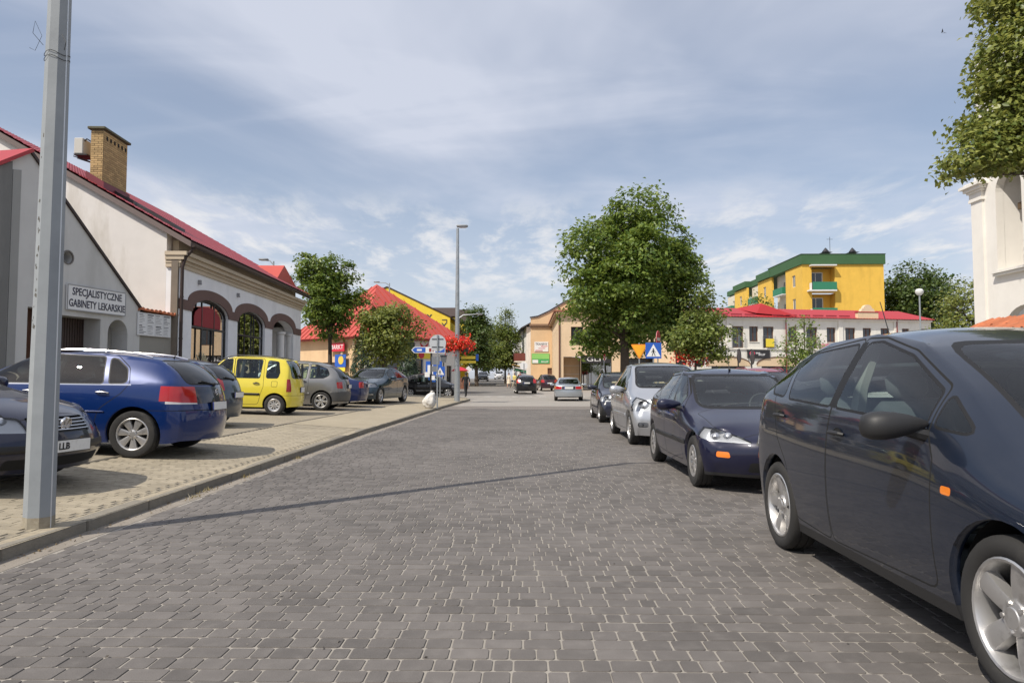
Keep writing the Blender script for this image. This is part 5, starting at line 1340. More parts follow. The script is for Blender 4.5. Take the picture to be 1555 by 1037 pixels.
def stone(lx, ly, h, cut, ch):
    """paver outline with clipped corners and a chamfered top, centred, top at z = 0"""
    x, y = lx/2, ly/2; c = cut
    o = [(-x+c,-y),(x-c,-y),(x,-y+c),(x,y-c),(x-c,y),(-x+c,y),(-x,y-c),(-x,-y+c)]
    k = ch; i = [(px*(1-k/x), py*(1-k/y)) for px, py in o]
    return np.array([(a, b, -h) for a, b in o]+[(a, b, 0) for a, b in i], dtype=np.float32)
STF = [(k, (k+1) % 8, (k+1) % 8+8, k+8) for k in range(8)]
def lay(parent, items, mat, name, nbig, sizes, cut, ch, height=.016, seen=None, zf=None):
    """items: (cx, cy, size index, rotation); nearest nbig become objects, the rest one mesh"""
    proto = []
    for k, (lx, ly) in enumerate(sizes):
        v = stone(lx, ly, height, cut, ch); me = bpy.data.meshes.new(name)
        me.from_pydata([tuple(p) for p in v], [], STF+[tuple(range(8, 16))]); me.materials.append(mat); me.update(); proto.append((v, me))
    items = sorted(items, key=lambda t: (0 if seen is None or seen(t[0], t[1]) else 1, math.hypot(t[0], t[1])))
    for (cx, cy, s, rot) in items[:nbig]:
        o = link(name, proto[s][1], parent); o.location = (cx, cy, (zf(cx, cy) if zf else 0)+random.uniform(-.0015, .0015))
        sl = (zf(cx+.1, cy)-zf(cx-.1, cy))/.2 if zf else 0
        o.rotation_euler = (random.gauss(0, .0035), random.gauss(0, .0035)-math.atan(sl), rot)
    rest = items[nbig:]; N_ = len(rest)
    if not N_: return
    V = np.zeros((N_, 16, 3), np.float32)
    for k, (cx, cy, s, rot) in enumerate(rest):
        v = proto[s][0].copy()
        if rot: v = np.stack([v[:,0]*math.cos(rot)-v[:,1]*math.sin(rot), v[:,0]*math.sin(rot)+v[:,1]*math.cos(rot), v[:,2]], 1)
        tx, ty = rng.normal(0, .0035, 2); v[:,2] += v[:,0]*tx+v[:,1]*ty+rng.uniform(-.001, .001)
        if zf: v[:,2] += zf(cx, cy)+v[:,0]*(zf(cx+.1, cy)-zf(cx-.1, cy))/.2
        v[:,0] += cx; v[:,1] += cy; V[k] = v
    base = (np.arange(N_)*16)[:, None]
    quads = (np.array(STF).reshape(-1)[None, :]+base); top = np.arange(8, 16)[None, :]+base
    loops = np.concatenate([quads, top], 1).reshape(-1).astype(np.int32)
    tot = np.tile(np.array([4]*8+[8], np.int32), N_); st = np.concatenate([[0], np.cumsum(tot)[:-1]]).astype(np.int32)
    me = bpy.data.meshes.new(name+'_field'); me.vertices.add(N_*16); me.vertices.foreach_set('co', V.reshape(-1))
    me.loops.add(len(loops)); me.loops.foreach_set('vertex_index', loops); me.polygons.add(N_*9); me.polygons.foreach_set('loop_start', st); me.polygons.foreach_set('loop_total', tot)
    me.update(calc_edges=True); me.materials.append(mat); me.polygons.foreach_set('use_smooth', [False]*(N_*9))
    o = link(name+'_field', me, parent); o['kind'] = 'stuff'
SIZES = [(.084,.120), (.120,.120), (.150,.120), (.180,.120)]
items = []; y = 1.6; row = 0
while y < PAVE_END-.07:
    x = kerb_x(y)+.195+random.uniform(0, .05)
    while x < RX1-.1:
        s = random.choices((0, 1, 2, 3), (.18, .34, .26, .22))[0]; lx = SIZES[s][0]
        items.append((x+lx/2, y+.004*math.sin(x*1.7+row), s, random.gauss(0, .006))); x += lx+random.uniform(.004, .008)
    y += .1275; row += 1
def inview(x, y): return y > 2.62 and abs(x+.018*y)/max(y, .1) < .725 and x < 2.05
lay(road, items, M_pav_road, 'paver', 300, SIZES, .010, .003, .009, inview)

# left: kerb stones, gutter, pavement, edging, car park
g = MB()
pts = [(kerb_x(y), y) for y in np.linspace(-5, 42, 48)]
for (x0, y0), (x1, y1) in zip(pts, pts[1:]): g.quad((x0-.01, y0, -.002), (x0+.19, y0, -.002), (x1+.19, y1, -.002), (x1-.01, y1, -.002))
tag(g.build('gutter', M_gutter), kind='structure')
pave = MB(); xs_ = [0, .16, 1.9, 2.2, 4.2, 8.3, 30]
ky = [-6, -2, 2, 8, 17, 30, 37, 42]
for y0, y1 in zip(ky, ky[1:]):
    for a, b in zip(xs_, xs_[1:]):
        x00, x01, x10, x11 = kerb_x(y0)-a, kerb_x(y0)-b, kerb_x(y1)-a, kerb_x(y1)-b
        nearcut = y1 <= 17 and a == .16
        pave.mat(2 if nearcut else (0 if b <= 1.95 else 1))
        dz = -.007 if nearcut else 0
        pave.quad((x00, y0, pav_z(x00)+dz), (x10, y1, pav_z(x10)+dz), (x11, y1, pav_z(x11)+dz), (x01, y0, pav_z(x01)+dz))
cpts = KERB[6:]
pave.mat(0)
for (x0, y0), (x1, y1) in zip(cpts, cpts[1:]):
    pave.quad((x0, y0, pav_z(-3.9)), (x1, y1, pav_z(-3.9)), (min(x1, -60), 42, pav_z(-10)), (-60 if x0 < -3.3 else -60, 42, pav_z(-10))) if False else None
pave.add([(x, y, pav_z(x)) for x, y in cpts]+[(-45, 42, pav_z(-45)), (-12, 42, pav_z(-12)), (-6, 42, pav_z(-6))], [tuple(range(len(cpts)+3))])
pavement = tag(pave.build('pavement', [M_walk_far, M_bay, M_sand_w]), kind='structure')
items = []; y = .8; row = 0
while y < 16.9:
    x = kerb_x(y)-.175-(.10 if row % 2 else .0)
    while x > kerb_x(y)-2.0:
        items.append((x-.05, y, 0, random.gauss(0, .006))); x -= .1035
    y += .2035; row += 1
# stretcher bond: long side along the kerb
items = []; row = 0; y = .8
while y < 16.9:
    x0 = .17+(.0 if row % 2 else .052)
    if not row % 2: items.append((kerb_x(y)-.194, y, 1, 0))
    while x0 < 1.72:
        items.append((kerb_x(y)-x0-.15 if row % 2 else kerb_x(y)-x0-.152, y, 0, random.gauss(0, .007))); x0 += .2045
    y += .1045; row += 1
def inview2(x, y): return y > 3.0 and (x+.018*y)/max(y, .1) > -.73
lay(pavement, items, M_pav_walk, 'paver', 300, [(.2005, .1000), (.048, .1000)], .004, .003, .010, inview2, pav_z)
# kerb stones, one by one
def stones_along(path, ln, w, h, zfun, mat, parent, name, limit=60):
    P_ = [Vector((a, b, 0)) for a, b in path]; acc = []; 
    seg = 0; pos = P_[0].copy(); out = []
    d = [0]
    for a, b in zip(P_, P_[1:]): d.append(d[-1]+(b-a).length)
    def at(t):
        for i in range(len(d)-1):
            if d[i] <= t <= d[i+1]: return P_[i].lerp(P_[i+1], (t-d[i])/(d[i+1]-d[i])), (P_[i+1]-P_[i]).normalized()
        return P_[-1], (P_[-1]-P_[-2]).normalized()
    q = MB(); q.cbox((0, 0, 0), (w, ln-.012, h), .012); me = q.mesh(name, mat)
    t = ln/2; k = 0
    while t < d[-1]-ln/2 and k < limit:
        p, dr = at(t); o = link(name, me, parent); o.location = (p.x, p.y, zfun(p.x, p.y)-h/2+random.uniform(-.004, .004)); o.rotation_euler = (random.gauss(0, .004), random.gauss(0, .006), math.atan2(dr.y, dr.x)-PI/2+random.gauss(0, .004))
        t += ln; k += 1
kerb = tag(MB().quad((-3.70,-6,-.05),(-3.70,-5.9,-.05),(-3.72,-5.9,-.05)).build('kerb', M_kerb), kind='structure')
stones_along([(a-.075, b) for a, b in KERB[:8]]+[(-5.6,48.0),(-9,49.2)], 1.0, .15, .22, lambda x, y: .092, M_kerb, kerb, 'kerb_stone', 58)
edging = tag(MB().quad((-5.64,-2,.1),(-5.64,-1.9,.1),(-5.66,-1.9,.1)).build('edging_strip', M_kerb), kind='structure')
stones_along([(kerb_x(y)-1.92, y) for y in (-2, 4, 10, 17, 24, 31)], 1.0, .07, .20, lambda x, y: pav_z(x)+.012, pbr('edging_concrete', (.16,.14,.11), .9, var=.2, dirt=(.08,.07,.05,.6), dscale=5), edging, 'edging_stone', 36)
# bay dividers
g = MB()
for y in (12.75, 15.4, 18.1, 20.8, 23.6, 26.4, 29.2):
    g.quad((-5.75, y, pav_z(-5.75)+.004), (-5.75, y+.10, pav_z(-5.75)+.004), (-11, y+.10, pav_z(-11)+.004), (-11, y, pav_z(-11)+.004))
o = g.build('bay_divider', pbr('divider', (.12,.11,.095), .9, var=.2), pavement); o['kind'] = 'structure'
# right: kerb and the square behind the parked cars
g = MB(); g.quad((RX1+.15, -6, .115), (60, -6, .115), (60, 34, .115), (RX1+.15, 34, .115))
plaza = tag(g.build('square_paving', brick_mat('square_paving', (.30,.275,.23), (.34,.31,.265), (.22,.2,.165), .3, .3, .01)), kind='structure')
kr = tag(MB().quad((4.7,-6,-.05),(4.7,-5.9,-.05),(4.72,-5.9,-.05)).build('kerb_far_side', M_kerb), kind='structure')
kr.name = 'kerb_opposite'
stones_along([(RX1+.075, 0), (RX1+.075, 34)], 1.0, .15, .22, lambda x, y: .12, M_kerb, kr, 'kerb_stone', 34)
stones_along([(RX1+.1, 34.07), (60, 34.07)], 1.0, .15, .22, lambda x, y: .12, M_kerb, kr, 'kerb_stone', 40)
# ---------------------------------------------------------------- buildings
# every building: local x runs along its front (to the right as one faces it), y into its depth, z up
def bld(name, label, P, d, z=0.0, cat='building', group=None):
    return thing(name, label, cat, (P[0], P[1], z), math.atan2(d[1], d[0]), group)
def arch_pts(x0, x1, zs, rise, n=12):
    c = (x0+x1)/2; r = (x1-x0)/2
    return [(c+r*math.cos(PI*k/n), zs+rise*math.sin(PI*k/n)) for k in range(n+1)]     # right to left
def arch_hole(x0, x1, z0, zs, rise, n=12): return [(x0, z0), (x1, z0)]+arch_pts(x0, x1, zs, rise, n)
def rect(x0, z0, x1, z1): return [(x0, z0), (x1, z0), (x1, z1), (x0, z1)]
def holed(mb, fr, outer, holes, t):
    """wall slab with openings: front at w = 0, back at w = t, reveals all round"""
    loops = [[Vector((a, b, 0)) for a, b in L_] for L_ in [outer]+list(holes)]
    tris = geometry.tessellate_polygon(loops); flat = [(p.x, p.y) for L_ in loops for p in L_]; n = len(flat)
    vs = [fr(a, b, 0) for a, b in flat]+[fr(a, b, t) for a, b in flat]; fs = []
    for tr in tris:
        a, b, c = tr; (ax, ay), (bx, by), (cx, cy) = flat[a], flat[b], flat[c]
        if (bx-ax)*(cy-ay)-(by-ay)*(cx-ax) < 0: a, b, c = c, b, a
        fs += [(a, b, c), (c+n, b+n, a+n)]
    o = 0
    for i, L_ in enumerate(loops):
        k = len(L_)
        for j in range(k): fs.append((o+j, o+(j+1) % k, o+(j+1) % k+n, o+j+n))
        o += k
    return mb.add(vs, fs)
FX = lambda y0: (lambda u, v, w: (u, y0+w, v))           # faces -y of the building
def SX(x0, s=1): return lambda u, v, w: (x0+s*w, u, v)   # side wall: u runs along local y
def wall(root, name, fr, outer, holes, t, mat): return holed(MB(), fr, outer, holes, t).build(name, mat, root)
def window(root, fr, x0, z0, x1, z1, dep=.12, fw=.06, nx=1, nz=1, fm=None, gm=None, arch=None, name='window', sill=None, skew=0.0):
    """framed window set back into its opening; pane and sill are pieces of it"""
    m = MB(); pan = MB()
    outer = arch_hole(x0, x1, z0, z1, arch) if arch else rect(x0, z0, x1, z1)
    if arch: inner = arch_hole(x0+fw, x1-fw, z0+fw, z1, arch-fw)
    else: inner = rect(x0+fw, z0+fw, x1-fw, z1-fw)
    g = lambda u, v, w: fr(u, v, w+dep)
    holed(m, g, outer, [inner], .06)
    H_ = lambda x: z1+(arch-fw)*math.sqrt(max(0, 1-((x-(x0+x1)/2)/((x1-x0)/2-fw))**2)) if arch else z1-fw
    for k in range(1, nx):
        x = x0+(x1-x0)*k/nx; m.prism([(x-fw*.4, z0+fw), (x+fw*.4, z0+fw), (x+fw*.4, H_(x+fw*.3)), (x-fw*.4, H_(x-fw*.3))], g, .05, .005)
    for k in range(1, nz):
        z = z0+(z1-z0)*k/nz; m.prism(rect(x0+fw, z-fw*.4, x1-fw, z+fw*.4), g, .048, .007)
    o = m.build(name, fm or M_frame_b, root)
    pts = inner; pan.add([g(a, b, .03+skew*(x1-a)) for a, b in pts], [tuple(range(len(pts)))]); pan.build('pane', gm or M_pane, o)
    if sill:
        s = MB(); s.prism(rect(x0-.06, z0-.05, x1+.06, z0), fr, dep+.06, -.06); s.build('sill', sill, o)
    return o
def slab(root, name, pts, t, mat):
    """thin plate from 3-4 corner points, thickened downwards along its normal"""
    p = [Vector(q) for q in pts]; n = (p[1]-p[0]).cross(p[2]-p[0]).normalized()
    if n.z < 0: n = -n
    k = len(p); m = MB(); m.add([q for q in p]+[q-n*t for q in p], [tuple(range(k)), tuple(range(2*k-1, k-1, -1))]+[(i, i+k, (i+1) % k+k, (i+1) % k) for i in range(k)])
    return m.build(name, mat, root)
def pane_mat(name, tint=(.03,.035,.04), rough=.03):
    if name in MATS: return MATS[name]
    m = pbr(name, tint, rough, spec=.9); return m
M_pane = pane_mat('window_pane')
M_shop_pane = glass('shop_pane', (.16,.18,.19), 1.0, boost=.34)
M_frame_b = pbr('frame_brown', (.115,.050,.028), .5, var=.15)
M_frame_w = pbr('frame_white', (.70,.70,.68), .5)
M_frame_d = pbr('frame_dark', (.025,.024,.026), .45)
def plaster(name, col, **k):
    k.setdefault('dirt', tuple(c*.55 for c in col)+(.5,)); k.setdefault('dscale', .8); k.setdefault('streak', .3)
    return pbr(name, col, .92, var=.09, vscale=1.3, bump=.25, bscale=55, **k)
M_pl_white = plaster('plaster_white', (.76,.745,.72), dirt=(.42,.39,.33,.55))
M_pl_gable = plaster('plaster_gable', (.73,.69,.65), dirt=(.40,.35,.27,.75), dscale=.45, dlo=.56, dhi=.74)
M_pl_grey = plaster('plaster_grey', (.56,.555,.54), dirt=(.30,.29,.265,.65), dscale=.8, dlo=.48)
M_pl_dark = plaster('plaster_stained', (.17,.17,.165), dirt=(.33,.32,.30,.6))
M_pl_cool = plaster('plaster_cool', (.82,.82,.83))
M_pl_band = plaster('plaster_brown', (.155,.095,.080))
M_pl_corn = plaster('cornice_beige', (.54,.45,.335))
M_pl_peach = plaster('plaster_peach', (.66,.46,.27))
M_pl_peach2 = plaster('plaster_peach_light', (.70,.53,.35))
M_pl_cream = plaster('plaster_cream', (.76,.73,.66))
M_pl_yellow = plaster('plaster_yellow', (.74,.46,.075))
M_pl_lemon = plaster('plaster_lemon', (.74,.54,.05))
M_church = plaster('plaster_church', (.76,.73,.68), dirt=(.52,.47,.40,.45))
M_roof_red = pbr('roof_red_metal', (.30,.022,.032), .42, coat=.15, var=.10, vscale=.7, dirt=(.20,.03,.03,.4), dscale=.5)
M_roof_seam = pbr('roof_red_seam', (.45,.070,.050), .55, var=.06, vscale=.5, objrand=.10, dirt=(.36,.05,.04,.5), dscale=.4)
M_roof_red2 = pbr('roof_bright_red', (.37,.020,.024), .45, var=.08, vscale=.6)
M_dkbrown = pbr('gutter_brown', (.045,.028,.024), .45, metal=.2)
M_verge = pbr('verge_board', (.16,.12,.11), .7, var=.15)
M_tile = pbr('clay_tile', (.42,.13,.055), .85, var=.2, vscale=6, objrand=.35, dirt=(.18,.10,.06,.6), dscale=9)
M_signw = pbr('sign_white', (.74,.74,.74), .5, dirt=(.5,.5,.48,.25), dscale=2)
M_signtxt = pbr('sign_letters', (.035,.035,.06), .6)
M_pl_dims = pbr('faint_print', (.30,.30,.31), .7)
M_zinc = pbr('galvanised', (.36,.385,.40), .42, metal=.55, var=.18, vscale=6, dirt=(.20,.21,.22,.5), dscale=7)

def brick_skin(root, M_b, corner_pts, z0, z1, course=.076, ln=.245, gap=.011, t=.012):
    """separate bricks laid round a pier: corner_pts are faces ((x0,y0),(x1,y1))"""
    shapes = {}
    for (ax, ay), (bx, by) in corner_pts:
        L_ = math.hypot(bx-ax, by-ay); ux, uy = (bx-ax)/L_, (by-ay)/L_; nx, ny = uy, -ux; row = 0; z = z0
        while z+course <= z1+.001:
            s = 0; first = ln/2 if row % 2 else ln
            while s < L_-.02:
                w = min(first if s == 0 else ln, L_-s); key = round(w, 3)
                if key not in shapes:
                    q = MB(); q.cbox((0, 0, 0), (w-gap, t*2, course-gap), .004); shapes[key] = q.mesh('brick', M_b)
                o = link('brick', shapes[key], root); c = s+w/2
                o.location = (ax+ux*c+nx*random.uniform(-.002, .003), ay+uy*c+ny*random.uniform(-.002, .003), z+course/2); o.rotation_euler = (0, 0, math.atan2(uy, ux))
                s += w
            z += course; row += 1

# ---- the long shop with three arches
d_ = (-.0484, .9988)
shop = bld('shop_building', 'long white shop with brown arch bands and red tiled roof along the car park', (-11.6, 23.5), d_)
GB = .2; LEN = 15.4; HW = 5.02
arches = [(1.1, 4.58), (5.62, 9.2), (10.32, 13.95)]
holes = [arch_hole(a, b, .55 if i < 2 else .25, 3.64, .56, 16) for i, (a, b) in enumerate(arches)]
wall(shop, 'front_wall', FX(0), rect(0, GB-.3, LEN, HW), holes, .42, M_pl_cool)
# brown band that follows the arches, proud of the wall
up = [(0, 3.98)]; lo = []
for a, b in arches:
    up += [(p[0], p[1]) for p in arch_pts(a-.36, b+.36, 3.98, .56, 18)[::-1]]
up.append((LEN, 3.98))
lo = [(LEN, 3.64)]
for a, b in arches[::-1]: lo += arch_pts(a+.012, b-.012, 3.64, .548, 18)
lo.append((0, 3.64))
band = MB(); poly = lo[::-1]
loops = [[Vector((p[0], p[1], 0)) for p in (up[::-1]+lo[::-1])]]
flat = up[::-1]+lo[::-1]
tr = geometry.tessellate_polygon(loops); nn = len(flat)
fs = []
for a, b, c in tr:
    (ax, ay), (bx, by), (cx, cy) = flat[a], flat[b], flat[c]
    fs.append((a, b, c) if (bx-ax)*(cy-ay)-(by-ay)*(cx-ax) > 0 else (c, b, a))
fs += [(i, (i+1) % nn, (i+1) % nn+nn, i+nn) for i in range(nn)]
band.add([(a, -.035, b) for a, b in flat]+[(a, .0, b) for a, b in flat], fs); band.build('arch_band', M_pl_band, shop)
# windows under the arches
for (a, b) in arches[:2]:
    wd = window(shop, FX(0), a+.01, .56, b-.01, 3.64, dep=.10, fw=.07, nx=3, nz=1, fm=M_frame_d, gm=M_shop_pane, arch=.548, name='shop_window', skew=.0485)
    m = MB(); m.prism(rect(a+.08, 3.10, b-.08, 3.17), FX(.10), .05, .004); m.build('transom', M_frame_d, wd)
    pn = MB(); pn.prism([(a+.5, 3.18), (b-.5, 3.18)]+arch_pts(a+.5, b-.5, 3.5, .45, 8), FX(.118), .02); 
    if a < 2: pn.build('fanlight_panel', pbr('red_blind', (.30,.03,.035), .8), wd)
wd = window(shop, FX(0), 10.34, .3, 11.7, 3.64, dep=.9, fw=.07, nx=2, nz=2, fm=M_frame_d, gm=M_shop_pane, name='porch_window', skew=.0485)
m = MB(); m.box((12.8, 1.6, 2.1), (2.4, .05, 3.8)); m.box((14.0, .95, 2.1), (.05, 1.2, 3.8)); m.build('porch_back', M_pl_white, shop)
m = MB(); m.box((12.1, 2.0, 4.35), (5, 3.2, .05)); m.build('porch_ceiling', M_pl_white, shop)
for xx in (12.5, 14.1):
    m = MB(); m.lathe([(.26, GB-.2), (.26, GB+.1), (.20, GB+.14), (.19, 3.5), (.25, 3.56), (.25, 3.66)], 20, c=(xx, .25, 0)); m.build('porch_column', M_pl_white, shop, True, 40)
# interior of the shop behind the glass
m = MB(); m.box((7.5, 4.2, .25), (14.6, 7.5, .1)); m.box((7.5, 7.8, 2.4), (14.6, .1, 4.4)); m.box((7.5, 4.2, 4.6), (14.6, 7.5, .1)); m.box((5.1, 2.2, 2.4), (.1, 3.6, 4.3))
for k in range(5): m.box((1.2+k*1.6+(2.2 if k > 2 else 0), 2.6+.3*(k % 2), 1.0), (1.1, .5, 1.6))
m.build('shop_interior', pbr('shop_inside', (.20,.17,.13), .9, var=.2), shop)
# sunburst print on the first pane
m = MB()
for k in range(11):
    a = PI*(.08+.84*k/10); x0, z0 = 2.75, 1.55; m.add([(x0+math.cos(a-.035)*.25, .145, z0+math.sin(a-.035)*.25), (x0+math.cos(a-.06)*1.25, .326, z0+math.sin(a-.06)*1.35), (x0+math.cos(a+.06)*1.25, .326, z0+math.sin(a+.06)*1.35), (x0+math.cos(a+.035)*.25, .326, z0+math.sin(a+.035)*.25)], [(0,1,2,3)])
m.build('window_print', pbr('pale_film', (.62,.54,.34), .6), shop)
# cornice in stepped mouldings
m = MB(); z = HW
for (pr, hh) in ((.05, .14), (.10, .11), (.20, .14), (.30, .13)):
    m.box((LEN/2+.0, .21-pr/2, z+hh/2), (LEN+.10+pr*.7, .42+pr, hh-.002)); z += hh
m.build('cornice', M_pl_corn, shop)
m = MB(); 
for xx in (1.6, 5.5): m.box((xx, -.05, 4.72), (.10, .10, .16)); m.box((xx, -.09, 4.66), (.05, .06, .05))
m.build('wall_bracket', M_pl_dims, shop)
# gable walls, roof
RZ = 6.07; SL = .57; RY = 7.4; zr = lambda y: RZ+SL*min(y, 2*RY-y)
for x0, s in ((0, 1), (LEN, -1)):
    holed(MB(), SX(x0+.002*s, s), [(.425, GB-.4), (2*RY, GB-.4), (2*RY, zr(2*RY)-.12), (RY, zr(RY)-.12), (.425, zr(.425)-.12)], [], .35).build('gable_wall', M_pl_gable, shop)
m = MB(); m.box((LEN/2, .30, 5.78), (LEN-.8, .2, .44)); m.build('eave_wall', M_pl_corn, shop)
m = MB(); nx_ = 264; ny_ = 25; vs = []; fs = []
for j in range(ny_+1):
    for st in (0, 1):
        t = (j-.0)/ny_; y = -.42+(RY+.44)*t
        for i in range(nx_+1):
            x = -.12+(LEN+.24)*i/nx_
            vs.append((x, y, RZ+SL*y+.018*math.cos(2*PI*i/3)+(.022 if st else 0)+.10))
W_ = nx_+1
for j in range(ny_):
    for i in range(nx_):
        a = (2*j+1)*W_+i; b = (2*j+2)*W_+i; fs.append((a, a+1, b+1, b))
        c = (2*j+2)*W_+i; d2 = (2*j+3)*W_+i; fs.append((c, c+1, d2+1, d2))
for i in range(nx_): fs.append((i, i+1, W_+i+1, W_+i))
m.add(vs, fs); m.build('roof', M_roof_red, shop, True, 30)
slab(shop, 'roof_back', [(-.12, 2*RY+.4, zr(2*RY)-.2), (LEN+.12, 2*RY+.4, zr(2*RY)-.2), (LEN+.12, RY, zr(RY)+.1), (-.12, RY, zr(RY)+.1)], .06, M_roof_red)
slab(shop, 'roof_deck', [(-.10, -.38, RZ+SL*-.38+.04), (LEN+.10, -.38, RZ+SL*-.38+.04), (LEN+.10, RY, zr(RY)+.04), (-.10, RY, zr(RY)+.04)], .10, M_verge)
for xx in (-.14, LEN+.14):
    m = MB(); m.add([(xx+a, y, RZ+SL*y+b) for a in (-.03, .03) for (y, b) in ((-.44, -.14), (-.44, .05), (RY, .05), (RY, -.14))], [(3,2,1,0),(4,5,6,7),(0,1,5,4),(1,2,6,5),(2,3,7,6),(3,0,4,7)]); m.build('verge_board', M_verge, shop)
m = MB(); hp = [(math.cos(a)*.075, math.sin(a)*.075) for a in [PI+PI*k/8 for k in range(9)]]
vs = [(x, -.50+a, RZ-.33+b) for x in (-.15, LEN+.15) for a, b in hp]; m.add(vs, [(i, i+1, i+10, i+9) for i in range(8)]+[tuple(range(9)), tuple(range(17, 8, -1))]); m.build('gutter', M_dkbrown, shop)
m = MB(); m.tube([(.02, -.48, 5.68), (-.02, -.22, 5.35), (-.02, -.12, 5.0), (-.02, -.12, .3)], .055, 10)
for z in (1.2, 2.6, 4.0): m.tube([(-.02, -.12, z), (-.02, -.12, z+.04)], .068, 10)
m.build('downpipe', M_dkbrown, shop, True)
m = MB(); m.box((-.05, .10, 2.75), (.10, .22, 5.3)); m.build('corner_pier', pbr('pier_stained', (.20,.165,.13), .9, var=.25, vscale=2), shop)
# roof window strip beside the gable
for y0, y1 in ((.5, 2.6),):
    pass
for y0 in (.7, 2.1):
    sk = MB(); f = lambda x, y, w: (x, y, RZ+SL*y+.14+w)
    a, b = (1.15, 2.05), (y0, y0+1.3)
    o = holed(MB(), lambda u, v, w: f(u, v, -w+.10), rect(a[0], b[0], a[1], b[1]), [rect(a[0]+.07, b[0]+.07, a[1]-.07, b[1]-.07)], .14).build('roof_window', M_frame_d, shop)
    sk.add([f(a[0]+.06, b[0]+.06, .05), f(a[1]-.06, b[0]+.06, .05), f(a[1]-.06, b[1]-.06, .05), f(a[0]+.06, b[1]-.06, .05)], [(0,1,2,3)]); sk.build('pane', M_pane, o)
# dormer at the far end
dm = MB(); x0, x1, xm = 11.6, 15.2, 13.0; zb_ = RZ+SL*.2+.1; zt = 7.15
yb = (zt-RZ-.1)/SL+.2
dm.add([(x0, .2, zb_), (x1, .2, zb_), (xm, .25, zt), (xm, yb, zt), (x0, yb*.9, zb_+SL*(yb*.9-.2)), (x1, yb*.9, zb_+SL*(yb*.9-.2))], [(0,1,2),(0,2,3,4),(2,1,5,3)])
dm.build('dormer', M_roof_seam, shop)
# chimney, brick by brick
ch = thing('chimney', None, None); 
for k in ('label', 'category'):
    if k in ch: del ch[k]
ch.parent = shop
m = MB(); m.box((1.30, 3.10, 8.80), (1.58, .42, 2.2)); m.build('mortar_core', pbr('mortar', (.20,.16,.11), .95), ch)
M_brick = pbr('yellow_brick', (.44,.30,.14), .85, var=.12, vscale=9, objrand=.42, dirt=(.30,.20,.09,.4), dscale=3)
brick_skin(ch, M_brick, [((.51, 3.31), (.51, 2.89)), ((.51, 2.89), (2.09, 2.89))], 7.84, 9.82)
bm_ = MB(); bm_.box((1.30, 3.31+.006, 8.8), (1.58, .012, 2.0)); bm_.box((2.096, 3.10, 8.8), (.012, .42, 2.0)); bm_.build('rear_brickwork', M_brick, ch)
m = MB(); 
for k in range(6): m.box((.70+k*.25, 2.872, 9.60), (.10, .012, .13))
m.build('flue_opening', M_gap, ch)
m = MB(); m.cbox((1.30, 3.10, 9.90), (1.80, .60, .09), .015); m.build('chimney_cap', pbr('cap_moss', (.10,.095,.06), .9, var=.3, vscale=8), ch)
m = MB(); m.add([(.42, 2.80, zr(2.80)+.05), (2.18, 2.80, zr(2.80)+.05), (2.18, 2.80, 8.02), (.42, 2.80, 8.02), (.42, 3.42, zr(3.42)+.05), (2.18, 3.42, zr(3.42)+.05), (2.18, 3.42, 8.40), (.42, 3.42, 8.40)], [(0,1,2,3),(5,4,7,6),(4,0,3,7),(1,5,6,2)])
m.build('flashing', pbr('flashing_red', (.16,.018,.03), .5), ch)
# outdoor unit of the air conditioning on the chimney
ac = thing('air_conditioner', 'grey air conditioner unit bracketed to the yellow brick chimney', 'air conditioner', shop.matrix_basis @ Vector((0,0,0)) if False else (-11.6, 23.5, 0), math.atan2(d_[1], d_[0]))
m = MB(); m.cbox((.80, 3.72, 9.28), (.66, .30, .55), .02); m.build('casing', pbr('ac_casing', (.52,.50,.45), .6), ac)
m = MB(); m.lathe([(.22, 0), (.22, .015), (.19, .018), (.19, .004), (.001, .004)], 20, axis='Y', c=(.80, 3.87, 9.28)); m.build('fan_grille', M_black, ac)
m = MB(); m.box((.72, 3.62, 8.96), (.60, .45, .035)); m.tube([(.6, 3.34, 8.75), (.6, 3.95, 8.95)], .018, 5); m.tube([(.84, 3.34, 8.75), (.84, 3.95, 8.95)], .018, 5); m.tube([(.6, 3.34, 9.45), (.58, 3.5, 9.55), (.58, 3.6, 9.45)], .025, 6); m.build('bracket', M_black, ac)

# ---- the doctors' house with the tall bare gable
dd = (.17, .9854)
doc = bld('surgery_house', 'low grey rendered house with a steep gable and garage door, nearest on the pavement', (-11.75, 23.3), dd)
outer = [(-9.5, -.3), (-1.43, -.3), (-1.43, 3.42), (-5.63, 7.08), (-6.46, 6.53), (-9.5, 4.5)]
hs = [rect(-4.65, .15, -3.05, 3.0), arch_hole(-2.76, -1.95, .15, 2.62, .42, 10), rect(-9.0, 1.2, -6.2, 3.10), rect(-5.52, .2, -4.95, 3.12), [(-4.30+.17*math.cos(2*PI*k/14), 4.59+.19*math.sin(2*PI*k/14)) for k in range(14)]]
wall(doc, 'front_wall', FX(0), outer, hs, .55, M_pl_grey)
m = MB(); m.box((-3.4, .85, 1.6), (.9, .04, 3.2)); m.build('gateway_side', M_pl_cool, doc) if False else None
g_ = MB(); g_.box((-3.85, .60, 1.55), (1.7, .05, 3.0)); go = g_.build('garage_door', pbr('door_brown', (.040,.026,.022), .6, var=.2), doc)
m = MB()
for k in range(18): m.box((-4.62+k*.092, .565, 1.55), (.062, .03, 3.0))
m.build('board', pbr('door_board', (.062,.040,.034), .6, var=.25, vscale=3), go)
m = MB(); m.box((-2.35, .58, 1.6), (1.0, .05, 3.2)); m.build('niche_back', pbr('niche_grey', (.33,.32,.30), .9, var=.1), doc)
window(doc, FX(0), -9.0, 1.2, -6.2, 3.10, dep=.3, fw=.08, nx=3, fm=M_frame_d)
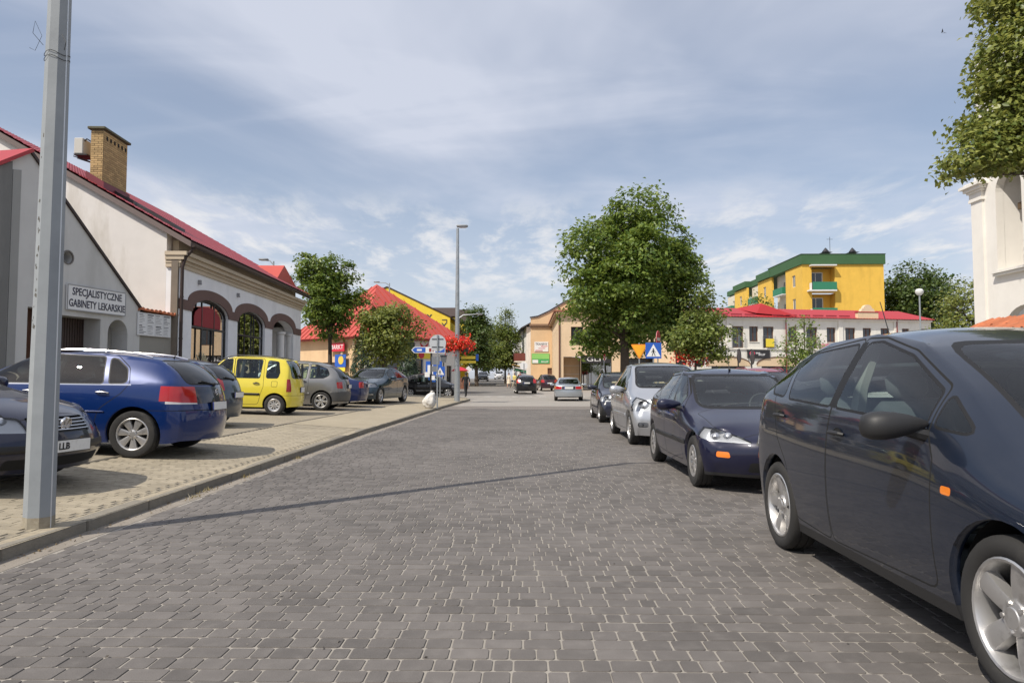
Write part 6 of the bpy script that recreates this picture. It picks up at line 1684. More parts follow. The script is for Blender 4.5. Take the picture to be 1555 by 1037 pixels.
m = MB(); m.box((-5.23, .45, 1.6), (.6, .05, 3.1)); m.build('side_door', M_frame_b, doc)
m = MB(); m.lathe([(.16, .5), (.001, .5)], 14, axis='Y', c=(-4.30, 0, 4.59)); m.build('vent_back', M_pl_dark, doc); m = MB(); m.lathe([(.20, -.02), (.20, .02), (.165, .02), (.165, -.02)], 16, axis='Y', c=(-4.30, 0, 4.59), closed=True); m.build('round_vent', pbr('vent_grey', (.16,.15,.14), .8), doc, True)
m = MB(); m.prism([(-9.5, 1.0), (-6.15, 1.0), (-6.15, 6.69), (-6.46, 6.49), (-9.5, 4.46)], FX(-.02), .03, -.03); m.build('stained_panel', M_pl_dark, doc)
m = MB(); m.prism([(-6.10, .0), (-5.86, .0), (-5.86, 6.55), (-6.10, 6.5)], FX(0), .02, -.02); m.build('render_strip', plaster('strip_grey', (.30,.30,.29)), doc)
# roof edges and roof
def strip(root, name, a, b, w, t, y0, y1, mat):
    ax, az = a; bx, bz = b; L_ = math.hypot(bx-ax, bz-az); nx_, nz_ = -(bz-az)/L_, (bx-ax)/L_
    if nz_ < 0: nx_, nz_ = -nx_, -nz_
    q = [(ax, az), (bx, bz), (bx+nx_*t, bz+nz_*t), (ax+nx_*t, az+nz_*t)]
    m = MB(); m.prism(q, lambda u, v, w_: (u, y0+w_, v), y1-y0); return m.build(name, mat, root)
strip(doc, 'roof_edge', (-1.36, 3.36), (-5.63, 7.08), 0, .07, -.06, 5.5, M_dkbrown)
strip(doc, 'roof', (-5.63, 7.09), (-9.6, 4.44), 0, .09, -.16, 6.0, M_roof_red2)
# low wall with a tile coping, notice boards and the yellow gate
yard = bld('yard_wall', 'short stained wall with tile coping between grey house and white shop', (-11.75, 23.3), dd, cat='wall')
wall(yard, 'wall', FX(.02), [(-1.425, -.2), (.12, -.2), (.12, 3.30), (-1.425, 3.36)], [rect(-1.40, .1, -.38, 2.12)], .3, plaster('yard_plaster', (.30,.285,.25), dirt=(.16,.15,.12,.7)))
q = MB(); n_ = 6; vs = [(.10*math.cos(PI*k/n_)*1.0, -.30+.62*t, .10*math.sin(PI*k/n_)) for t in (0, 1) for k in range(n_+1)]
q.add(vs, [(k, k+1, k+n_+2, k+n_+1) for k in range(n_)]+[tuple(range(n_+1)), tuple(range(2*n_+1, n_, -1))]); tme = q.mesh('coping_tile', M_tile)
for k in range(9):
    o = link('coping_tile', tme, yard); o.location = (-1.44+k*.20, .17, 3.36-k*.005+random.uniform(-.008, .008)); o.rotation_euler = (R(-9)+random.gauss(0, .02), random.gauss(0, .02), 0)
nb = bld('notice_board', 'white notice boards of printed lists under the tile coping', (-11.75, 23.3), dd, cat='notice board')
m = MB(); m.box((-.80, -.03, 2.99), (1.54, .03, .72)); m.build('backboard', M_signw, nb)
random.seed(3)
for i in range(4):
    for j in range(2):
        pz = 3.16-j*.35; px_ = -1.365+i*.378
        q = MB(); q.box((px_, -.05, pz), (.36, .012, .335)); po = q.build('list_panel', M_signw, nb)
        q = MB()
        for k in range(6): w = random.uniform(.12, .30); q.box((px_-.16+w/2, -.058, pz+.13-k*.048), (w, .004, .030 if k == 0 else .014))
        q.build('printed_lines', M_signtxt if (i+j) % 2 else M_pl_dims, po)
gt = bld('yard_gate', 'ochre sheet metal gate with white spikes under the notice boards', (-11.75, 23.3), dd, cat='gate')
M_ochre = pbr('ochre_gate', (.34,.24,.075), .7, var=.2, dirt=(.16,.11,.04,.6), dscale=3)
m = MB(); m.box((-.90, .10, 1.25), (1.0, .04, 1.62)); m.build('gate_leaf', M_ochre, gt)
for k in range(9):
    m = MB(); m.box((-1.35+k*.115, .10, 2.2), (.045, .02, .26), taper=.4); m.build('spike', M_signw, gt)
m = MB()
for k, w in enumerate((.28, .18, .2)): m.box((-1.2+k*.3, .075, 1.72), (w, .004, .05))
for k, w in enumerate((.12, .14)): m.box((-1.1+k*.45, .075, 1.58), (w, .004, .05))
m.build('gate_print', pbr('gate_print', (.12,.07,.03), .7), gt)
# the surgery sign
sg = bld('surgery_sign', 'white wall sign reading SPECJALISTYCZNE GABINETY LEKARSKIE over the garage door', (-11.75, 23.3), dd, cat='sign')
m = MB(); m.cbox((-3.25, -.045, 3.51), (2.20, .05, .71), .012); m.build('board', M_signw, sg)
m = MB(); holed(m, FX(-.078), rect(-4.35, 3.155, -2.15, 3.865), [rect(-4.325, 3.18, -2.175, 3.84)], .012); m.build('edge_frame', M_pl_dims, sg)
put_text('SPECJALISTYCZNE', .29, M_signtxt, sg, frame((-3.25, -.073, 3.67), (1,0,0), (0,0,1)), width=1.86, bold=.005, max_sx=1.2)
put_text('GABINETY', .29, M_signtxt, sg, frame((-3.80, -.073, 3.35), (1,0,0), (0,0,1)), width=.99, bold=.005, max_sx=1.2)
put_text('LEKARSKIE', .29, M_signtxt, sg, frame((-2.71, -.073, 3.35), (1,0,0), (0,0,1)), width=1.05, bold=.005, max_sx=1.2)

# ---- red pyramid-roofed pavilion
pv = bld('market_pavilion', 'peach market pavilion under a red standing seam pyramid roof', (-12.1, 54), (.63, .776))
S_ = 10.3; EZ = 4.45; AZ = 9.35
hF = [rect(1.0, .4, 3.6, 2.9), rect(4.2, .0, 6.2, 2.9), rect(8.9, .6, 9.5, 2.4)]
wall(pv, 'front_wall', FX(.3), rect(0.3, -.3, S_-.3, EZ), hF, .3, M_pl_cream)
wall(pv, 'side_wall', SX(.3), rect(.62, -.3, S_-.3, EZ), [rect(4, .3, 7, 2.6)], .3, M_pl_peach)
wall(pv, 'far_wall', SX(S_-.3, -1), rect(.62, -.3, S_-.3, EZ), [], .3, M_pl_peach)
m = MB(); m.box((S_/2, S_-.45, EZ/2), (S_-.7, .3, EZ)); m.build('rear_wall', M_pl_peach, pv)
for (a, b, c, d2) in ((1.0, .4, 3.6, 2.9), (8.9, .6, 9.5, 2.4)): window(pv, FX(.3), a, b, c, d2, nx=2, fm=M_frame_d)
window(pv, FX(.3), 4.2, 0, 6.2, 2.9, nx=2, nz=2, fm=pbr('frame_blue', (.05,.13,.32), .5), name='shop_door')
window(pv, SX(.3), 4, .3, 7, 2.6, nx=3, fm=M_frame_b)
for yy in (.9, 1.7, 3.2):
    m = MB(); m.cbox((.20, yy, 2.0), (.22, .28, 4.6), .02); m.build('pilaster', plaster('pilaster_peach', (.62,.47,.30)), pv)
m = MB(); m.box((S_/2, S_/2, EZ+.02), (S_+.7, S_+.7, .10)); m.build('eave_board', pbr('eave_red', (.32,.035,.03), .6), pv)
cx = S_/2; ov = .45
for face in range(4):
    for k in range(17):
        Lf = S_+2*ov; w = Lf/17; a0, a1 = k*w, (k+1)*w; g = .02
        h = lambda a: min(a, Lf-a)/(Lf/2)
        pl = [(a0+g, 0), (a1-g, 0), (a1-g, h(a1-g)), (a0+g, h(a0+g))]
        if a0 < Lf/2 < a1: pl = [(a0+g, 0), (a1-g, 0), (a1-g, h(a1-g)), (Lf/2, 1), (a0+g, h(a0+g))]
        def P3(a, t, up_=0):
            y = t*(Lf/2); z = EZ+.10+(AZ-EZ)*t+up_; x = a
            u, v = x-ov, y-ov
            if face == 0: return (u, v, z)
            if face == 1: return (v, S_-u, z)
            if face == 2: return (S_-u, S_-v, z)
            return (S_-v, u, z)
        kk = len(pl); vs = [P3(a, t, .03) for a, t in pl]+[P3(a, t, -.03) for a, t in pl]
        fs = [tuple(range(kk)), tuple(range(2*kk-1, kk-1, -1))]+[(i, i+kk, (i+1) % kk+kk, (i+1) % kk) for i in range(kk)]
        q = MB(); q.add(vs, fs)
        # the standing seam on its left edge
        t1 = h(a0+g)
        if t1 > .02:
            q.add([P3(a0, 0, .03), P3(a0+.05, 0, .03), P3(a0+.05, t1, .03), P3(a0, t1, .03), P3(a0, 0, .10), P3(a0+.05, 0, .10), P3(a0+.05, t1, .10), P3(a0, t1, .10)], [(4,5,6,7),(0,4,7,3),(1,2,6,5),(0,1,5,4)])
        if face in (0, 1): q.build('roof_panel', M_roof_seam, pv)
        else:
            if k == 0: rest = MB()
            rest.add(vs, fs)
            if k == 16: rest.build('rear_roof', M_roof_seam, pv)
def wall_sign(name, label, root_frame, x0, z0, x1, z1, y, mats, texts=(), cat='sign', side=None):
    """flat sign on a building front: its own thing placed with the building's frame"""
    P, d, zz = root_frame; t = bld(name, label, P, d, zz, cat)
    m = MB()
    if side is None: m.box(((x0+x1)/2, y, (z0+z1)/2), (x1-x0, .05, z1-z0))
    else: m.box((side, (x0+x1)/2, (z0+z1)/2), (.05, x1-x0, z1-z0))
    m.build('board', mats, t)
    for (s, size, mat, cx_, cz_, w) in texts:
        if side is None: M = frame((cx_, y-.03, cz_), (1,0,0), (0,0,1))
        else: M = frame((side-.03, cx_, cz_), (0,-1,0), (0,0,1))
        put_text(s, size, mat, t, M, width=w, bold=.004, max_sx=1.3)
    return t
M_red_s = pbr('sign_red', (.55,.02,.045), .5); M_blue_s = pbr('sign_blue', (.02,.10,.45), .45); M_yel_s = pbr('sign_yellow', (.80,.62,.05), .5); M_grn_s = pbr('sign_green', (.06,.35,.12), .5); M_grn_l = pbr('sign_green_light', (.25,.55,.15), .5)
PVF = ((-12.1, 54), (.63, .776), 0)
t = wall_sign('shop_sign', 'red shop sign with white capitals on the peach pavilion side wall', PVF, 2.7, 3.45, 4.7, 4.12, 0, M_red_s, [('MARKT', .5, M_signw, 3.7, 3.78, 1.7)], side=.0)
t = wall_sign('shop_poster', 'blue and yellow picture poster under the red shop sign', PVF, 2.5, 2.2, 3.9, 3.2, 0, M_blue_s, side=.0)
m = MB(); m.lathe([(.001, 0), (.34, 0), (.34, .012), (.001, .012)], 16, axis='X', c=(-.045, 3.1, 2.75)); m.build('round_motif', pbr('poster_yellow', (.7,.5,.08), .5), t)
m = MB(); m.box((-.03, 3.2, 2.02), (.03, 1.3, .30)); m.build('lower_band', M_yel_s, t)
t = wall_sign('flower_sign', 'yellow sign with a red flower blot over the pavilion shop window', PVF, 4.2, 2.95, 7.0, 3.6, .26, M_yel_s)
m = MB(); m.lathe([(.001, 0), (.34, 0), (.3, -.02), (.001, -.02)], 9, axis='Y', c=(5.9, .22, 3.28)); m.build('red_blot', M_red_s, t)
t = wall_sign('butterfly_sign', 'white pavilion sign with a red butterfly shape under the roof edge', PVF, 5.0, 3.66, 8.4, 4.35, .26, M_signw)
m = MB()
for sx_ in (-1, 1): m.prism([(6.2, 3.95), (6.2+sx_*.5, 4.28), (6.2+sx_*.38, 3.98), (6.2+sx_*.30, 3.75)], FX(.22), .012)
m.build('butterfly', M_red_s, t)

# ---- yellow house behind it
yh = bld('yellow_house', 'yellow house gable with dark letters behind the red pyramid roof', (-22, 82), (1, 0))
wall(yh, 'gable_wall', FX(0), [(0, 0), (13.35, 0), (13.35, 8.35), (6.0, 11.85), (0, 8.9)], [], .3, M_pl_lemon)
wall(yh, 'side_wall', SX(13.35, -1), [(.31, 0), (9, 0), (9, 7.85), (.31, 7.85)], [], .3, M_pl_lemon)
strip(yh, 'roof_edge', (13.5, 8.32), (6.0, 11.9), 0, .12, -.1, 9, M_dkbrown); strip(yh, 'roof', (6.0, 11.9), (-.2, 8.85), 0, .12, -.1, 9, M_dkbrown)
for s, x, z, w in (('N', 8.3, 9.55, .6), ('L', 10.3, 8.35, .4), ('Y', 10.95, 8.35, .65), ('N', 11.85, 7.35, .62), ('Y', 12.65, 7.35, .62)):
    put_text(s, .95, M_signtxt, yh, frame((x, -.03, z), (1,0,0), (0,0,1)), width=w, bold=.02, max_sx=1.4)
m = MB(); m.box((12.7, -.04, 8.1), (.6, .02, .08)); m.box((12.95, -.04, 7.9), (.08, .02, .4)); m.build('mark', M_signtxt, yh)
bh = bld('brown_roof_house', 'yellow house with dark brown mansard roof behind the letter gable', (-13.8, 90), (1, 0))
m = MB(); m.box((2.7, 3, 4.5), (4.6, 6, 9.2)); m.box((5.6, 2.6, 4.0), (1.4, 5, 8.4)); m.build('wall', M_pl_lemon, bh)
m = MB(); m.box((2.6, 3, 9.75), (5.4, 6.6, 1.1), taper=.93); m.box((5.8, 2.8, 9.3), (1.6, 5.4, 1.6), taper=.93); m.build('mansard_roof', pbr('roof_brown', (.085,.06,.055), .7, var=.15), bh)
m = MB(); m.lathe([(1.0, -.06), (1.0, .0), (.001, .0)], 18, axis='Y', c=(5.5, .05, 6.6)); m.build('round_panel', M_frame_b, bh)

# ---- peach corner building right of the street
PC = ((0.73, 87), (1, 0), terr(87)-.6)
pc = bld('corner_building', 'peach corner building with curved gable and two signs at the street', *PC)
zb0 = -PC[2]
wall(pc, 'gable_wall', FX(0), [(0, -.5), (2.60, -.5), (2.60, 8.6), (9.5, 8.6), (9.5, 11.3), (6.6, 11.6), (4.4, 10.9), (2.2, 9.6), (.9, 9.0), (0, 8.85)], [rect(2.05, 0, 2.58, 2.75)], .3, M_pl_peach)
m = MB(); m.box((1.5, -.10, 8.0), (3.3, .3, .25)); m.box((1.5, -.05, 7.72), (3.1, .2, .16)); m.build('cornice', pbr('cornice_brown', (.25,.15,.09), .8), pc)
for a, b in (((0-.1, 8.88), (.9, 9.04)), ((.9, 9.04), (2.2, 9.64)), ((2.2, 9.64), (4.4, 10.94)), ((4.4, 10.94), (6.6, 11.64))): strip(pc, 'gable_coping', a, b, 0, .12, -.15, .4, M_dkbrown)
m = MB(); m.box((2.315, .15, 1.4), (.52, .05, 2.7)); m.build('side_door', M_frame_b, pc)
m = MB(); m.box((2.5, -.06, .95), (.75, .04, .62)); m.build('door_notice', M_signw, pc)
m = MB(); m.box((0.15, 5, 4), (.3, 9.8, 9)); m.build('street_wall', M_pl_peach, pc)
m = MB(); m.tube([(5.6, 1, 11.3), (5.7, 1, 14.5)], .03, 5); m.tube([(5.2, 1, 13.8), (6.2, 1, 14.3)], .02, 4); m.build('aerial', M_black, pc)
FZ = (3.35, 70, terr(70)-.15)
pf = bld('fashion_store', 'peach two storey shop front with dark glazed bay at the junction', (FZ[0], FZ[1]), (1, 0), FZ[2])
wall(pf, 'front_wall', FX(0), rect(0, -.3, 19, 7.75), [rect(.45, 0, 2.15, 3.45), rect(2.16, .15, 5.2, 3.6), rect(6.2, .2, 9.4, 3.3), rect(10.2, .2, 13.6, 3.3)]+[rect(1.2+k*2.6, 4.6, 2.4+k*2.6, 6.4) for k in range(7)], .35, M_pl_peach2)
wall(pf, 'side_wall', SX(0), rect(.36, -.3, 17.4, 7.75), [rect(1.5+k*2.6, 4.7, 2.3+k*2.6, 6.4) for k in range(6)], .3, M_pl_peach2)
for k in range(7): window(pf, FX(0), 1.2+k*2.6, 4.6, 2.4+k*2.6, 6.4, nx=2, fm=M_frame_b)
for k in range(6): window(pf, SX(0), 1.5+k*2.6, 4.7, 2.3+k*2.6, 6.4, nx=1, fm=M_frame_b)
m = MB(); m.box((1.3, 1.8, 1.7), (1.72, .1, 3.5)); m.box((.45-.05, 1.1, 1.7), (.06, 1.5, 3.5)); m.build('recess_wall', M_pl_peach, pf)
m = MB()
for z in (.9, 1.75, 2.6): m.box((1.3, 1.735, z), (1.7, .03, .03))
m.build('render_joint', M_signw, pf)
window(pf, FX(0), 2.16, .15, 5.2, 3.6, dep=.2, fw=.08, nx=3, fm=M_frame_d, gm=M_shop_pane, name='display_window')
window(pf, FX(0), 6.2, .2, 9.4, 3.3, dep=.2, fw=.08, nx=3, fm=M_frame_d, gm=M_pane, name='display_window'); window(pf, FX(0), 10.2, .2, 13.6, 3.3, dep=.2, nx=3, fm=M_frame_d, gm=M_pane, name='display_window')
m = MB(); m.box((3.7, .22, 3.2), (2.9, .05, .75)); m.build('fascia', M_frame_d, pf)
put_text('GLIV', .62, M_signw, pf, frame((3.75, .19, 3.2), (1,0,0), (0,0,1)), width=2.1, bold=.0)
m = MB(); m.box((3.7, 2.6, 1.7), (3.3, .1, 3.4)); m.build('shop_back', pbr('dark_room', (.05,.045,.05), .9), pf)
for k, (x, c) in enumerate(((2.9, (.25,.32,.45)), (3.6, (.5,.5,.48)), (4.5, (.45,.05,.07)))):
    m = MB(); m.lathe([(.10, .5), (.14, .95), (.20, 1.2), (.22, 1.5), (.09, 1.68), (.05, 1.74)], 10, c=(x, 1.1, .1)); m.lathe([(.02, .05), (.02, .6)], 6, c=(x, 1.1, .1)); m.build('shop_dummy', pbr('dummy%d' % k, c, .8), pf, True)
m = MB(); m.box((9.5, -.15, 7.8), (19.6, .6, .3)); m.box((-.15, 8.6, 7.8), (.5, 17.3, .28)); m.build('cornice', pbr('cornice_tan', (.38,.25,.15), .8), pf)
slab(pf, 'roof', [(-.5, -.5, 7.96), (15.0, -.5, 7.96), (12.5, 5, 9.0), (4.5, 5, 9.0)], .1, pbr('roof_clay', (.30,.10,.06), .8, var=.15)); slab(pf, 'side_roof', [(-.5, 17, 7.96), (-.5, -.5, 7.96), (4.5, 5, 9.0), (4.5, 17, 9.0)], .1, pbr('roof_clay', (.3,.1,.06)))
m = MB(); m.tube([(.05, -.08, 7.7), (.05, -.08, 0)], .07, 8); m.build('downpipe', pbr('pipe_brown', (.14,.06,.04), .5), pf, True)
PCF = PC
t = wall_sign('fabric_shop_sign', 'white fabric shop sign TKANINY on the peach gable, upper of two', PCF, .45, 4.75, 2.15, 5.95, -.05, M_signw, [('TKANINY', .38, M_signtxt, 1.3, 5.65, 1.45), ('FIRANY', .22, M_red_s, 1.65, 5.38, .8)])
m = MB(); m.box((1.35, -.085, 5.15), (.8, .01, .05)); m.box((1.0, -.085, 4.88), (.9, .01, .09)); m.build('small_print', M_red_s, t)
t = wall_sign('green_shop_sign', 'green and white shop sign on the peach gable, below the white one', PCF, .12, 3.3, 2.28, 4.5, -.05, M_grn_s, [('LUMBREX', .5, M_signw, 1.2, 4.15, 1.95), ('SKLEP', .26, M_signw, 1.7, 3.5, .9)])
m = MB(); m.box((1.2, -.085, 4.15), (2.1, .012, .62)); m.build('light_band', M_grn_l, t); m = MB(); m.box((.55, -.085, 3.55), (.7, .012, .4)); m.build('picture', M_signw, t)

# ---- balcony house farther down the street
bhf = bld('balcony_house', 'pale street house with dark red balcony beyond the peach gable', (-2.1, 122), (.07, -.9975), terr(100)-.9)
wall(bhf, 'front_wall', FX(0), rect(0, -1, 33, 8.0), [rect(1.5+k*2.8, 4.3, 2.6+k*2.8, 6.2) for k in range(11)], .3, M_pl_white)
for k in range(11): window(bhf, FX(0), 1.5+k*2.8, 4.3, 2.6+k*2.8, 6.2, fm=M_frame_b)
wall(bhf, 'end_wall', SX(33, -1), rect(.31, -1, 6, 8.0), [], .3, M_pl_white)
slab(bhf, 'roof', [(-.3, -.7, 7.9), (33.4, -.7, 7.9), (33.4, 5, 11), (-.3, 5, 11)], .15, pbr('roof_dark', (.05,.045,.045), .8))
m = MB(); m.box((29.5, -.7, 3.7), (4.5, 1.4, .18)); bo = m.build('balcony', M_pl_white, bhf)
m = MB(); m.box((29.5, -1.38, 4.25), (4.5, .06, 1.0)); m.box((31.72, -.7, 4.25), (.06, 1.3, 1.0)); m.build('railing', pbr('balcony_red', (.16,.04,.03), .7, var=.3, vscale=6), bo)
for k, (c, z) in enumerate((((.6,.42,.15), 3.1), ((.65,.65,.62), 2.75), ((.1,.4,.25), 2.5))):
    m = MB(); m.box((30.2, -.9+.15*k, z), (5, 1.6, .10), Matrix.Rotation(R(-14), 3, 'X')); m.build('awning', pbr('awning%d' % k, c, .8), bhf)
for x in (24, 27.5, 31): m = MB(); m.box((x, -.03, 1.3), (2.2, .04, 2.6)); m.build('shop_window', M_pane, bhf)

# ---- white shopping row with red metal roof
wr = bld('white_shopping_row', 'long white two storey shopping row with bright red metal roof behind the square', (14.5, 60), (.98, .2))
LW = 22.5; up_w = []; sc = 17.6
wins = [(1085.4, 1097.4, 'w'), (1111.5, 1128, 'd'), (1136.6, 1150, 'w'), (1157.4, 1173.4, 'd'), (1195.6, 1208, 'w'), (1222.3, 1238.8, 'd'), (1253, 1266.3, 'w'), (1280.8, 1295.7, 'w'), (1307, 1319.7, 'w'), (1333.6, 1346.4, 'w'), (1365.6, 1376, 'w'), (1391.8, 1404.3, 'w')]
def su(u): # along the front, which slants slightly away
    lo, hi = 0.0, 30.0
    for _ in range(40):
        s = (lo+hi)/2; x, y = 14.5+.98*s, 60+.2*s; uu = 777.5+1080*((x+.018*y)/y)
        if uu < u: lo = s
        else: hi = s
    return lo
spec = [(su(a), su(b), k) for a, b, k in wins]
gh = [(1.0, 4.6), (5.6, 9.4), (10.4, 14.2), (15.2, 19.0)]
hs = [rect(a, 4.45 if k == 'w' else 3.92, b, 5.75) for a, b, k in spec]+[rect(a+.25, .1, b-.25, 2.35) for a, b in gh]
wall(wr, 'front_wall', FX(0), rect(-.6, -.3, LW, 6.45), hs, .3, M_pl_cream)
for a, b, k in spec:
    window(wr, FX(0), a, 4.45 if k == 'w' else 3.92, b, 5.75, dep=.13, fw=.095, nx=2, nz=1, fm=M_frame_b, sill=M_pl_cream if k == 'w' else None, name='window' if k == 'w' else 'balcony_door')
    if k == 'd':
        m = MB()
        for z in (4.05, 4.22, 4.39, 4.56, 4.73, 4.90): m.tube([(a-.1, -.12, z), (b+.1, -.12, z)], .012, 5)
        for x in (a-.1, (a+b)/2, b+.1): m.tube([(x, -.12, 3.9), (x, -.12, 4.92)], .018, 5)
        m.build('balcony_rail', M_zinc, wr)
for (a, b) in gh:
    window(wr, FX(0), a+.25, .1, b-.25, 2.35, dep=.2, fw=.09, nx=4, nz=1, fm=M_frame_d, gm=M_pane, name='shop_window')
    m = MB(); pts = [(a-.2, 2.36), (b+.2, 2.36)]+arch_pts(a-.2, b+.2, 2.5, .62, 12); m.prism(pts, FX(0), .03, -.03); m.build('arch_panel', M_pl_peach2, wr)
    ap = arch_pts(a-.2, b+.2, 2.5, .64, 14); m = MB(); m.tube([(x, -.03, z) for x, z in ap], .045, 5); m.build('arch_moulding', M_frame_b, wr)
m = MB(); m.box((LW/2-.3, -.04, 3.82), (LW+.4, .10, .10)); m.box((LW/2-.3, -.08, 6.42), (LW+.6, .22, .16)); m.build('string_course', M_pl_cream, wr)
for u in (1105.5, 1273, 1356): s = su(u); m = MB(); m.box((s, -.05, 5.15), (.42, .12, 2.5)); m.build('pilaster', M_pl_cream, wr)
for u in (1190.5, 1356.5): s = su(u); m = MB(); m.tube([(s, -.16, 6.5), (s, -.12, .2)], .05, 7); m.build('downpipe', pbr('pipe_red', (.20,.03,.03), .5), wr, True)
RB = 4.2
n_t = 84; per = (LW+1.0)/n_t; ye = -.45
m = MB(); vs = []; fs = []
for j in range(9):
    t = j/8; 
    for i in range(n_t*2+1):
        vs.append((-.8+per*i/2, ye+(RB-ye)*t, 6.52+1.2*t+(.03 if i % 2 else 0)))
W_ = n_t*2+1
for j in range(8):
    for i in range(n_t*2): fs.append((j*W_+i, j*W_+i+1, (j+1)*W_+i+1, (j+1)*W_+i))
m.add(vs, fs); m.build('roof', M_roof_red2, wr)
slab(wr, 'roof_back', [(-.8, RB*2, 6.6), (LW+.2, RB*2, 6.6), (LW+.2, RB, 7.72), (-.8, RB, 7.72)], .08, M_roof_red2)
wall(wr, 'end_wall', SX(-.6), [(.31, -.3), (RB*2-.3, -.3), (RB*2-.3, 6.5), (RB, 7.6), (.31, 6.6)], [], .3, M_pl_peach2)
for k in range(11): m = MB(); m.box((1.0+k*1.28, -.08, 6.76), (1.02, .05, .10)); m.build('snow_guard', pbr('guard_red', (.26,.02,.03), .5), wr) if k not in (4,) else None
m = MB(); s = su(1178); m.add([(s-1.5, .6, 6.95), (s+1.9, -.3, 6.62), (s+.2, RB-.2, 7.7), (s-.9, .9, 7.85), (s-1.6, RB, 7.7)], [(0,1,3),(1,2,3),(0,3,4),(3,2,4)]); m.build('roof_hip', M_roof_red2, wr)
s = su(1312); pg = [(s-1.0, 6.55), (s+1.02, 6.55), (s+1.02, 7.10), (s+.72, 7.15), (s+.55, 7.45)]+[(s+.42*math.cos(PI*k/6), 7.45+.34*math.sin(PI*k/6)) for k in range(7)]+[(s-.55, 7.45), (s-.72, 7.15), (s-1.0, 7.10)]
m = MB(); m.prism(pg, FX(-.30), .35); m.build('parapet_gable', M_pl_peach2, wr)
m = MB(); m.prism([(x, z+.0) for x, z in [(s-1.08, 7.10), (s+1.10, 7.10), (s+1.10, 7.17), (s-1.08, 7.17)]], FX(-.34), .42); m.build('parapet_coping', M_roof_red2, wr)
WRF = ((14.5, 60), (.98, .2), 0)
s0, s1 = su(1132.3), su(1166)
t = wall_sign('bank_sign', 'black sign with a pink round logo over the shop arch', WRF, s0, 3.02, s1, 3.72, -.09, M_frame_d, [('BANK', .20, M_signw, s0+.98, 3.46, .42), ('SKLEP', .24, M_signw, s0+1.32, 3.33, .62)])
m = MB(); m.lathe([(.001, -.015), (.24, -.015), (.24, .0)], 20, axis='Y', c=(s0+.44, -.12, 3.42)); m.build('logo_disc', pbr('logo_pink', (.70,.06,.14), .5), t)
m = MB()
for a, b in (((-.13, .06), (0, -.12)), ((0, -.12), (.13, .08)), ((-.02, .1), (.06, -.02))):
    m.tube([(s0+.44+a[0], -.138, 3.42+a[1]), (s0+.44+b[0], -.138, 3.42+b[1])], .022, 5)
m.build('logo_mark', M_signw, t)
s0, s1 = su(1052), su(1093)
t = wall_sign('dark_shop_sign', 'dark shop sign with small white writing behind the slim tree', WRF, s0, 3.02, s1, 3.62, -.09, M_frame_d)
m = MB()
for k in range(5): m.box((s0+.55+k*.13, -.12, 3.36), (.07, .01, .13))
m.build('small_letters', M_signw, t)
m = MB(); m.lathe([(.16, 0), (.16, .012), (.12, .012), (.12, 0)], 16, axis='Y', c=(s0+1.7, -.13, 3.34), closed=True); m.build('ring_logo', M_signw, t)
t = wall_sign('yellow_banner', 'yellow banner hung on a balcony rail of the white row', WRF, su(1160), 4.0, su(1172), 4.7, -.17, M_yel_s, cat='banner')
t = wall_sign('pink_banner', 'pink banner hung below a window of the white row', WRF, su(1244), 3.95, su(1258), 4.3, -.12, pbr('banner_pink', (.6,.2,.25), .6), cat='banner')

# ---- yellow apartment block
ab = bld('apartment_block', 'tall yellow apartment block with dark green parapet and stepped white balcony bays', (34.3, 88), (1, 0))
AH = 15.4; AW = 10.0
M_green = pbr('parapet_green', (.045,.115,.045), .8, var=.12, vscale=.6); M_balc = pbr('balcony_green', (.03,.20,.11), .6)
lg = [(1.15, 12.1, 4.0, 15.05), (1.15, 8.9, 4.0, 11.85), (1.15, 5.8, 4.0, 8.7)]
wall(ab, 'front_wall', FX(0), rect(0, -.5, AW, AH), [rect(*q) for q in lg], .3, M_pl_yellow)
m = MB(); m.box((AW-.15, 6, AH/2), (.3, 11.4, AH)); m.build('far_side', M_pl_yellow, ab)
for i, (a, b, c, d2) in enumerate(lg):
    m = MB(); m.box(((a+c)/2, 1.5, (b+d2)/2), (c-a, .1, d2-b)); m.box((c+.05, .9, (b+d2)/2), (.1, 1.2, d2-b)); m.box((a-.05, .9, (b+d2)/2), (.1, 1.2, d2-b)); m.box(((a+c)/2, .9, b-.05), (c-a, 1.2, .1)); m.build('loggia', M_pl_yellow, ab)
    window(ab, FX(1.30), a+.1, b+.15, a+1.9, d2-.45, dep=.05, fw=.10, nx=2, fm=M_frame_w)
    m = MB(); m.box(((a+c)/2-.35, -.35, b-.02), (c-a+.5, .9, .16)); bo = m.build('balcony', M_signw, ab)
    m = MB(); m.box(((a+c)/2-.35+.2, -.78, b+.55), (c-a+.1, .05, .95)); m.box(((a+c)/2+1.3, -.38, b+.55), (.05, .8, .95)); m.build('railing', M_balc, bo)
    m = MB(); m.box(((a+c)/2-1.75, -.5, b+.5), (.06, .6, .85)); m.build('side_screen', M_signw, bo)
m = MB(); m.box((2.4, -.35, 15.2), (3.1, .9, .14)); m.build('canopy', M_signw, ab)
m = MB(); m.box((AW/2, 5.8, AH+.62), (AW+.3, 12.0, 1.24)); m.build('parapet', M_green, ab)
m = MB(); m.box((AW/2, 5.8, AH+1.26), (AW+.4, 12.1, .06)); m.build('parapet_coping', pbr('coping_dark', (.03,.06,.03), .7), ab)
segs = [(0, 5.6, 0, 'y'), (5.6, 11.2, .9, 'w'), (11.2, 17, .1, 'y'), (17, 22.5, 1.0, 'w'), (22.5, 29, .2, 'y'), (29, 36, 1.1, 'w')]
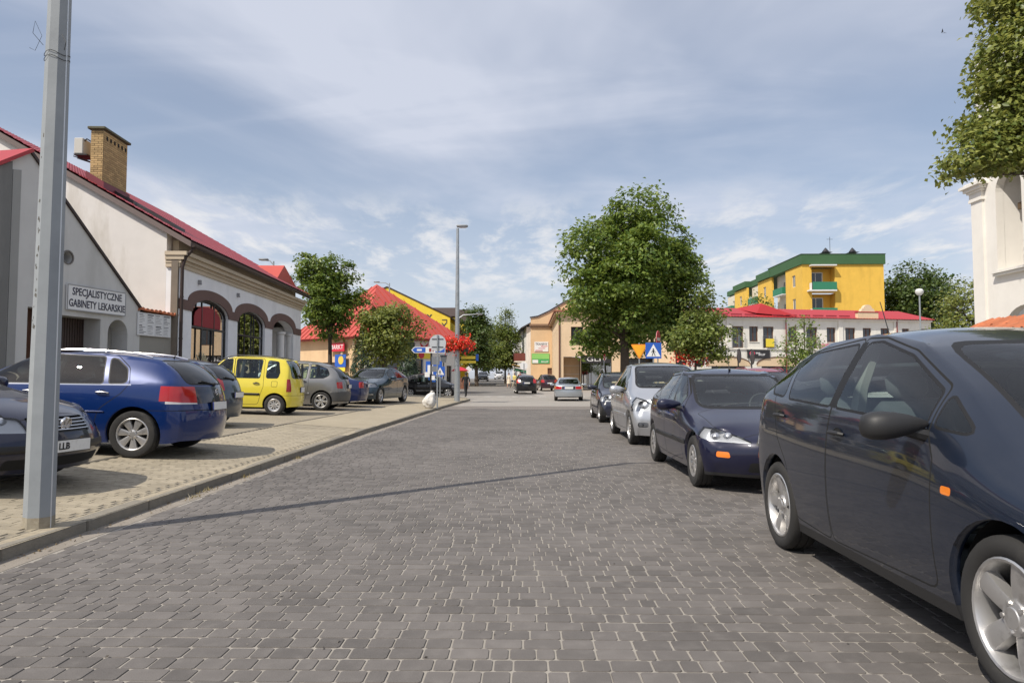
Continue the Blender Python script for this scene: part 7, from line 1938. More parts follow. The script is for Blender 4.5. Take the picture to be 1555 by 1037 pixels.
for y0, y1, off, c in segs:
    mt = M_pl_yellow if c == 'y' else plaster('plaster_pale', (.66,.60,.48))
    zs_ = [1.6, 4.7, 7.8, 10.0, 12.9]
    hl = [rect((y0+y1)/2-.55, z, (y0+y1)/2+.55, z+1.5) for z in (6.9, 9.9, 12.9)]
    wall(ab, 'side_wall', SX(off), rect(y0+(.31 if y0 == 0 else .01), -.5, y1, AH-.02), hl, .3, mt)
    for z in (6.9, 9.9, 12.9): window(ab, SX(off), (y0+y1)/2-.55, z, (y0+y1)/2+.55, z+1.5, dep=.1, fw=.09, nx=2, fm=M_frame_w)
    if y0 > 5: m = MB(); m.box((off+3, (y0+y1)/2, AH+.55), (6.3+.3*(c == 'y'), y1-y0-.01, 1.1-.01*y0)); m.build('bay_parapet', M_green, ab)
    if c == 'w':
        for z in (6.5, 9.5, 12.5):
            m = MB(); m.box((off-.5, (y0+y1)/2, z), (1.0, 3.6, .14)); bo = m.build('balcony', M_signw, ab)
            m = MB(); m.box((off-.98, (y0+y1)/2, z+.5), (.05, 3.6, .9)); m.box((off-.5, (y0+y1)/2-1.78, z+.5), (.95, .05, .9)); m.build('railing', M_balc, bo)
for x in (4.2, 7.6):
    m = MB(); m.box((x, 3, AH+1.5), (.9, .9, .5)); m.box((x, 3, AH+2.0), (1.3, 1.3, .12), taper=.5); m.lathe([(.45, 0), (.05, .5)], 10, c=(x, 3, AH+2.1)); m.build('roof_vent', M_frame_d, ab)
m = MB(); m.tube([(5.2, 4, AH+1.2), (5.2, 4, AH+4.2)], .03, 5); m.tube([(4.8, 4, AH+3.9), (5.6, 4, AH+3.9)], .02, 4); m.build('aerial', M_black, ab)

# ---- church gate tower
ct = bld('church_tower', 'white church gate tower with arched niche and moulded pilaster', (16.6, 26), (0, -1), cat='tower')
# local x runs towards the camera, y to the right
TH = 13
wall(ct, 'tower_wall', FX(0), rect(0, -.3, 8, TH), [arch_hole(.92, 2.22, 5.05, 7.85, .62, 14), arch_hole(1.15, 3.3, .0, 2.9, .85, 14)], .28, M_church)
m = MB(); m.box((1.6, 1.35, 6.8), (2.2, .1, 4)); m.box((.87, .80, 6.8), (.1, 1.05, 4)); m.box((2.27, .8, 6.8), (.1, 1.05, 4)); m.box((1.57, .8, 5.0), (1.5, 1.05, .1)); m.box((1.57, .8, 8.75), (1.5, 1.05, .1)); m.build('niche', M_church, ct)
m = MB(); m.box((1.9, .75, 7.30), (1.6, .22, .24)); m.build('niche_beam', pbr('old_beam', (.10,.065,.035), .9, var=.3, vscale=6), ct)
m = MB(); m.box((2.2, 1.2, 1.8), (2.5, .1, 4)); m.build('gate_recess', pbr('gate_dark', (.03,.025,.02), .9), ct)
m = MB(); m.box((-.02, .2, 4.0), (.62, .56, 8.0)); m.build('pilaster', M_church, ct)
m = MB(); z = 7.75
for pr, hh in ((.06, .10), (.04, .22), (.10, .08), (.18, .12), (.28, .10), (.16, .08)): m.box((-.02, .2, z+hh/2), (.62+pr*2, .56+pr*2, hh-.002)); z += hh
m.box((.0, .25, z+.7), (.5, .5, 1.4), taper=.8); m.build('pilaster_capital', M_church, ct)
m = MB()
for z, pr in ((4.90, .10), (4.99, .16)): m.box((2.3, -.02-pr/2, z), (2.9, .06+pr, .08))
m.build('sill_moulding', M_church, ct)
m = MB(); m.box((-.2+.3, 3.3, TH/2), (.3, 6, TH)); m.build('rear_wall', M_church, ct)
wl = bld('churchyard_wall', 'white churchyard wall capped with orange clay tiles', (10.72, 17.2), (-.19, -.982), cat='wall')
m = MB(); m.box((2.4, .2, 1.05), (4.8, .4, 2.3)); m.build('wall', M_church, wl)
q = MB(); n_ = 6; vs = [(.095*math.cos(PI*k/n_), -.12+.44*t, .075*math.sin(PI*k/n_)) for t in (0, 1) for k in range(n_+1)]
vs += [(x*.8, y, z-.02) for x, y, z in vs]
F1 = [(k, k+1, k+n_+2, k+n_+1) for k in range(n_)]; o_ = 2*(n_+1)
q.add(vs, F1+[tuple(i+o_ for i in f[::-1]) for f in F1]+[(k+1, k, k+o_, k+1+o_) for k in range(n_)]); cme = q.mesh('roof_tile', M_tile)
for k in range(26):
    for rr in (0, 1):
        o = link('roof_tile', cme, wl); o.location = (-.02+k*.185, -.10+rr*.28, 2.40+rr*.13+random.uniform(-.012, .012)-k*.006); o.rotation_euler = (R(24)+random.gauss(0, .04), random.gauss(0, .04), random.gauss(0, .05))
m = MB(); m.prism([(-.08, 2.20), (.46, 2.20), (.46, 2.34), (.2, 2.37)], lambda u, v, w: (w, u, v), 4.8); m.build('coping_bed', M_church, wl)
# ---------------------------------------------------------------- trees and plants
rng = np.random.default_rng(31); random.seed(31)
def leaf_mat(name, c1, c2, trans=.35):
    if name in MATS: return MATS[name]
    m = bpy.data.materials.new(name); m.use_nodes = True; nt = m.node_tree; nt.nodes.clear(); N = nt.nodes.new; L = nt.links.new
    o = N('ShaderNodeOutputMaterial'); g = N('ShaderNodeNewGeometry'); mx = N('ShaderNodeMixRGB'); mx.inputs[1].default_value = (*c1, 1); mx.inputs[2].default_value = (*c2, 1)
    pw = N('ShaderNodeMath'); pw.operation = 'POWER'; L(g.outputs['Random Per Island'], pw.inputs[0]); pw.inputs[1].default_value = .9
    L(pw.outputs[0], mx.inputs[0])
    p = N('ShaderNodeBsdfPrincipled'); p.inputs['Roughness'].default_value = .42; p.inputs['Specular IOR Level'].default_value = .45; L(mx.outputs[0], p.inputs['Base Color'])
    t = N('ShaderNodeBsdfTranslucent'); br = N('ShaderNodeHueSaturation'); br.inputs['Value'].default_value = 1.5; br.inputs['Hue'].default_value = .485; L(mx.outputs[0], br.inputs['Color']); L(br.outputs[0], t.inputs[0])
    ms = N('ShaderNodeMixShader'); ms.inputs[0].default_value = trans; L(p.outputs[0], ms.inputs[1]); L(t.outputs[0], ms.inputs[2]); L(ms.outputs[0], o.inputs[0])
    MATS[name] = m; return m
M_bark = pbr('bark', (.085,.065,.05), .95, var=.3, vscale=12, bump=.8, bscale=40)
M_lin = leaf_mat('leaf_linden', (.055,.112,.018), (.205,.27,.048))
M_lin2 = leaf_mat('leaf_linden_pale', (.078,.118,.022), (.29,.31,.075))
M_dark = leaf_mat('leaf_dark', (.034,.070,.016), (.115,.16,.035))
M_conif = leaf_mat('needle_green', (.026,.055,.030), (.060,.095,.045), .15)
M_birch = leaf_mat('leaf_birch', (.070,.115,.022), (.22,.26,.06))
def leaves_mesh(name, P, N_, S, mat, droop=.3, aspect=.8):
    """leaf-sized folded blades at points P with normals N_, sizes S"""
    n = len(P); rnd = rng.normal(0, 1, (n, 3)); N_ = N_/np.maximum(np.linalg.norm(N_, axis=1, keepdims=True), 1e-6)
    a = np.cross(N_, rnd); a /= np.maximum(np.linalg.norm(a, axis=1, keepdims=True), 1e-6); b = np.cross(N_, a)
    S = S[:, None]; tip = P+a*S*.55-np.array([0, 0, 1])*S*droop*.3; base = P-a*S*.45
    l = P+b*S*.42*aspect+N_*S*.12; r = P-b*S*.42*aspect+N_*S*.12
    V = np.stack([base, r, tip, l], 1).reshape(-1, 3).astype(np.float32)
    k = (np.arange(n)*4)[:, None]; F = (np.array([0, 1, 2, 0, 2, 3])[None, :]+k).reshape(-1).astype(np.int32)
    me = bpy.data.meshes.new(name); me.vertices.add(n*4); me.vertices.foreach_set('co', V.reshape(-1)); me.loops.add(n*6); me.loops.foreach_set('vertex_index', F)
    me.polygons.add(n*2); me.polygons.foreach_set('loop_start', np.arange(0, n*6, 3, dtype=np.int32)); me.polygons.foreach_set('loop_total', np.full(n*2, 3, np.int32)); me.update(calc_edges=True); me.materials.append(mat)
    return me
def crown_points(blobs, nclump, per, cr, flat=.55, shell=.55, hang=.0):
    """leaf positions: leafy sprays (clumps) spread through and mostly near the surface of the crown's lobes"""
    w = np.array([b[3]*b[4]*b[5] for b in blobs])**.67; w = w/w.sum(); C = []
    idx = rng.choice(len(blobs), nclump, p=w)
    for i in idx:
        x, y, z, rx, ry, rz = blobs[i]; d = rng.normal(0, 1, 3); d /= np.linalg.norm(d); r = rng.uniform(shell, 1.0)**.6*(rng.uniform(1.0, 1.22) if rng.random() < .28 else 1)
        C.append((x+d[0]*rx*r, y+d[1]*ry*r, z+d[2]*rz*r, d[0], d[1], d[2]))
    C = np.array(C); Pc = np.repeat(C, per, 0); n = len(Pc); sz = np.repeat(rng.uniform(.55, 1.35, nclump), per)[:, None]
    off = np.clip(rng.normal(0, 1, (n, 3)), -1.9, 1.9)*np.array([1, 1, flat])*cr*.5*sz
    # each spray slopes down and outwards
    out = Pc[:, 3:6]*np.array([1, 1, .2]); s = (off*out).sum(1, keepdims=True); off[:, 2:3] -= np.abs(s)*.45+hang*np.abs(rng.normal(0, 1, (n, 1)))
    P = Pc[:, :3]+off; N_ = Pc[:, 3:6]*.55+np.array([0, 0, .75])+rng.normal(0, .45, (n, 3))
    return P, N_, C
def tree(name, label, loc, blobs, trunk_h, trunk_r, mat, nclump, per, cr, leaf, limbs=14, lean=(0, 0), group=None, flat=.55, shell=.5, hang=0.0, cat='tree', aspect=.8):
    t = thing(name, label, cat, loc, 0, group)
    P, N_, C = crown_points(blobs, nclump, per, cr, flat, shell, hang)
    me = leaves_mesh('crown', P, N_, rng.uniform(.7, 1.3, len(P))*leaf, mat, aspect=aspect); link('crown', me, t)
    m = MB(); top = max(b[2]+b[5]*.55 for b in blobs); cx = sum(b[0] for b in blobs)/len(blobs); cy = sum(b[1] for b in blobs)/len(blobs)
    pts = [(0, 0, -.1), (.02, .01, trunk_h*.3), (lean[0]*.4, lean[1]*.4, trunk_h), (cx*.5+lean[0]*.6, cy*.5+lean[1]*.6, trunk_h+(top-trunk_h)*.4), (cx*.8, cy*.8, top)]
    m.tube(pts, [trunk_r*1.35, trunk_r, trunk_r*.85, trunk_r*.55, .03], 10)
    sel = rng.choice(len(C), min(limbs, len(C)), replace=False)
    for i in sel:
        e = Vector(C[i][:3]); u = random.uniform(.15, .75); b0 = Vector(pts[2]).lerp(Vector(pts[3]), min(1, u*1.4)) if u < .7 else Vector(pts[3]).lerp(Vector(pts[4]), .3)
        mid = b0.lerp(e, .5)+Vector((random.uniform(-.3, .3), random.uniform(-.3, .3), .35*abs(e.z-b0.z)*.4)); m.tube([b0, mid, e], [trunk_r*.38, trunk_r*.22, .012], 6)
        for _ in range(2):
            e2 = mid.lerp(e, random.uniform(.3, .8))+Vector((random.gauss(0, .5), random.gauss(0, .5), random.gauss(.1, .4)))*cr; m.tube([mid, e2], [trunk_r*.12, .008], 4)
    m.build('trunk', M_bark, t, True, 60)
    return t
def conifer(name, label, loc, h, r, mat, n=5200, group=None, leaf=.16):
    t = thing(name, label, 'conifer', loc, 0, group)
    z = rng.uniform(0.03, 1, n)**1.25; a = rng.uniform(0, 2*PI, n); lob = 1+.16*np.sin(a*5+z*17)+.12*np.sin(a*3-z*29)
    rr = r*(1-z)**.72*lob*rng.uniform(.62, 1.02, n); P = np.stack([rr*np.cos(a), rr*np.sin(a), z*h+.1], 1)
    N_ = np.stack([np.cos(a), np.sin(a), np.full(n, .5)], 1)+rng.normal(0, .5, (n, 3))
    link('crown', leaves_mesh('crown', P, N_, rng.uniform(.7, 1.4, n)*leaf, mat, 1.0, .5), t)
    m = MB(); m.tube([(0, 0, -.1), (0, 0, h*.8)], [r*.09, .02], 7); m.build('trunk', M_bark, t, True)
    return t

def lobes(c, rad, n, r0, r1, fl=.72, zmin=None):
    """leafy pads set unevenly over an egg-shaped crown"""
    out = []
    for i in range(n):
        for _ in range(30):
            d = rng.normal(0, 1, 3); d /= np.linalg.norm(d); k = rng.uniform(.45, .95); p = np.array(c)+d*np.array(rad)*k; r = rng.uniform(r0, r1)
            if zmin is not None and p[2]-r*fl < zmin: continue
            if all(np.linalg.norm(p-np.array(q[:3])) > .62*(r+q[3])*.8 for q in out): break
        out.append((p[0], p[1], p[2], r, r, r*fl))
    return out
# the large lindens on the square
tree('linden_tree', 'largest broad linden tree standing before the peach shop front', (6.45, 46, .1), lobes((-.2,0,7.8), (3.4,3.5,5.6), 30, 1.05, 1.75, .75, 2.4)+[(0,0,7.2,2.4,2.3,3.2)], 2.3, .34, M_lin, 520, 74, .95, .25, 40, shell=.72, flat=.45)
tree('linden_tree', 'second linden with open crown at the right shoulder of the largest tree', (10.35, 48, .1), lobes((-.25,0,7.0), (2.2,2.3,4.4), 20, .9, 1.35, .75, 2.6)+[(0,0,6.8,1.6,1.6,2.4)], 2.3, .24, M_lin, 280, 70, .85, .25, 26, shell=.72, flat=.45)
tree('small_street_tree', 'small leafy street tree hanging low beside the white shopping row', (8.6, 36, .1), lobes((.05,0,3.9), (1.25,1.15,1.9), 12, .4, .7, .7, 2.0)+[(0,0,3.6,.6,.6,1.2), (.9,0,2.6,.8,.7,.4)], 1.7, .07, M_birch, 120, 46, .65, .18, 16)
for k, (x, y, h, lb) in enumerate(((11.35, 30, 3.4, 'thin sapling with sparse leaves, left one of the pair by the black sign'), (11.95, 30.6, 3.6, 'thin sapling with sparse leaves, right one of the pair near the blue-grey roof'))):
    tree('sapling', lb, (x, y, .1), [(0,0,h*.72,.55,.55,.62), (.05,0,h*.5,.62,.6,.42), (0,0,h*.95,.3,.3,.35)], 1.3, .035, M_lin, 34, 26, .5, .12, 9, group='young trees on the square')
# the linden that reaches in from the right, by the church wall
tree('overhanging_linden', 'sunlit linden branches reaching in at upper right before the tower', (15.75, 18.4, .1), [(-4.05,0,6.85,.75,.9,.35), (-3.3,0,7.35,1.0,1.2,.62), (-2.9,0,8.3,1.25,1.3,.85), (-2.3,0,9.6,1.35,1.5,1.1), (-1.7,0,11.3,1.6,1.8,1.5), (-1.0,0,8.7,1.6,1.8,1.1), (-.3,0,10.2,1.5,1.8,1.4), (-1.3,.3,7.55,1.4,1.6,.5), (-.3,0,12.6,1.9,2,1.6)], 4.6, .30, M_lin2, 620, 92, .55, .145, 36, shell=.6)
# left side of the street
tree('round_street_tree', 'dark round headed street tree at the end of the arched shop', (-11.7, 42.5, .3), lobes((0,0,5.8), (1.75,1.7,2.9), 16, .6, 1.0, .8, 2.6)+[(0,0,5.6,1.1,1.1,1.9)], 2.5, .14, M_lin, 190, 64, .62, .20, 22, shell=.7, flat=.45)
tree('short_street_tree', 'short yellowish green linden before the red pyramid roof', (-8.4, 42.0, .3), lobes((0,0,3.7), (1.75,1.6,2.0), 15, .55, .95, .75, 1.5)+[(0,0,3.5,1.1,1.1,1.2)], 1.5, .10, M_lin2, 170, 56, .65, .19, 18)
conifer('thuja', 'dark columnar conifer left of the short linden behind the petrol blue car', (-11.5, 50.4, .3), 4.6, 1.2, M_conif, group='conifers behind the parked cars')
conifer('thuja', 'dark columnar conifer right of the short linden by the direction sign', (-8.45, 51.5, .2), 4.5, 1.15, M_conif, group='conifers behind the parked cars')
# along the street that leads away
tree('far_street_tree', 'dark tree behind the centre lamp post, nearest on the far left kerb', (-5.7, 84, .4), [(0,0,6.0,1.5,1.6,2.4), (.1,0,3.9,1.6,1.6,1.4), (-.2,0,8.0,1.0,1.0,1.3)], 2.0, .2, M_dark, 150, 40, 1.2, .32, 14, group='trees along the far street')
tree('far_street_tree', 'big dark rounded tree down the street left of the pale birch', (-7.4, 108, .8), [(0,0,6.6,3.0,3.0,3.2), (.8,0,4.2,2.6,2.6,2.0), (.9,0,8.3,1.9,1.9,1.7)], 2.2, .25, M_dark, 200, 40, 1.4, .36, 14, group='trees along the far street')
tree('far_street_tree', 'pale feathery birch with a pointed top on the far street', (-2.6, 94, .55), [(0,0,5.6,1.9,1.9,2.6), (-.2,0,3.8,2.1,2.0,1.4), (.1,0,7.8,1.2,1.2,1.6), (.1,0,9.4,.45,.45,.9)], 1.9, .14, M_birch, 190, 44, 1.0, .26, 14, group='trees along the far street', hang=.2)
tree('far_street_tree', 'dark tree closing the far street beyond the parked cars', (-5.4, 150, 1.2), [(0,0,6.5,3.6,3.2,4.0), (3.4,0,5.5,3.0,3.0,3.4), (-3,0,5.4,3,3,3.4)], 2, .25, M_dark, 200, 36, 1.7, .5, 10, group='trees along the far street')
tree('far_street_tree', 'dark pine topping the balcony house roof line', (.8, 126, 1.0), [(0,0,7.2,1.6,1.6,1.8), (-.9,0,5.8,1.5,1.5,1.4)], 2, .2, M_dark, 110, 36, 1.1, .36, 10, group='trees along the far street')
tree('roadside_tree', 'dense dark round tree behind the yellow apartment block', (50.5, 94, 0), lobes((.3,0,11.6), (4.6,4.2,5.4), 20, 1.5, 2.3, .75)+[(0,0,11,3,3,3.6)], 5, .35, M_dark, 330, 44, 1.7, .42, 16)
tree('roadside_tree', 'yellowish green tree between the white row and the church tower', (24.2, 38.5, .1), [(0,0,4.8,1.5,1.5,1.7), (.8,0,3.7,1.5,1.4,1.3), (-.7,0,3.6,1.1,1.1,1.2)], 2, .12, M_lin2, 170, 46, .75, .17, 14)
tree('roadside_tree', 'thin wispy tree between the linden and the apartment block', (29.5, 90, 0), [(0,0,9.6,1.7,1.7,2.4), (0,0,7,1.8,1.8,2)], 4, .12, M_birch, 70, 34, 1.2, .28, 10)
# dry leaves and grit blown along the gutter and over the paving
def litter(name, label, pts, size, mat, cat):
    P = np.array(pts); N_ = rng.normal(0, .35, (len(P), 3))+np.array([0, 0, 1]); me = leaves_mesh(name, P, N_, rng.uniform(.5, 1.4, len(P))*size, mat, 0.0, .9)
    o = link(name, me); o['kind'] = 'stuff'; return o
pl = []
for _ in range(900):
    y = rng.uniform(2, 30); pl.append((kerb_x(y)+abs(rng.normal(0, .07))+.01, y, .004))
litter('gutter_litter', '', pl, .022, leaf_mat('dry_leaf', (.10,.07,.035), (.26,.19,.10), .1), '')
pl = []
for _ in range(380):
    y = rng.uniform(2.8, 26); pl.append((rng.uniform(-3.3, 2.0), y, .004))
for _ in range(260):
    y = rng.uniform(3.5, 17); x = kerb_x(y)-rng.uniform(.1, 5); pl.append((x, y, pav_z(x)+.006))
litter('scattered_litter', '', pl, .020, leaf_mat('grit', (.07,.06,.05), (.40,.36,.30), .1), '')
# weeds in the gutter
for k, (x, y) in enumerate(((-3.62, 8.15), (-3.58, 7.7), (-3.64, 9.3), (-3.66, 11.4))):
    n = 26; t = MB()
    for i in range(n):
        a = random.uniform(0, 6.28); l = random.uniform(.03, .085); bx, by = random.gauss(0, .035), random.gauss(0, .07)
        t.add([(bx-.004, by, 0), (bx+.004, by, 0), (bx+math.cos(a)*l*.7, by+math.sin(a)*l*.7, l*.6)], [(0,1,2)])
    o = t.build('weed', leaf_mat('weed_leaf', (.16,.13,.04), (.28,.22,.08)), None, loc=(x, y, .003)); tag(o, ('dry weed tuft in the gutter, second from the near lamp post', 'dry weed tuft in the gutter, nearest to the lamp post', 'dry weed tuft in the gutter, third from the near lamp post', 'dry weed tuft in the gutter, farthest of the four')[k], 'weed', 'weeds in the gutter')
# ---------------------------------------------------------------- street furniture
def lamp_post(label, loc, h, r0, r1, arm, head=True, group='street lamps', n=8, base=0.0, rz=0.0, mat=None):
    t = thing('street_lamp', label, 'street lamp', loc, rz, group)
    m = MB(); m.tube([(0,0,-.1), (0,0,h)], [r0, r1], n, True)
    m.build('pole', mat or M_zinc, t, False)
    if arm:
        q = MB(); q.tube([(0,0,h-.25), (arm*.25,0,h+.03), (arm,0,h+.10)], [r1*.8, r1*.7, r1*.6], 8); q.build('arm', mat or M_zinc, t, True)
    hd = MB(); x = arm or 0
    hd.cbox((x+.25, 0, h+.12), (.62, .24, .12), .045); hd.build('lamp_head', pbr('lamp_grey', (.22,.23,.24), .5), t, True, 50)
    l = MB(); l.cbox((x+.28, 0, h+.05), (.40, .17, .05), .02); l.build('lamp_glass', M_clearlens, t, True)
    return t
# the octagonal galvanised pole in front
t = thing('street_lamp', 'galvanised octagonal lamp post standing on the near left kerb', 'street lamp', (-3.91, 5.72, .09), 0, 'street lamps'); t.rotation_euler = (0, R(.35), 0)
m = MB(); rot = R(34.4)
def oct_(r, z, ph): return [(r*math.cos(ph+2*PI*k/8), r*math.sin(ph+2*PI*k/8), z) for k in range(8)]
prof = [(.112, -.1), (.110, .20), (.106, 1.2), (.103, 1.6), (.091, 3.4), (.070, 6.4), (.056, 8.9)]
vs = [p for r, z in prof for p in oct_(r, z, rot)]; fs = [(i*8+k, i*8+(k+1) % 8, (i+1)*8+(k+1) % 8, (i+1)*8+k) for i in range(len(prof)-1) for k in range(8)]+[tuple(range(48, 56))]
m.add(vs, fs); 
MP = pbr('pole_zinc', (.27,.29,.305), .6, spec=.35, metal=0, var=.16, vscale=3.5, dirt=(.22,.235,.25,.6), dscale=4, bump=.12, bscale=14)
po = m.build('pole', MP, t)
fb = MB(); fb.add([p for z in (-.08, .05, .09) for p in oct_(.1118 if z < .12 else .1108, z, rot)], [(i*8+k, i*8+(k+1) % 8, (i+1)*8+(k+1) % 8, (i+1)*8+k) for i in range(2) for k in range(8)]); fb.build('foot_band', pbr('rusty_foot', (.30,.265,.20), .9, var=.3, vscale=14, dirt=(.14,.10,.06,.7), dscale=12), po)
s = MB()        # weld seam on the front edge
a = rot-2*PI/8
s.tube([(r*1.0*math.cos(a), r*1.0*math.sin(a), z) for r, z in prof[:6]], .0045, 5); s.build('weld_seam', pbr('weld', (.62,.64,.66), .4, metal=.5), po)
m = MB(); m.prism(rect(-.045, .45, .045, .95), lambda u, v, w: (math.cos(rot-2*PI*2.5/8)*(.120+w)-math.sin(rot-2*PI*2.5/8)*u, math.sin(rot-2*PI*2.5/8)*(.120+w)+math.cos(rot-2*PI*2.5/8)*u, v), .003); m.build('service_door', MP, t) if False else None
st = MB()
random.seed(11)
M_tape = pbr('tape_residue', (.10,.095,.085), .9)
for k in range(26):     # glue and tape remains on the sunny side
    z = random.uniform(1.55, 2.25) if k < 18 else random.uniform(2.3, 3.2); ang = rot-2*PI*3.5/8+random.uniform(-.28, .28); r_ = .1032-(z-1.6)*.0067 if z > 1.6 else .1035
    r_ = r_*math.cos(PI/8)/max(.93, math.cos(ang-(rot-2*PI*3.5/8)))+.0012; w, h = random.uniform(.004, .016), random.uniform(.006, .022)
    st.add([(r_*math.cos(ang)-math.sin(ang)*a_, r_*math.sin(ang)+math.cos(ang)*a_, z+b_) for a_, b_ in ((-w, -h*.6), (w*.6, -h), (w, h*.7), (-w*.4, h))], [(0,1,2,3)])
st.build('tape_mark', M_tape, po)
q = MB(); q.tube([(0,0,8.75), (.15,0,8.97), (.75,0,9.02)], [.045, .04, .035], 8); q.build('arm', M_zinc, t, True)
q = MB(); q.cbox((.95,0,9.02), (.6,.24,.12), .045); q.build('lamp_head', pbr('lamp_grey', (.22,.23,.24), .5), t, True, 50)
wq = MB()
for k, z in enumerate((3.83, 3.87)):
    wq.tube([(.092*math.cos(a), .092*math.sin(a), z+.015*math.sin(3*a)) for a in [2*PI*i/16 for i in range(17)]], .0025, 4)
wq.tube([(-.10, -.03, 3.95), (-.17, -.06, 4.04), (-.14, -.08, 4.13), (-.10, -.05, 4.02), (-.16, -.04, 3.90), (-.20, -.05, 3.92)], .002, 4); wq.tube([(.08, -.07, 4.02), (.13, -.09, 3.94), (.11, -.08, 3.88)], .003, 4)
wr_ = wq.build('wire_loop', M_black, None, loc=(-3.89, 5.72, .09)); tag(wr_, 'loose twisted wire tied round the near lamp post', 'wire')
lamp_post('tall slender lamp post carrying red flowers at the street corner', (-3.62, 38.0, .09), 9.3, .155, .075, 0.0, n=12)
lamp_post('lamp with a grey head showing above the long red tiled roof', (-16.1, 45, .2), 8.6, .09, .05, -.9)
lamp_post('bent lamp arm rising behind the red pyramid roof', (-14.2, 74, .3), 11.0, .09, .06, -1.6)
lamp_post('thin lamp post beyond the flower basket on the far street', (-5.95, 64, .1), 6.9, .09, .06, 1.6)
tl = lamp_post('lamp post with a round white globe before the white row', (27.6, 50, .12), 7.0, .075, .05, 0.0)
for ch in list(tl.children):
    if ch.name.startswith('lamp_'): bpy.data.objects.remove(ch)
m = MB(); m.lathe([(.001, 6.95), (.14, 7.0), (.26, 7.15), (.27, 7.3), (.18, 7.42), (.001, 7.46)], 16); m.build('lamp_globe', pbr('globe_white', (.7,.7,.68), .4), tl, True)
# flowers hung on the corner lamp
M_flow = leaf_mat('petal_red', (.62,.025,.012), (.82,.085,.03), .3); M_fleaf = leaf_mat('flower_leaf', (.05,.10,.02), (.10,.16,.03))
def flowers(label, loc, spread, n=900, size=.10, rz=0):
    t = thing('flower_basket', label, 'flowers', loc, rz, 'hanging flower baskets')
    cs = [(-spread, 0, 0), (spread, 0, 0), (-spread*.45, .1, .1), (spread*.5, -.1, .08)]
    P = np.array([cs[i % 4] for i in range(n)])+rng.normal(0, 1, (n, 3))*np.array([.26, .26, .20]); P[:, 2] -= .1
    fo = link('flower', leaves_mesh('flower', P, rng.normal(0, 1, (n, 3))+np.array([0, -.5, .6]), rng.uniform(.7, 1.3, n)*size, M_flow, .2, 1.0), t); fo['kind'] = 'stuff'
    k = n//3; P2 = np.array([cs[i % 4] for i in range(k)])+rng.normal(0, 1, (k, 3))*np.array([.24, .24, .16])-np.array([0, 0, .12]); fo = link('foliage', leaves_mesh('foliage', P2, rng.normal(0, 1, (k, 3)), rng.uniform(.7, 1.3, k)*size, M_fleaf), t); fo['kind'] = 'stuff'
    m = MB()
    for sx_ in (-1, 1): m.lathe([(.05, -.48), (.20, -.42), (.27, -.2), (.28, -.18), (.001, -.2)], 12, c=(sx_*spread, 0, 0))
    m.tube([(-spread, 0, -.2), (spread, 0, -.2)], .02, 6); m.build('basket', M_frame_d, t); return t
flowers('red flower baskets ringing the tall corner lamp post', (-3.68, 38.0, 3.15), .46, 1300, .11)
flowers('red flowers in a basket beside the low street tree on the square', (8.35, 36, 2.35), .45, 500, .10)
m = MB(); m.tube([(8.35, 36.1, .1), (8.35, 36.1, 2.2)], .04, 8); tag(m.build('flower_post', M_zinc, None, True), 'thin grey post holding the red flowers on the square', 'post')

def post(parent, x, y, z0, h, r, mat=None, n=10):
    m = MB(); m.tube([(x, y, z0), (x, y, h)], r, n); return m.build('post', mat or M_zinc, parent, True)
def disc(r, y0, y1, c, n=28): return MB().lathe([(.001, y0), (r, y0), (r, y1), (.001, y1)], n, axis='Y', c=c)
# round traffic sign seen from behind
t = thing('round_traffic_sign', 'back of a round grey traffic sign on a post by the white sack', 'traffic sign', (-3.52, 28.6, .10), 0)
post(t, 0, .0, 0, 2.95, .030)
m = disc(.34, .035, .045, (0, 0, 2.62)); m.build('sign_plate', pbr('sign_back', (.52,.54,.56), .45, metal=.3), t)
m = MB(); m.box((0, .025, 2.78), (.46, .015, .03)); m.box((0, .025, 2.46), (.46, .015, .03)); m.build('clamp', M_frame_d, t)
# dark post with arrow boards and small plates
t = thing('direction_sign', 'blue and white arrow board on a dark post pointing left', 'signpost', (-4.95, 37.5, .18), 0)
post(t, 0, .05, 0, 3.1, .05, M_frame_d)
m = MB(); m.prism([(-1.05, 2.62), (-.90, 2.46), (.75, 2.46), (.75, 2.78), (-.90, 2.78)], lambda u, v, w: (u, w, v), .03, -.02); m.build('arrow_board', M_signw, t)
m = MB(); m.prism([(-1.0, 2.62), (-.87, 2.49), (-.30, 2.49), (-.30, 2.75), (-.87, 2.75)], lambda u, v, w: (u, w, v), .006, -.027); m.build('blue_panel', M_blue_s, t); m = MB(); m.prism(rect(.22, 2.49, .72, 2.75), lambda u, v, w: (u, w, v), .006, -.027); m.build('blue_panel', M_blue_s, t)
m = MB(); m.box((-.62, -.03, 2.62), (.26, .006, .10)); m.build('board_print', M_signw, t)
m = MB(); m.box((-.05, -.03, 2.62), (.12, .008, .18)); m.box((.10, -.03, 2.62), (.05, .008, .18)); m.build('red_print', pbr('print_dark_red', (.25,.03,.03), .6), t)
m = MB(); m.box((.24, 0, 2.05), (.42, .05, .42)); m.box((.2, 0, 1.62), (.36, .05, .30)); m.build('grey_plate', pbr('plate_grey', (.17,.18,.20), .5), t)
m = MB(); m.box((-.20, -.02, 1.32), (.26, .04, .26)); m.box((.12, -.02, 1.15), (.16, .04, .22)); m.build('white_plate', M_signw, t)
m = MB(); m.box((0, 0, .0), (.5, .5, .22)); m.build('footing', M_kerb, t)
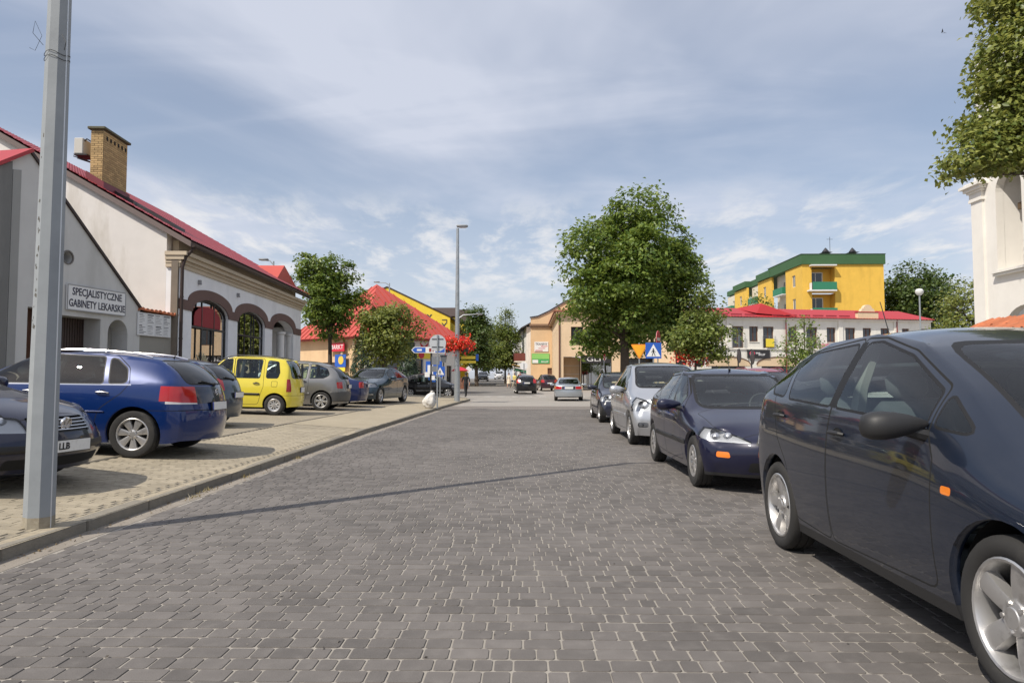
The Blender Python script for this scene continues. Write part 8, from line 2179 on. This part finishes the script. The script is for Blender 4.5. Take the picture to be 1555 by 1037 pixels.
# blue crossing sign beyond, and a lantern
def crossing_sign(label, loc, s=.6, h=2.2, rz=0, pole_h=None):
    t = thing('crossing_sign', label, 'traffic sign', loc, rz, 'pedestrian crossing signs')
    post(t, 0, .04, 0, pole_h or h+s*.5, .032)
    m = MB(); m.box((0, 0, h), (s, .02, s)); m.build('sign_plate', M_blue_s, t)
    tr = MB(); k = s*.44; tr.prism([(-k, h-s*.38), (k, h-s*.38), (0, h+s*.40)], lambda u, v, w: (u, w, v), .006, -.017); tr.build('white_triangle', M_signw, t)
    w = MB(); z = h-s*.14; f = lambda u, v, ww: (u, ww, v); q = s
    w.prism([(q*(-.01+.045*math.cos(2*PI*i/10)), z+q*(.235+.045*math.sin(2*PI*i/10))) for i in range(10)], f, .005, -.022)
    w.prism([(-.05*q, z+.18*q), (.05*q, z+.18*q), (.045*q, z), (-.045*q, z)], f, .005, -.022)
    w.prism([(-.045*q, z+.01*q), (.0, z+.01*q), (-.07*q, z-.20*q), (-.12*q, z-.20*q)], f, .005, -.0222); w.prism([(.0, z+.01*q), (.045*q, z+.01*q), (.13*q, z-.20*q), (.08*q, z-.20*q)], f, .005, -.0224)
    w.prism([(.03*q, z+.17*q), (.05*q, z+.14*q), (.14*q, z+.03*q), (.115*q, z+.01*q)], f, .005, -.0226); w.prism([(-.05*q, z+.17*q), (-.03*q, z+.14*q), (-.12*q, z+.0*q), (-.145*q, z+.02*q)], f, .005, -.0228)
    w.build('walking_figure', M_ink, t); return t
crossing_sign('blue crossing sign with walking figure on the left street corner', (-4.95, 41.5, .1), .56, 1.62)
crossing_sign('blue crossing sign with walking figure above the silver car', (6.35, 35.2, .12), .78, 2.55)
t = thing('yield_sign', 'orange yellow inverted triangle yield sign above the silver car', 'traffic sign', (5.72, 35.6, .12), R(-2))
post(t, 0, .04, 0, 2.95, .035)
m = MB(); m.prism(fillet([(-.43, 2.88), (.43, 2.88), (0, 2.12)][::-1], .05), lambda u, v, w: (u, w, v), .02, -.01); m.build('sign_plate', pbr('sign_orange_edge', (.80,.26,.02), .45), t)
m = MB(); m.prism(fillet([(-.36, 2.83), (.36, 2.83), (0, 2.20)][::-1], .04), lambda u, v, w: (u, w, v), .006, -.016); m.build('yellow_face', pbr('sign_orange', (.85,.40,.02), .45), t)
def no_entry(label, loc, rz, r=.42, h=2.95):
    t = thing('no_entry_sign', label, 'traffic sign', loc, rz, 'no entry signs')
    post(t, 0, .04, 0, h+r*.6, .035)
    disc(r, -.01, .01, (0, 0, h)).build('sign_plate', M_red_s, t)
    disc(r, .012, .018, (0, 0, h)).build('sign_back', M_signw, t)
    m = MB(); m.box((0, -.014, h), (r*1.5, .008, r*.36)); m.build('white_bar', M_signw, t); return t
no_entry('red no entry sign turned nearly edge-on behind the crossing sign', (6.75, 36.0, .12), R(66), .44, 3.15)
no_entry('small red and white sign on a post before the dark shop glass', (5.15, 46, .12), R(70), .22, 2.55)
t = no_entry('dull reddish round sign back at the mouth of the far street', (-.10, 72, .25), PI, .40, 2.35)
for k, (x, y) in enumerate(((9.05, 30.2), (9.55, 30.0))):
    t = thing('round_traffic_sign', ('dark backed round sign, left of the pair by the low street tree', 'dark backed round sign, right of the pair by the low street tree')[k], 'traffic sign', (x, y, .12), R(58), 'dark round sign backs')
    post(t, 0, .04, 0, 2.4, .03, M_frame_d); disc(.30, -.01, .01, (0, 0, 2.12-.06*k)).build('sign_plate', pbr('sign_back_dark', (.17,.13,.13), .6), t)
    m = MB(); m.lathe([(.30, -.016), (.30, .016), (.27, .016), (.27, -.016)], 28, axis='Y', c=(0, 0, 2.12-.06*k), closed=True); m.build('rim', M_frame_d, t)
t = thing('far_road_sign', 'small diamond road sign on the far left pavement', 'traffic sign', (-5.55, 70, .2), 0)
post(t, 0, .03, 0, 2.2, .035); m = MB(); m.box((0, 0, 2.0), (.5, .02, .5), Matrix.Rotation(R(45), 3, 'Y')); m.build('sign_plate', M_signw, t)
t = thing('street_lantern', 'dark four sided lantern on a thin post before the pavilion', 'lantern', (-6.4, 56, .1), 0)
post(t, 0, 0, 0, 2.45, .04, M_frame_d); m = MB(); m.box((0, 0, 2.75), (.34, .34, .55), taper=1.5); m.box((0, 0, 3.1), (.66, .66, .12), taper=.4); m.build('lantern_head', pbr('lantern_grey', (.16,.17,.18), .5), t)
t = thing('info_board', 'blue and white information board behind the dark small car', 'sign', (-7.1, 55.5, .15), R(-10))
m = MB(); m.box((0, 0, 1.55), (1.3, .06, 1.9)); m.build('board', M_blue_s, t); m = MB(); m.box((-.28, -.04, 1.75), (.45, .02, .9)); m.box((.3, -.04, 1.3), (.35, .02, .6)); m.build('poster', M_signw, t)
for sx_ in (-.6, .6): post(t, sx_, .05, 0, .8, .04)
# white sack at the sign's foot
bm = bmesh.new(); bmesh.ops.create_icosphere(bm, subdivisions=4, radius=1)
for v in bm.verts:
    p = v.co.copy(); n_ = noise.noise(p*1.6)*.22+noise.noise(p*4.2)*.08; p *= 1+n_
    z = p.z; sx_ = .30+(.05 if z < 0 else -.07*z); v.co = Vector((p.x*sx_+.10*max(z, 0), p.y*.30, max(-.36, z*.38)+.36))
    v.co.x += .05*noise.noise(Vector((0, 0, z*3)))
me = bpy.data.meshes.new('sack'); bm.to_mesh(me); bm.free(); smooth(me); me.materials.append(pbr('sack_white', (.66,.64,.60), .85, var=.1, vscale=8, bump=1.0, bscale=16))
sk = thing('white_sack', 'lumpy white sack slumped at the foot of the round sign post', 'sack', (-3.84, 28.75, .10), 0); link('sack_body', me, sk); sk.scale = (.86, .86, .86)
m = MB(); m.lathe([(.05, .68), (.035, .73), (.07, .80), (.04, .82)], 8, c=(.10, 0, 0)); m.build('tied_neck', MATS['sack_white'], sk, True)
# people
M_skin = pbr('skin', (.48,.28,.20), .6)
def person(label, loc, rz, top, legs, skirt=False, step=.25, h=1.7, hair=(.05,.035,.025), group=None):
    t = thing('person', label, 'person', loc, rz, group); k = h/1.7
    V = {'pel': (0,0,.93), 'ches': (0,.02,1.22), 'nec': (0,.0,1.43), 'hd0': (0,.02,1.52), 'hd1': (0,.02,1.62)}
    E = [('pel','ches'),('ches','nec'),('nec','hd0'),('hd0','hd1')]; Rd = {'pel': .145,'ches': .155,'nec': .055,'hd0': .085,'hd1': .082}
    for s, sg in (('l', -1), ('r', 1)):
        fw = step*sg
        V.update({'hip'+s: (sg*.09,0,.86), 'kn'+s: (sg*.09,fw*.55+.03,.47), 'an'+s: (sg*.09,fw-.02,.08), 'to'+s: (sg*.10,fw+.14,.04), 'sh'+s: (sg*.19,0,1.38), 'el'+s: (sg*.25,-fw*.35,1.10), 'wr'+s: (sg*.24,-fw*.7+.08,.87), 'ha'+s: (sg*.235,-fw*.75+.12,.77)})
        Rd.update({'hip'+s: .095,'kn'+s: .062,'an'+s: .042,'to'+s: .035,'sh'+s: .065,'el'+s: .045,'wr'+s: .032,'ha'+s: .036})
        E += [('pel','hip'+s),('hip'+s,'kn'+s),('kn'+s,'an'+s),('an'+s,'to'+s),('ches','sh'+s),('sh'+s,'el'+s),('el'+s,'wr'+s),('wr'+s,'ha'+s)]
    keys = list(V); me = bpy.data.meshes.new('body'); me.from_pydata([tuple(c*k for c in V[x]) for x in keys], [(keys.index(a), keys.index(b)) for a, b in E], [])
    o = bpy.data.objects.new('tmp', me); COL.objects.link(o); md = o.modifiers.new('s', 'SKIN'); 
    for i, x in enumerate(keys): me.skin_vertices[0].data[i].radius = (Rd[x]*k, Rd[x]*k*(.72 if x in ('ches','pel') else 1)); me.skin_vertices[0].data[i].use_root = (x == 'pel')
    o.modifiers.new('d', 'SUBSURF').levels = 1
    dg = bpy.context.evaluated_depsgraph_get(); dg.update(); m2 = bpy.data.meshes.new_from_object(o.evaluated_get(dg)); bpy.data.objects.remove(o)
    m2.materials.clear()
    for m_ in (M_skin, top, legs, M_frame_d): m2.materials.append(m_)
    for p in m2.polygons:
        c = p.center/k; z = c.z; arm = abs(c.x) > .175
        p.material_index = 0 if z > 1.44 or (arm and z < 1.02 and z > .7) else (1 if z > .92 else (3 if z < .09 else 2))
        if skirt and z < .50 and p.material_index == 2: p.material_index = 0
    smooth(m2); m2.name = 'body'; link('body', m2, t)
    hb = MB(); hb.lathe([(.001, 1.725*k), (.06*k, 1.70*k), (.092*k, 1.63*k), (.094*k, 1.56*k), (.075*k, 1.50*k)], 12, c=(0, -.012, 0)); hb.build('hair', pbr('hair_%d' % int(hair[0]*1000), hair, .8), t, True)
    if skirt: s = MB(); s.lathe([(.13, .98*k), (.19, .75*k), (.24, .48*k)], 14); s.build('skirt', legs, t, True)
    return t
Cm = lambda n, c: pbr(n, c, .85)
person('person in dark clothes standing by the corner behind the lamp post', (-4.1, 49.5, .02), R(20), Cm('cloth_black', (.02,.02,.022)), Cm('cloth_black', (.02,.02,.022)), h=1.72)
person('person in light dress walking along the far street kerb', (-1.75, 78, .28), R(160), Cm('cloth_cream', (.62,.55,.42)), Cm('cloth_cream', (.62,.55,.42)), True, h=1.66)
person('person in yellow top walking beside the light dress', (-1.15, 79, .30), R(150), Cm('cloth_yellow', (.62,.52,.16)), Cm('cloth_sand', (.45,.38,.26)), h=1.62)
person('person in dark red top farther along the kerb', (-.55, 84, .4), R(180), Cm('cloth_wine', (.25,.03,.04)), Cm('cloth_navy', (.03,.03,.05)), h=1.7)
# wall of plants etc. near the far kerb
m = MB(); m.box((0, 0, .6), (3.6, .1, 1.2)); o = m.build('brick_fence', pbr('fence_brown', (.20,.08,.045), .8, var=.2), None, loc=(-7.6, 74, .2)); tag(o, 'low brownish fence on the far left pavement', 'fence')
t = thing('red_parasol', 'small red parasol at the corner behind the lamp post', 'parasol', (-5.2, 57, .05)); post(t, 0, 0, 0, 2.3, .025)
m = MB(); m.lathe([(.001, 2.2), (.35, 2.1), (.7, 1.88), (.69, 1.84)], 8); m.build('canopy', M_red_s, t)
t = thing('street_name_sign', 'yellow and blue hanging boards right of the corner lamp post', 'sign', (-2.98, 38.2, .0), 0)
m = MB(); m.box((-.05, 0, 2.42), (.75, .04, .16)); m.box((-.08, 0, 2.18), (.85, .04, .14)); m.build('yellow_board', M_yel_s, t); m = MB(); m.box((.42, 0, 2.42), (.14, .05, .36)); m.build('blue_board', M_blue_s, t); m = MB(); m.tube([(-.64, 0, 2.46), (.4, 0, 2.50)], .02, 6); m.build('bracket', M_frame_d, t)
# bird in the sky
b = MB(); b.add([(0,.10,0),(.02,0,.02),(0,-.12,0),(-.02,0,-.015),(.24,-.06,.10),(.05,-.03,.0),(-.24,-.06,.06),(-.05,-.03,0)], [(0,1,3),(1,2,3),(0,4,5),(5,4,1),(0,7,6),(7,1,6),(0,3,1),(1,3,2)])
o = b.build('bird', M_black, None, loc=(22.2, 37.2, 19.6)); o.rotation_euler = (0, R(20), R(35)); tag(o, 'tiny dark swift flying in the sky', 'bird')
# ---------------------------------------------------------------- parked and moving cars
random.seed(21)
def slope_at(x): return (pav_z(x-.5)-pav_z(x+.5))/1.0
def right_row(fn, name, label, yf, xside, P=None):
    """parked along the right side, nose towards the camera; yf = y of the front axle, xside = outer face of the near wheels"""
    P = P or fn(); L = P['L']; rz = -PI/2
    cy = yf+(L/2-P['wheels'][0]); cx = xside+P['W']/2
    return make_car(P, name, label, 'car', (cx, cy, 0), rz, group='cars parked along the right kerb')
right_row(altea, 'parked_car', 'large slate blue car with black mirror nearest on the right', 2.93, 1.90)
right_row(focus, 'parked_car', 'dark navy hatchback with orange indicators, second in the right row', 8.62, 1.98)
right_row(picasso, 'parked_car', 'silver rounded people carrier behind the navy hatchback', 14.1, 2.02)
right_row(parked_small, 'parked_car', 'small dark car with roof rails, last in the right row', 21.1, 2.16)
make_car(red_estate(), 'parked_car', 'dark red car with roof rails parked on the square behind the navy hatchback', 'car', (7.25, 21.6, .115), -PI/2+R(4))
def bay_car(fn, label, x_axle, y, rear=True, yaw=0.0, P=None, group='cars parked in the bays on the left'):
    """standing across the left pavement; x_axle = position of the axle nearest the road"""
    P = P or fn(); L = P['L']; wf, wb = P['wheels']; wbase = wb-wf
    if rear: rz = PI+yaw; xc = x_axle-(wb-L/2)          # tail to the road
    else: rz = yaw; xc = x_axle-(L/2-wf)                # nose to the road
    xa, xb = x_axle, x_axle-wbase; za, zb = pav_z(xa), pav_z(xb); sl = math.atan2(zb-za, wbase)
    zc = za+(xa-xc)/wbase*(zb-za)
    pitch = -sl if rear else sl
    return make_car(P, 'parked_car', label, 'car', (xc, y, zc), rz, pitch=pitch, group=group)
bay_car(passat, 'night blue car with round grille badge and LLB plate behind the near lamp post', -5.55, 7.48, rear=False, yaw=R(-7))
bay_car(signum, 'bright cobalt blue estate with red tail lights, rear to the road', -5.44, 10.55, yaw=R(2))
bay_car(hatch, 'steel grey hatchback between the cobalt estate and the yellow car', -7.0, 15.4, yaw=R(2))
bay_car(agila, 'boxy bright yellow small car with black roof rails', -7.08, 20.6, yaw=R(3))
bay_car(scenic, 'warm grey rounded people carrier beside the yellow car', -6.72, 23.9, yaw=R(4))
bay_car(sedan, 'dark blue saloon mostly hidden behind the grey people carrier', -6.95, 26.6, yaw=R(5))
make_car(bmw(), 'parked_car', 'petrol blue car facing us with twin radiator grille', 'car', (-6.62, 31.2, pav_z(-6.5)), -PI/2-R(9), group='cars parked in the bays on the left')
make_car(modus(), 'moving_car', 'small black car crossing behind the round sign post', 'car', (-6.25, 47.6, .06), 0)
make_car(cmax(), 'moving_car', 'black people carrier driving away down the street', 'car', (1.02-1.0, 61.5, .03), PI/2+R(4))
make_car(civic(), 'moving_car', 'light silver saloon waiting at the junction, tail to us', 'car', (2.62, 43.0, 0), PI/2-R(3))
make_car(modus(paint('paint_plum', (.035,.012,.018))), 'parked_car', 'dark plum car half hidden behind the black people carrier', 'car', (2.1, 69.5, .15), PI/2+R(8))
make_car(far_hatch(paint('paint_graphite', (.05,.055,.06))), 'parked_car', 'dark car far down the street, left of the two', 'car', (-6.6, 112, terr(112)), -PI/2, group='cars far down the street')
make_car(far_hatch(PAINT_WHITE), 'parked_car', 'white car far down the street, right of the two', 'car', (-4.6, 128, terr(128)), -PI/2, group='cars far down the street')
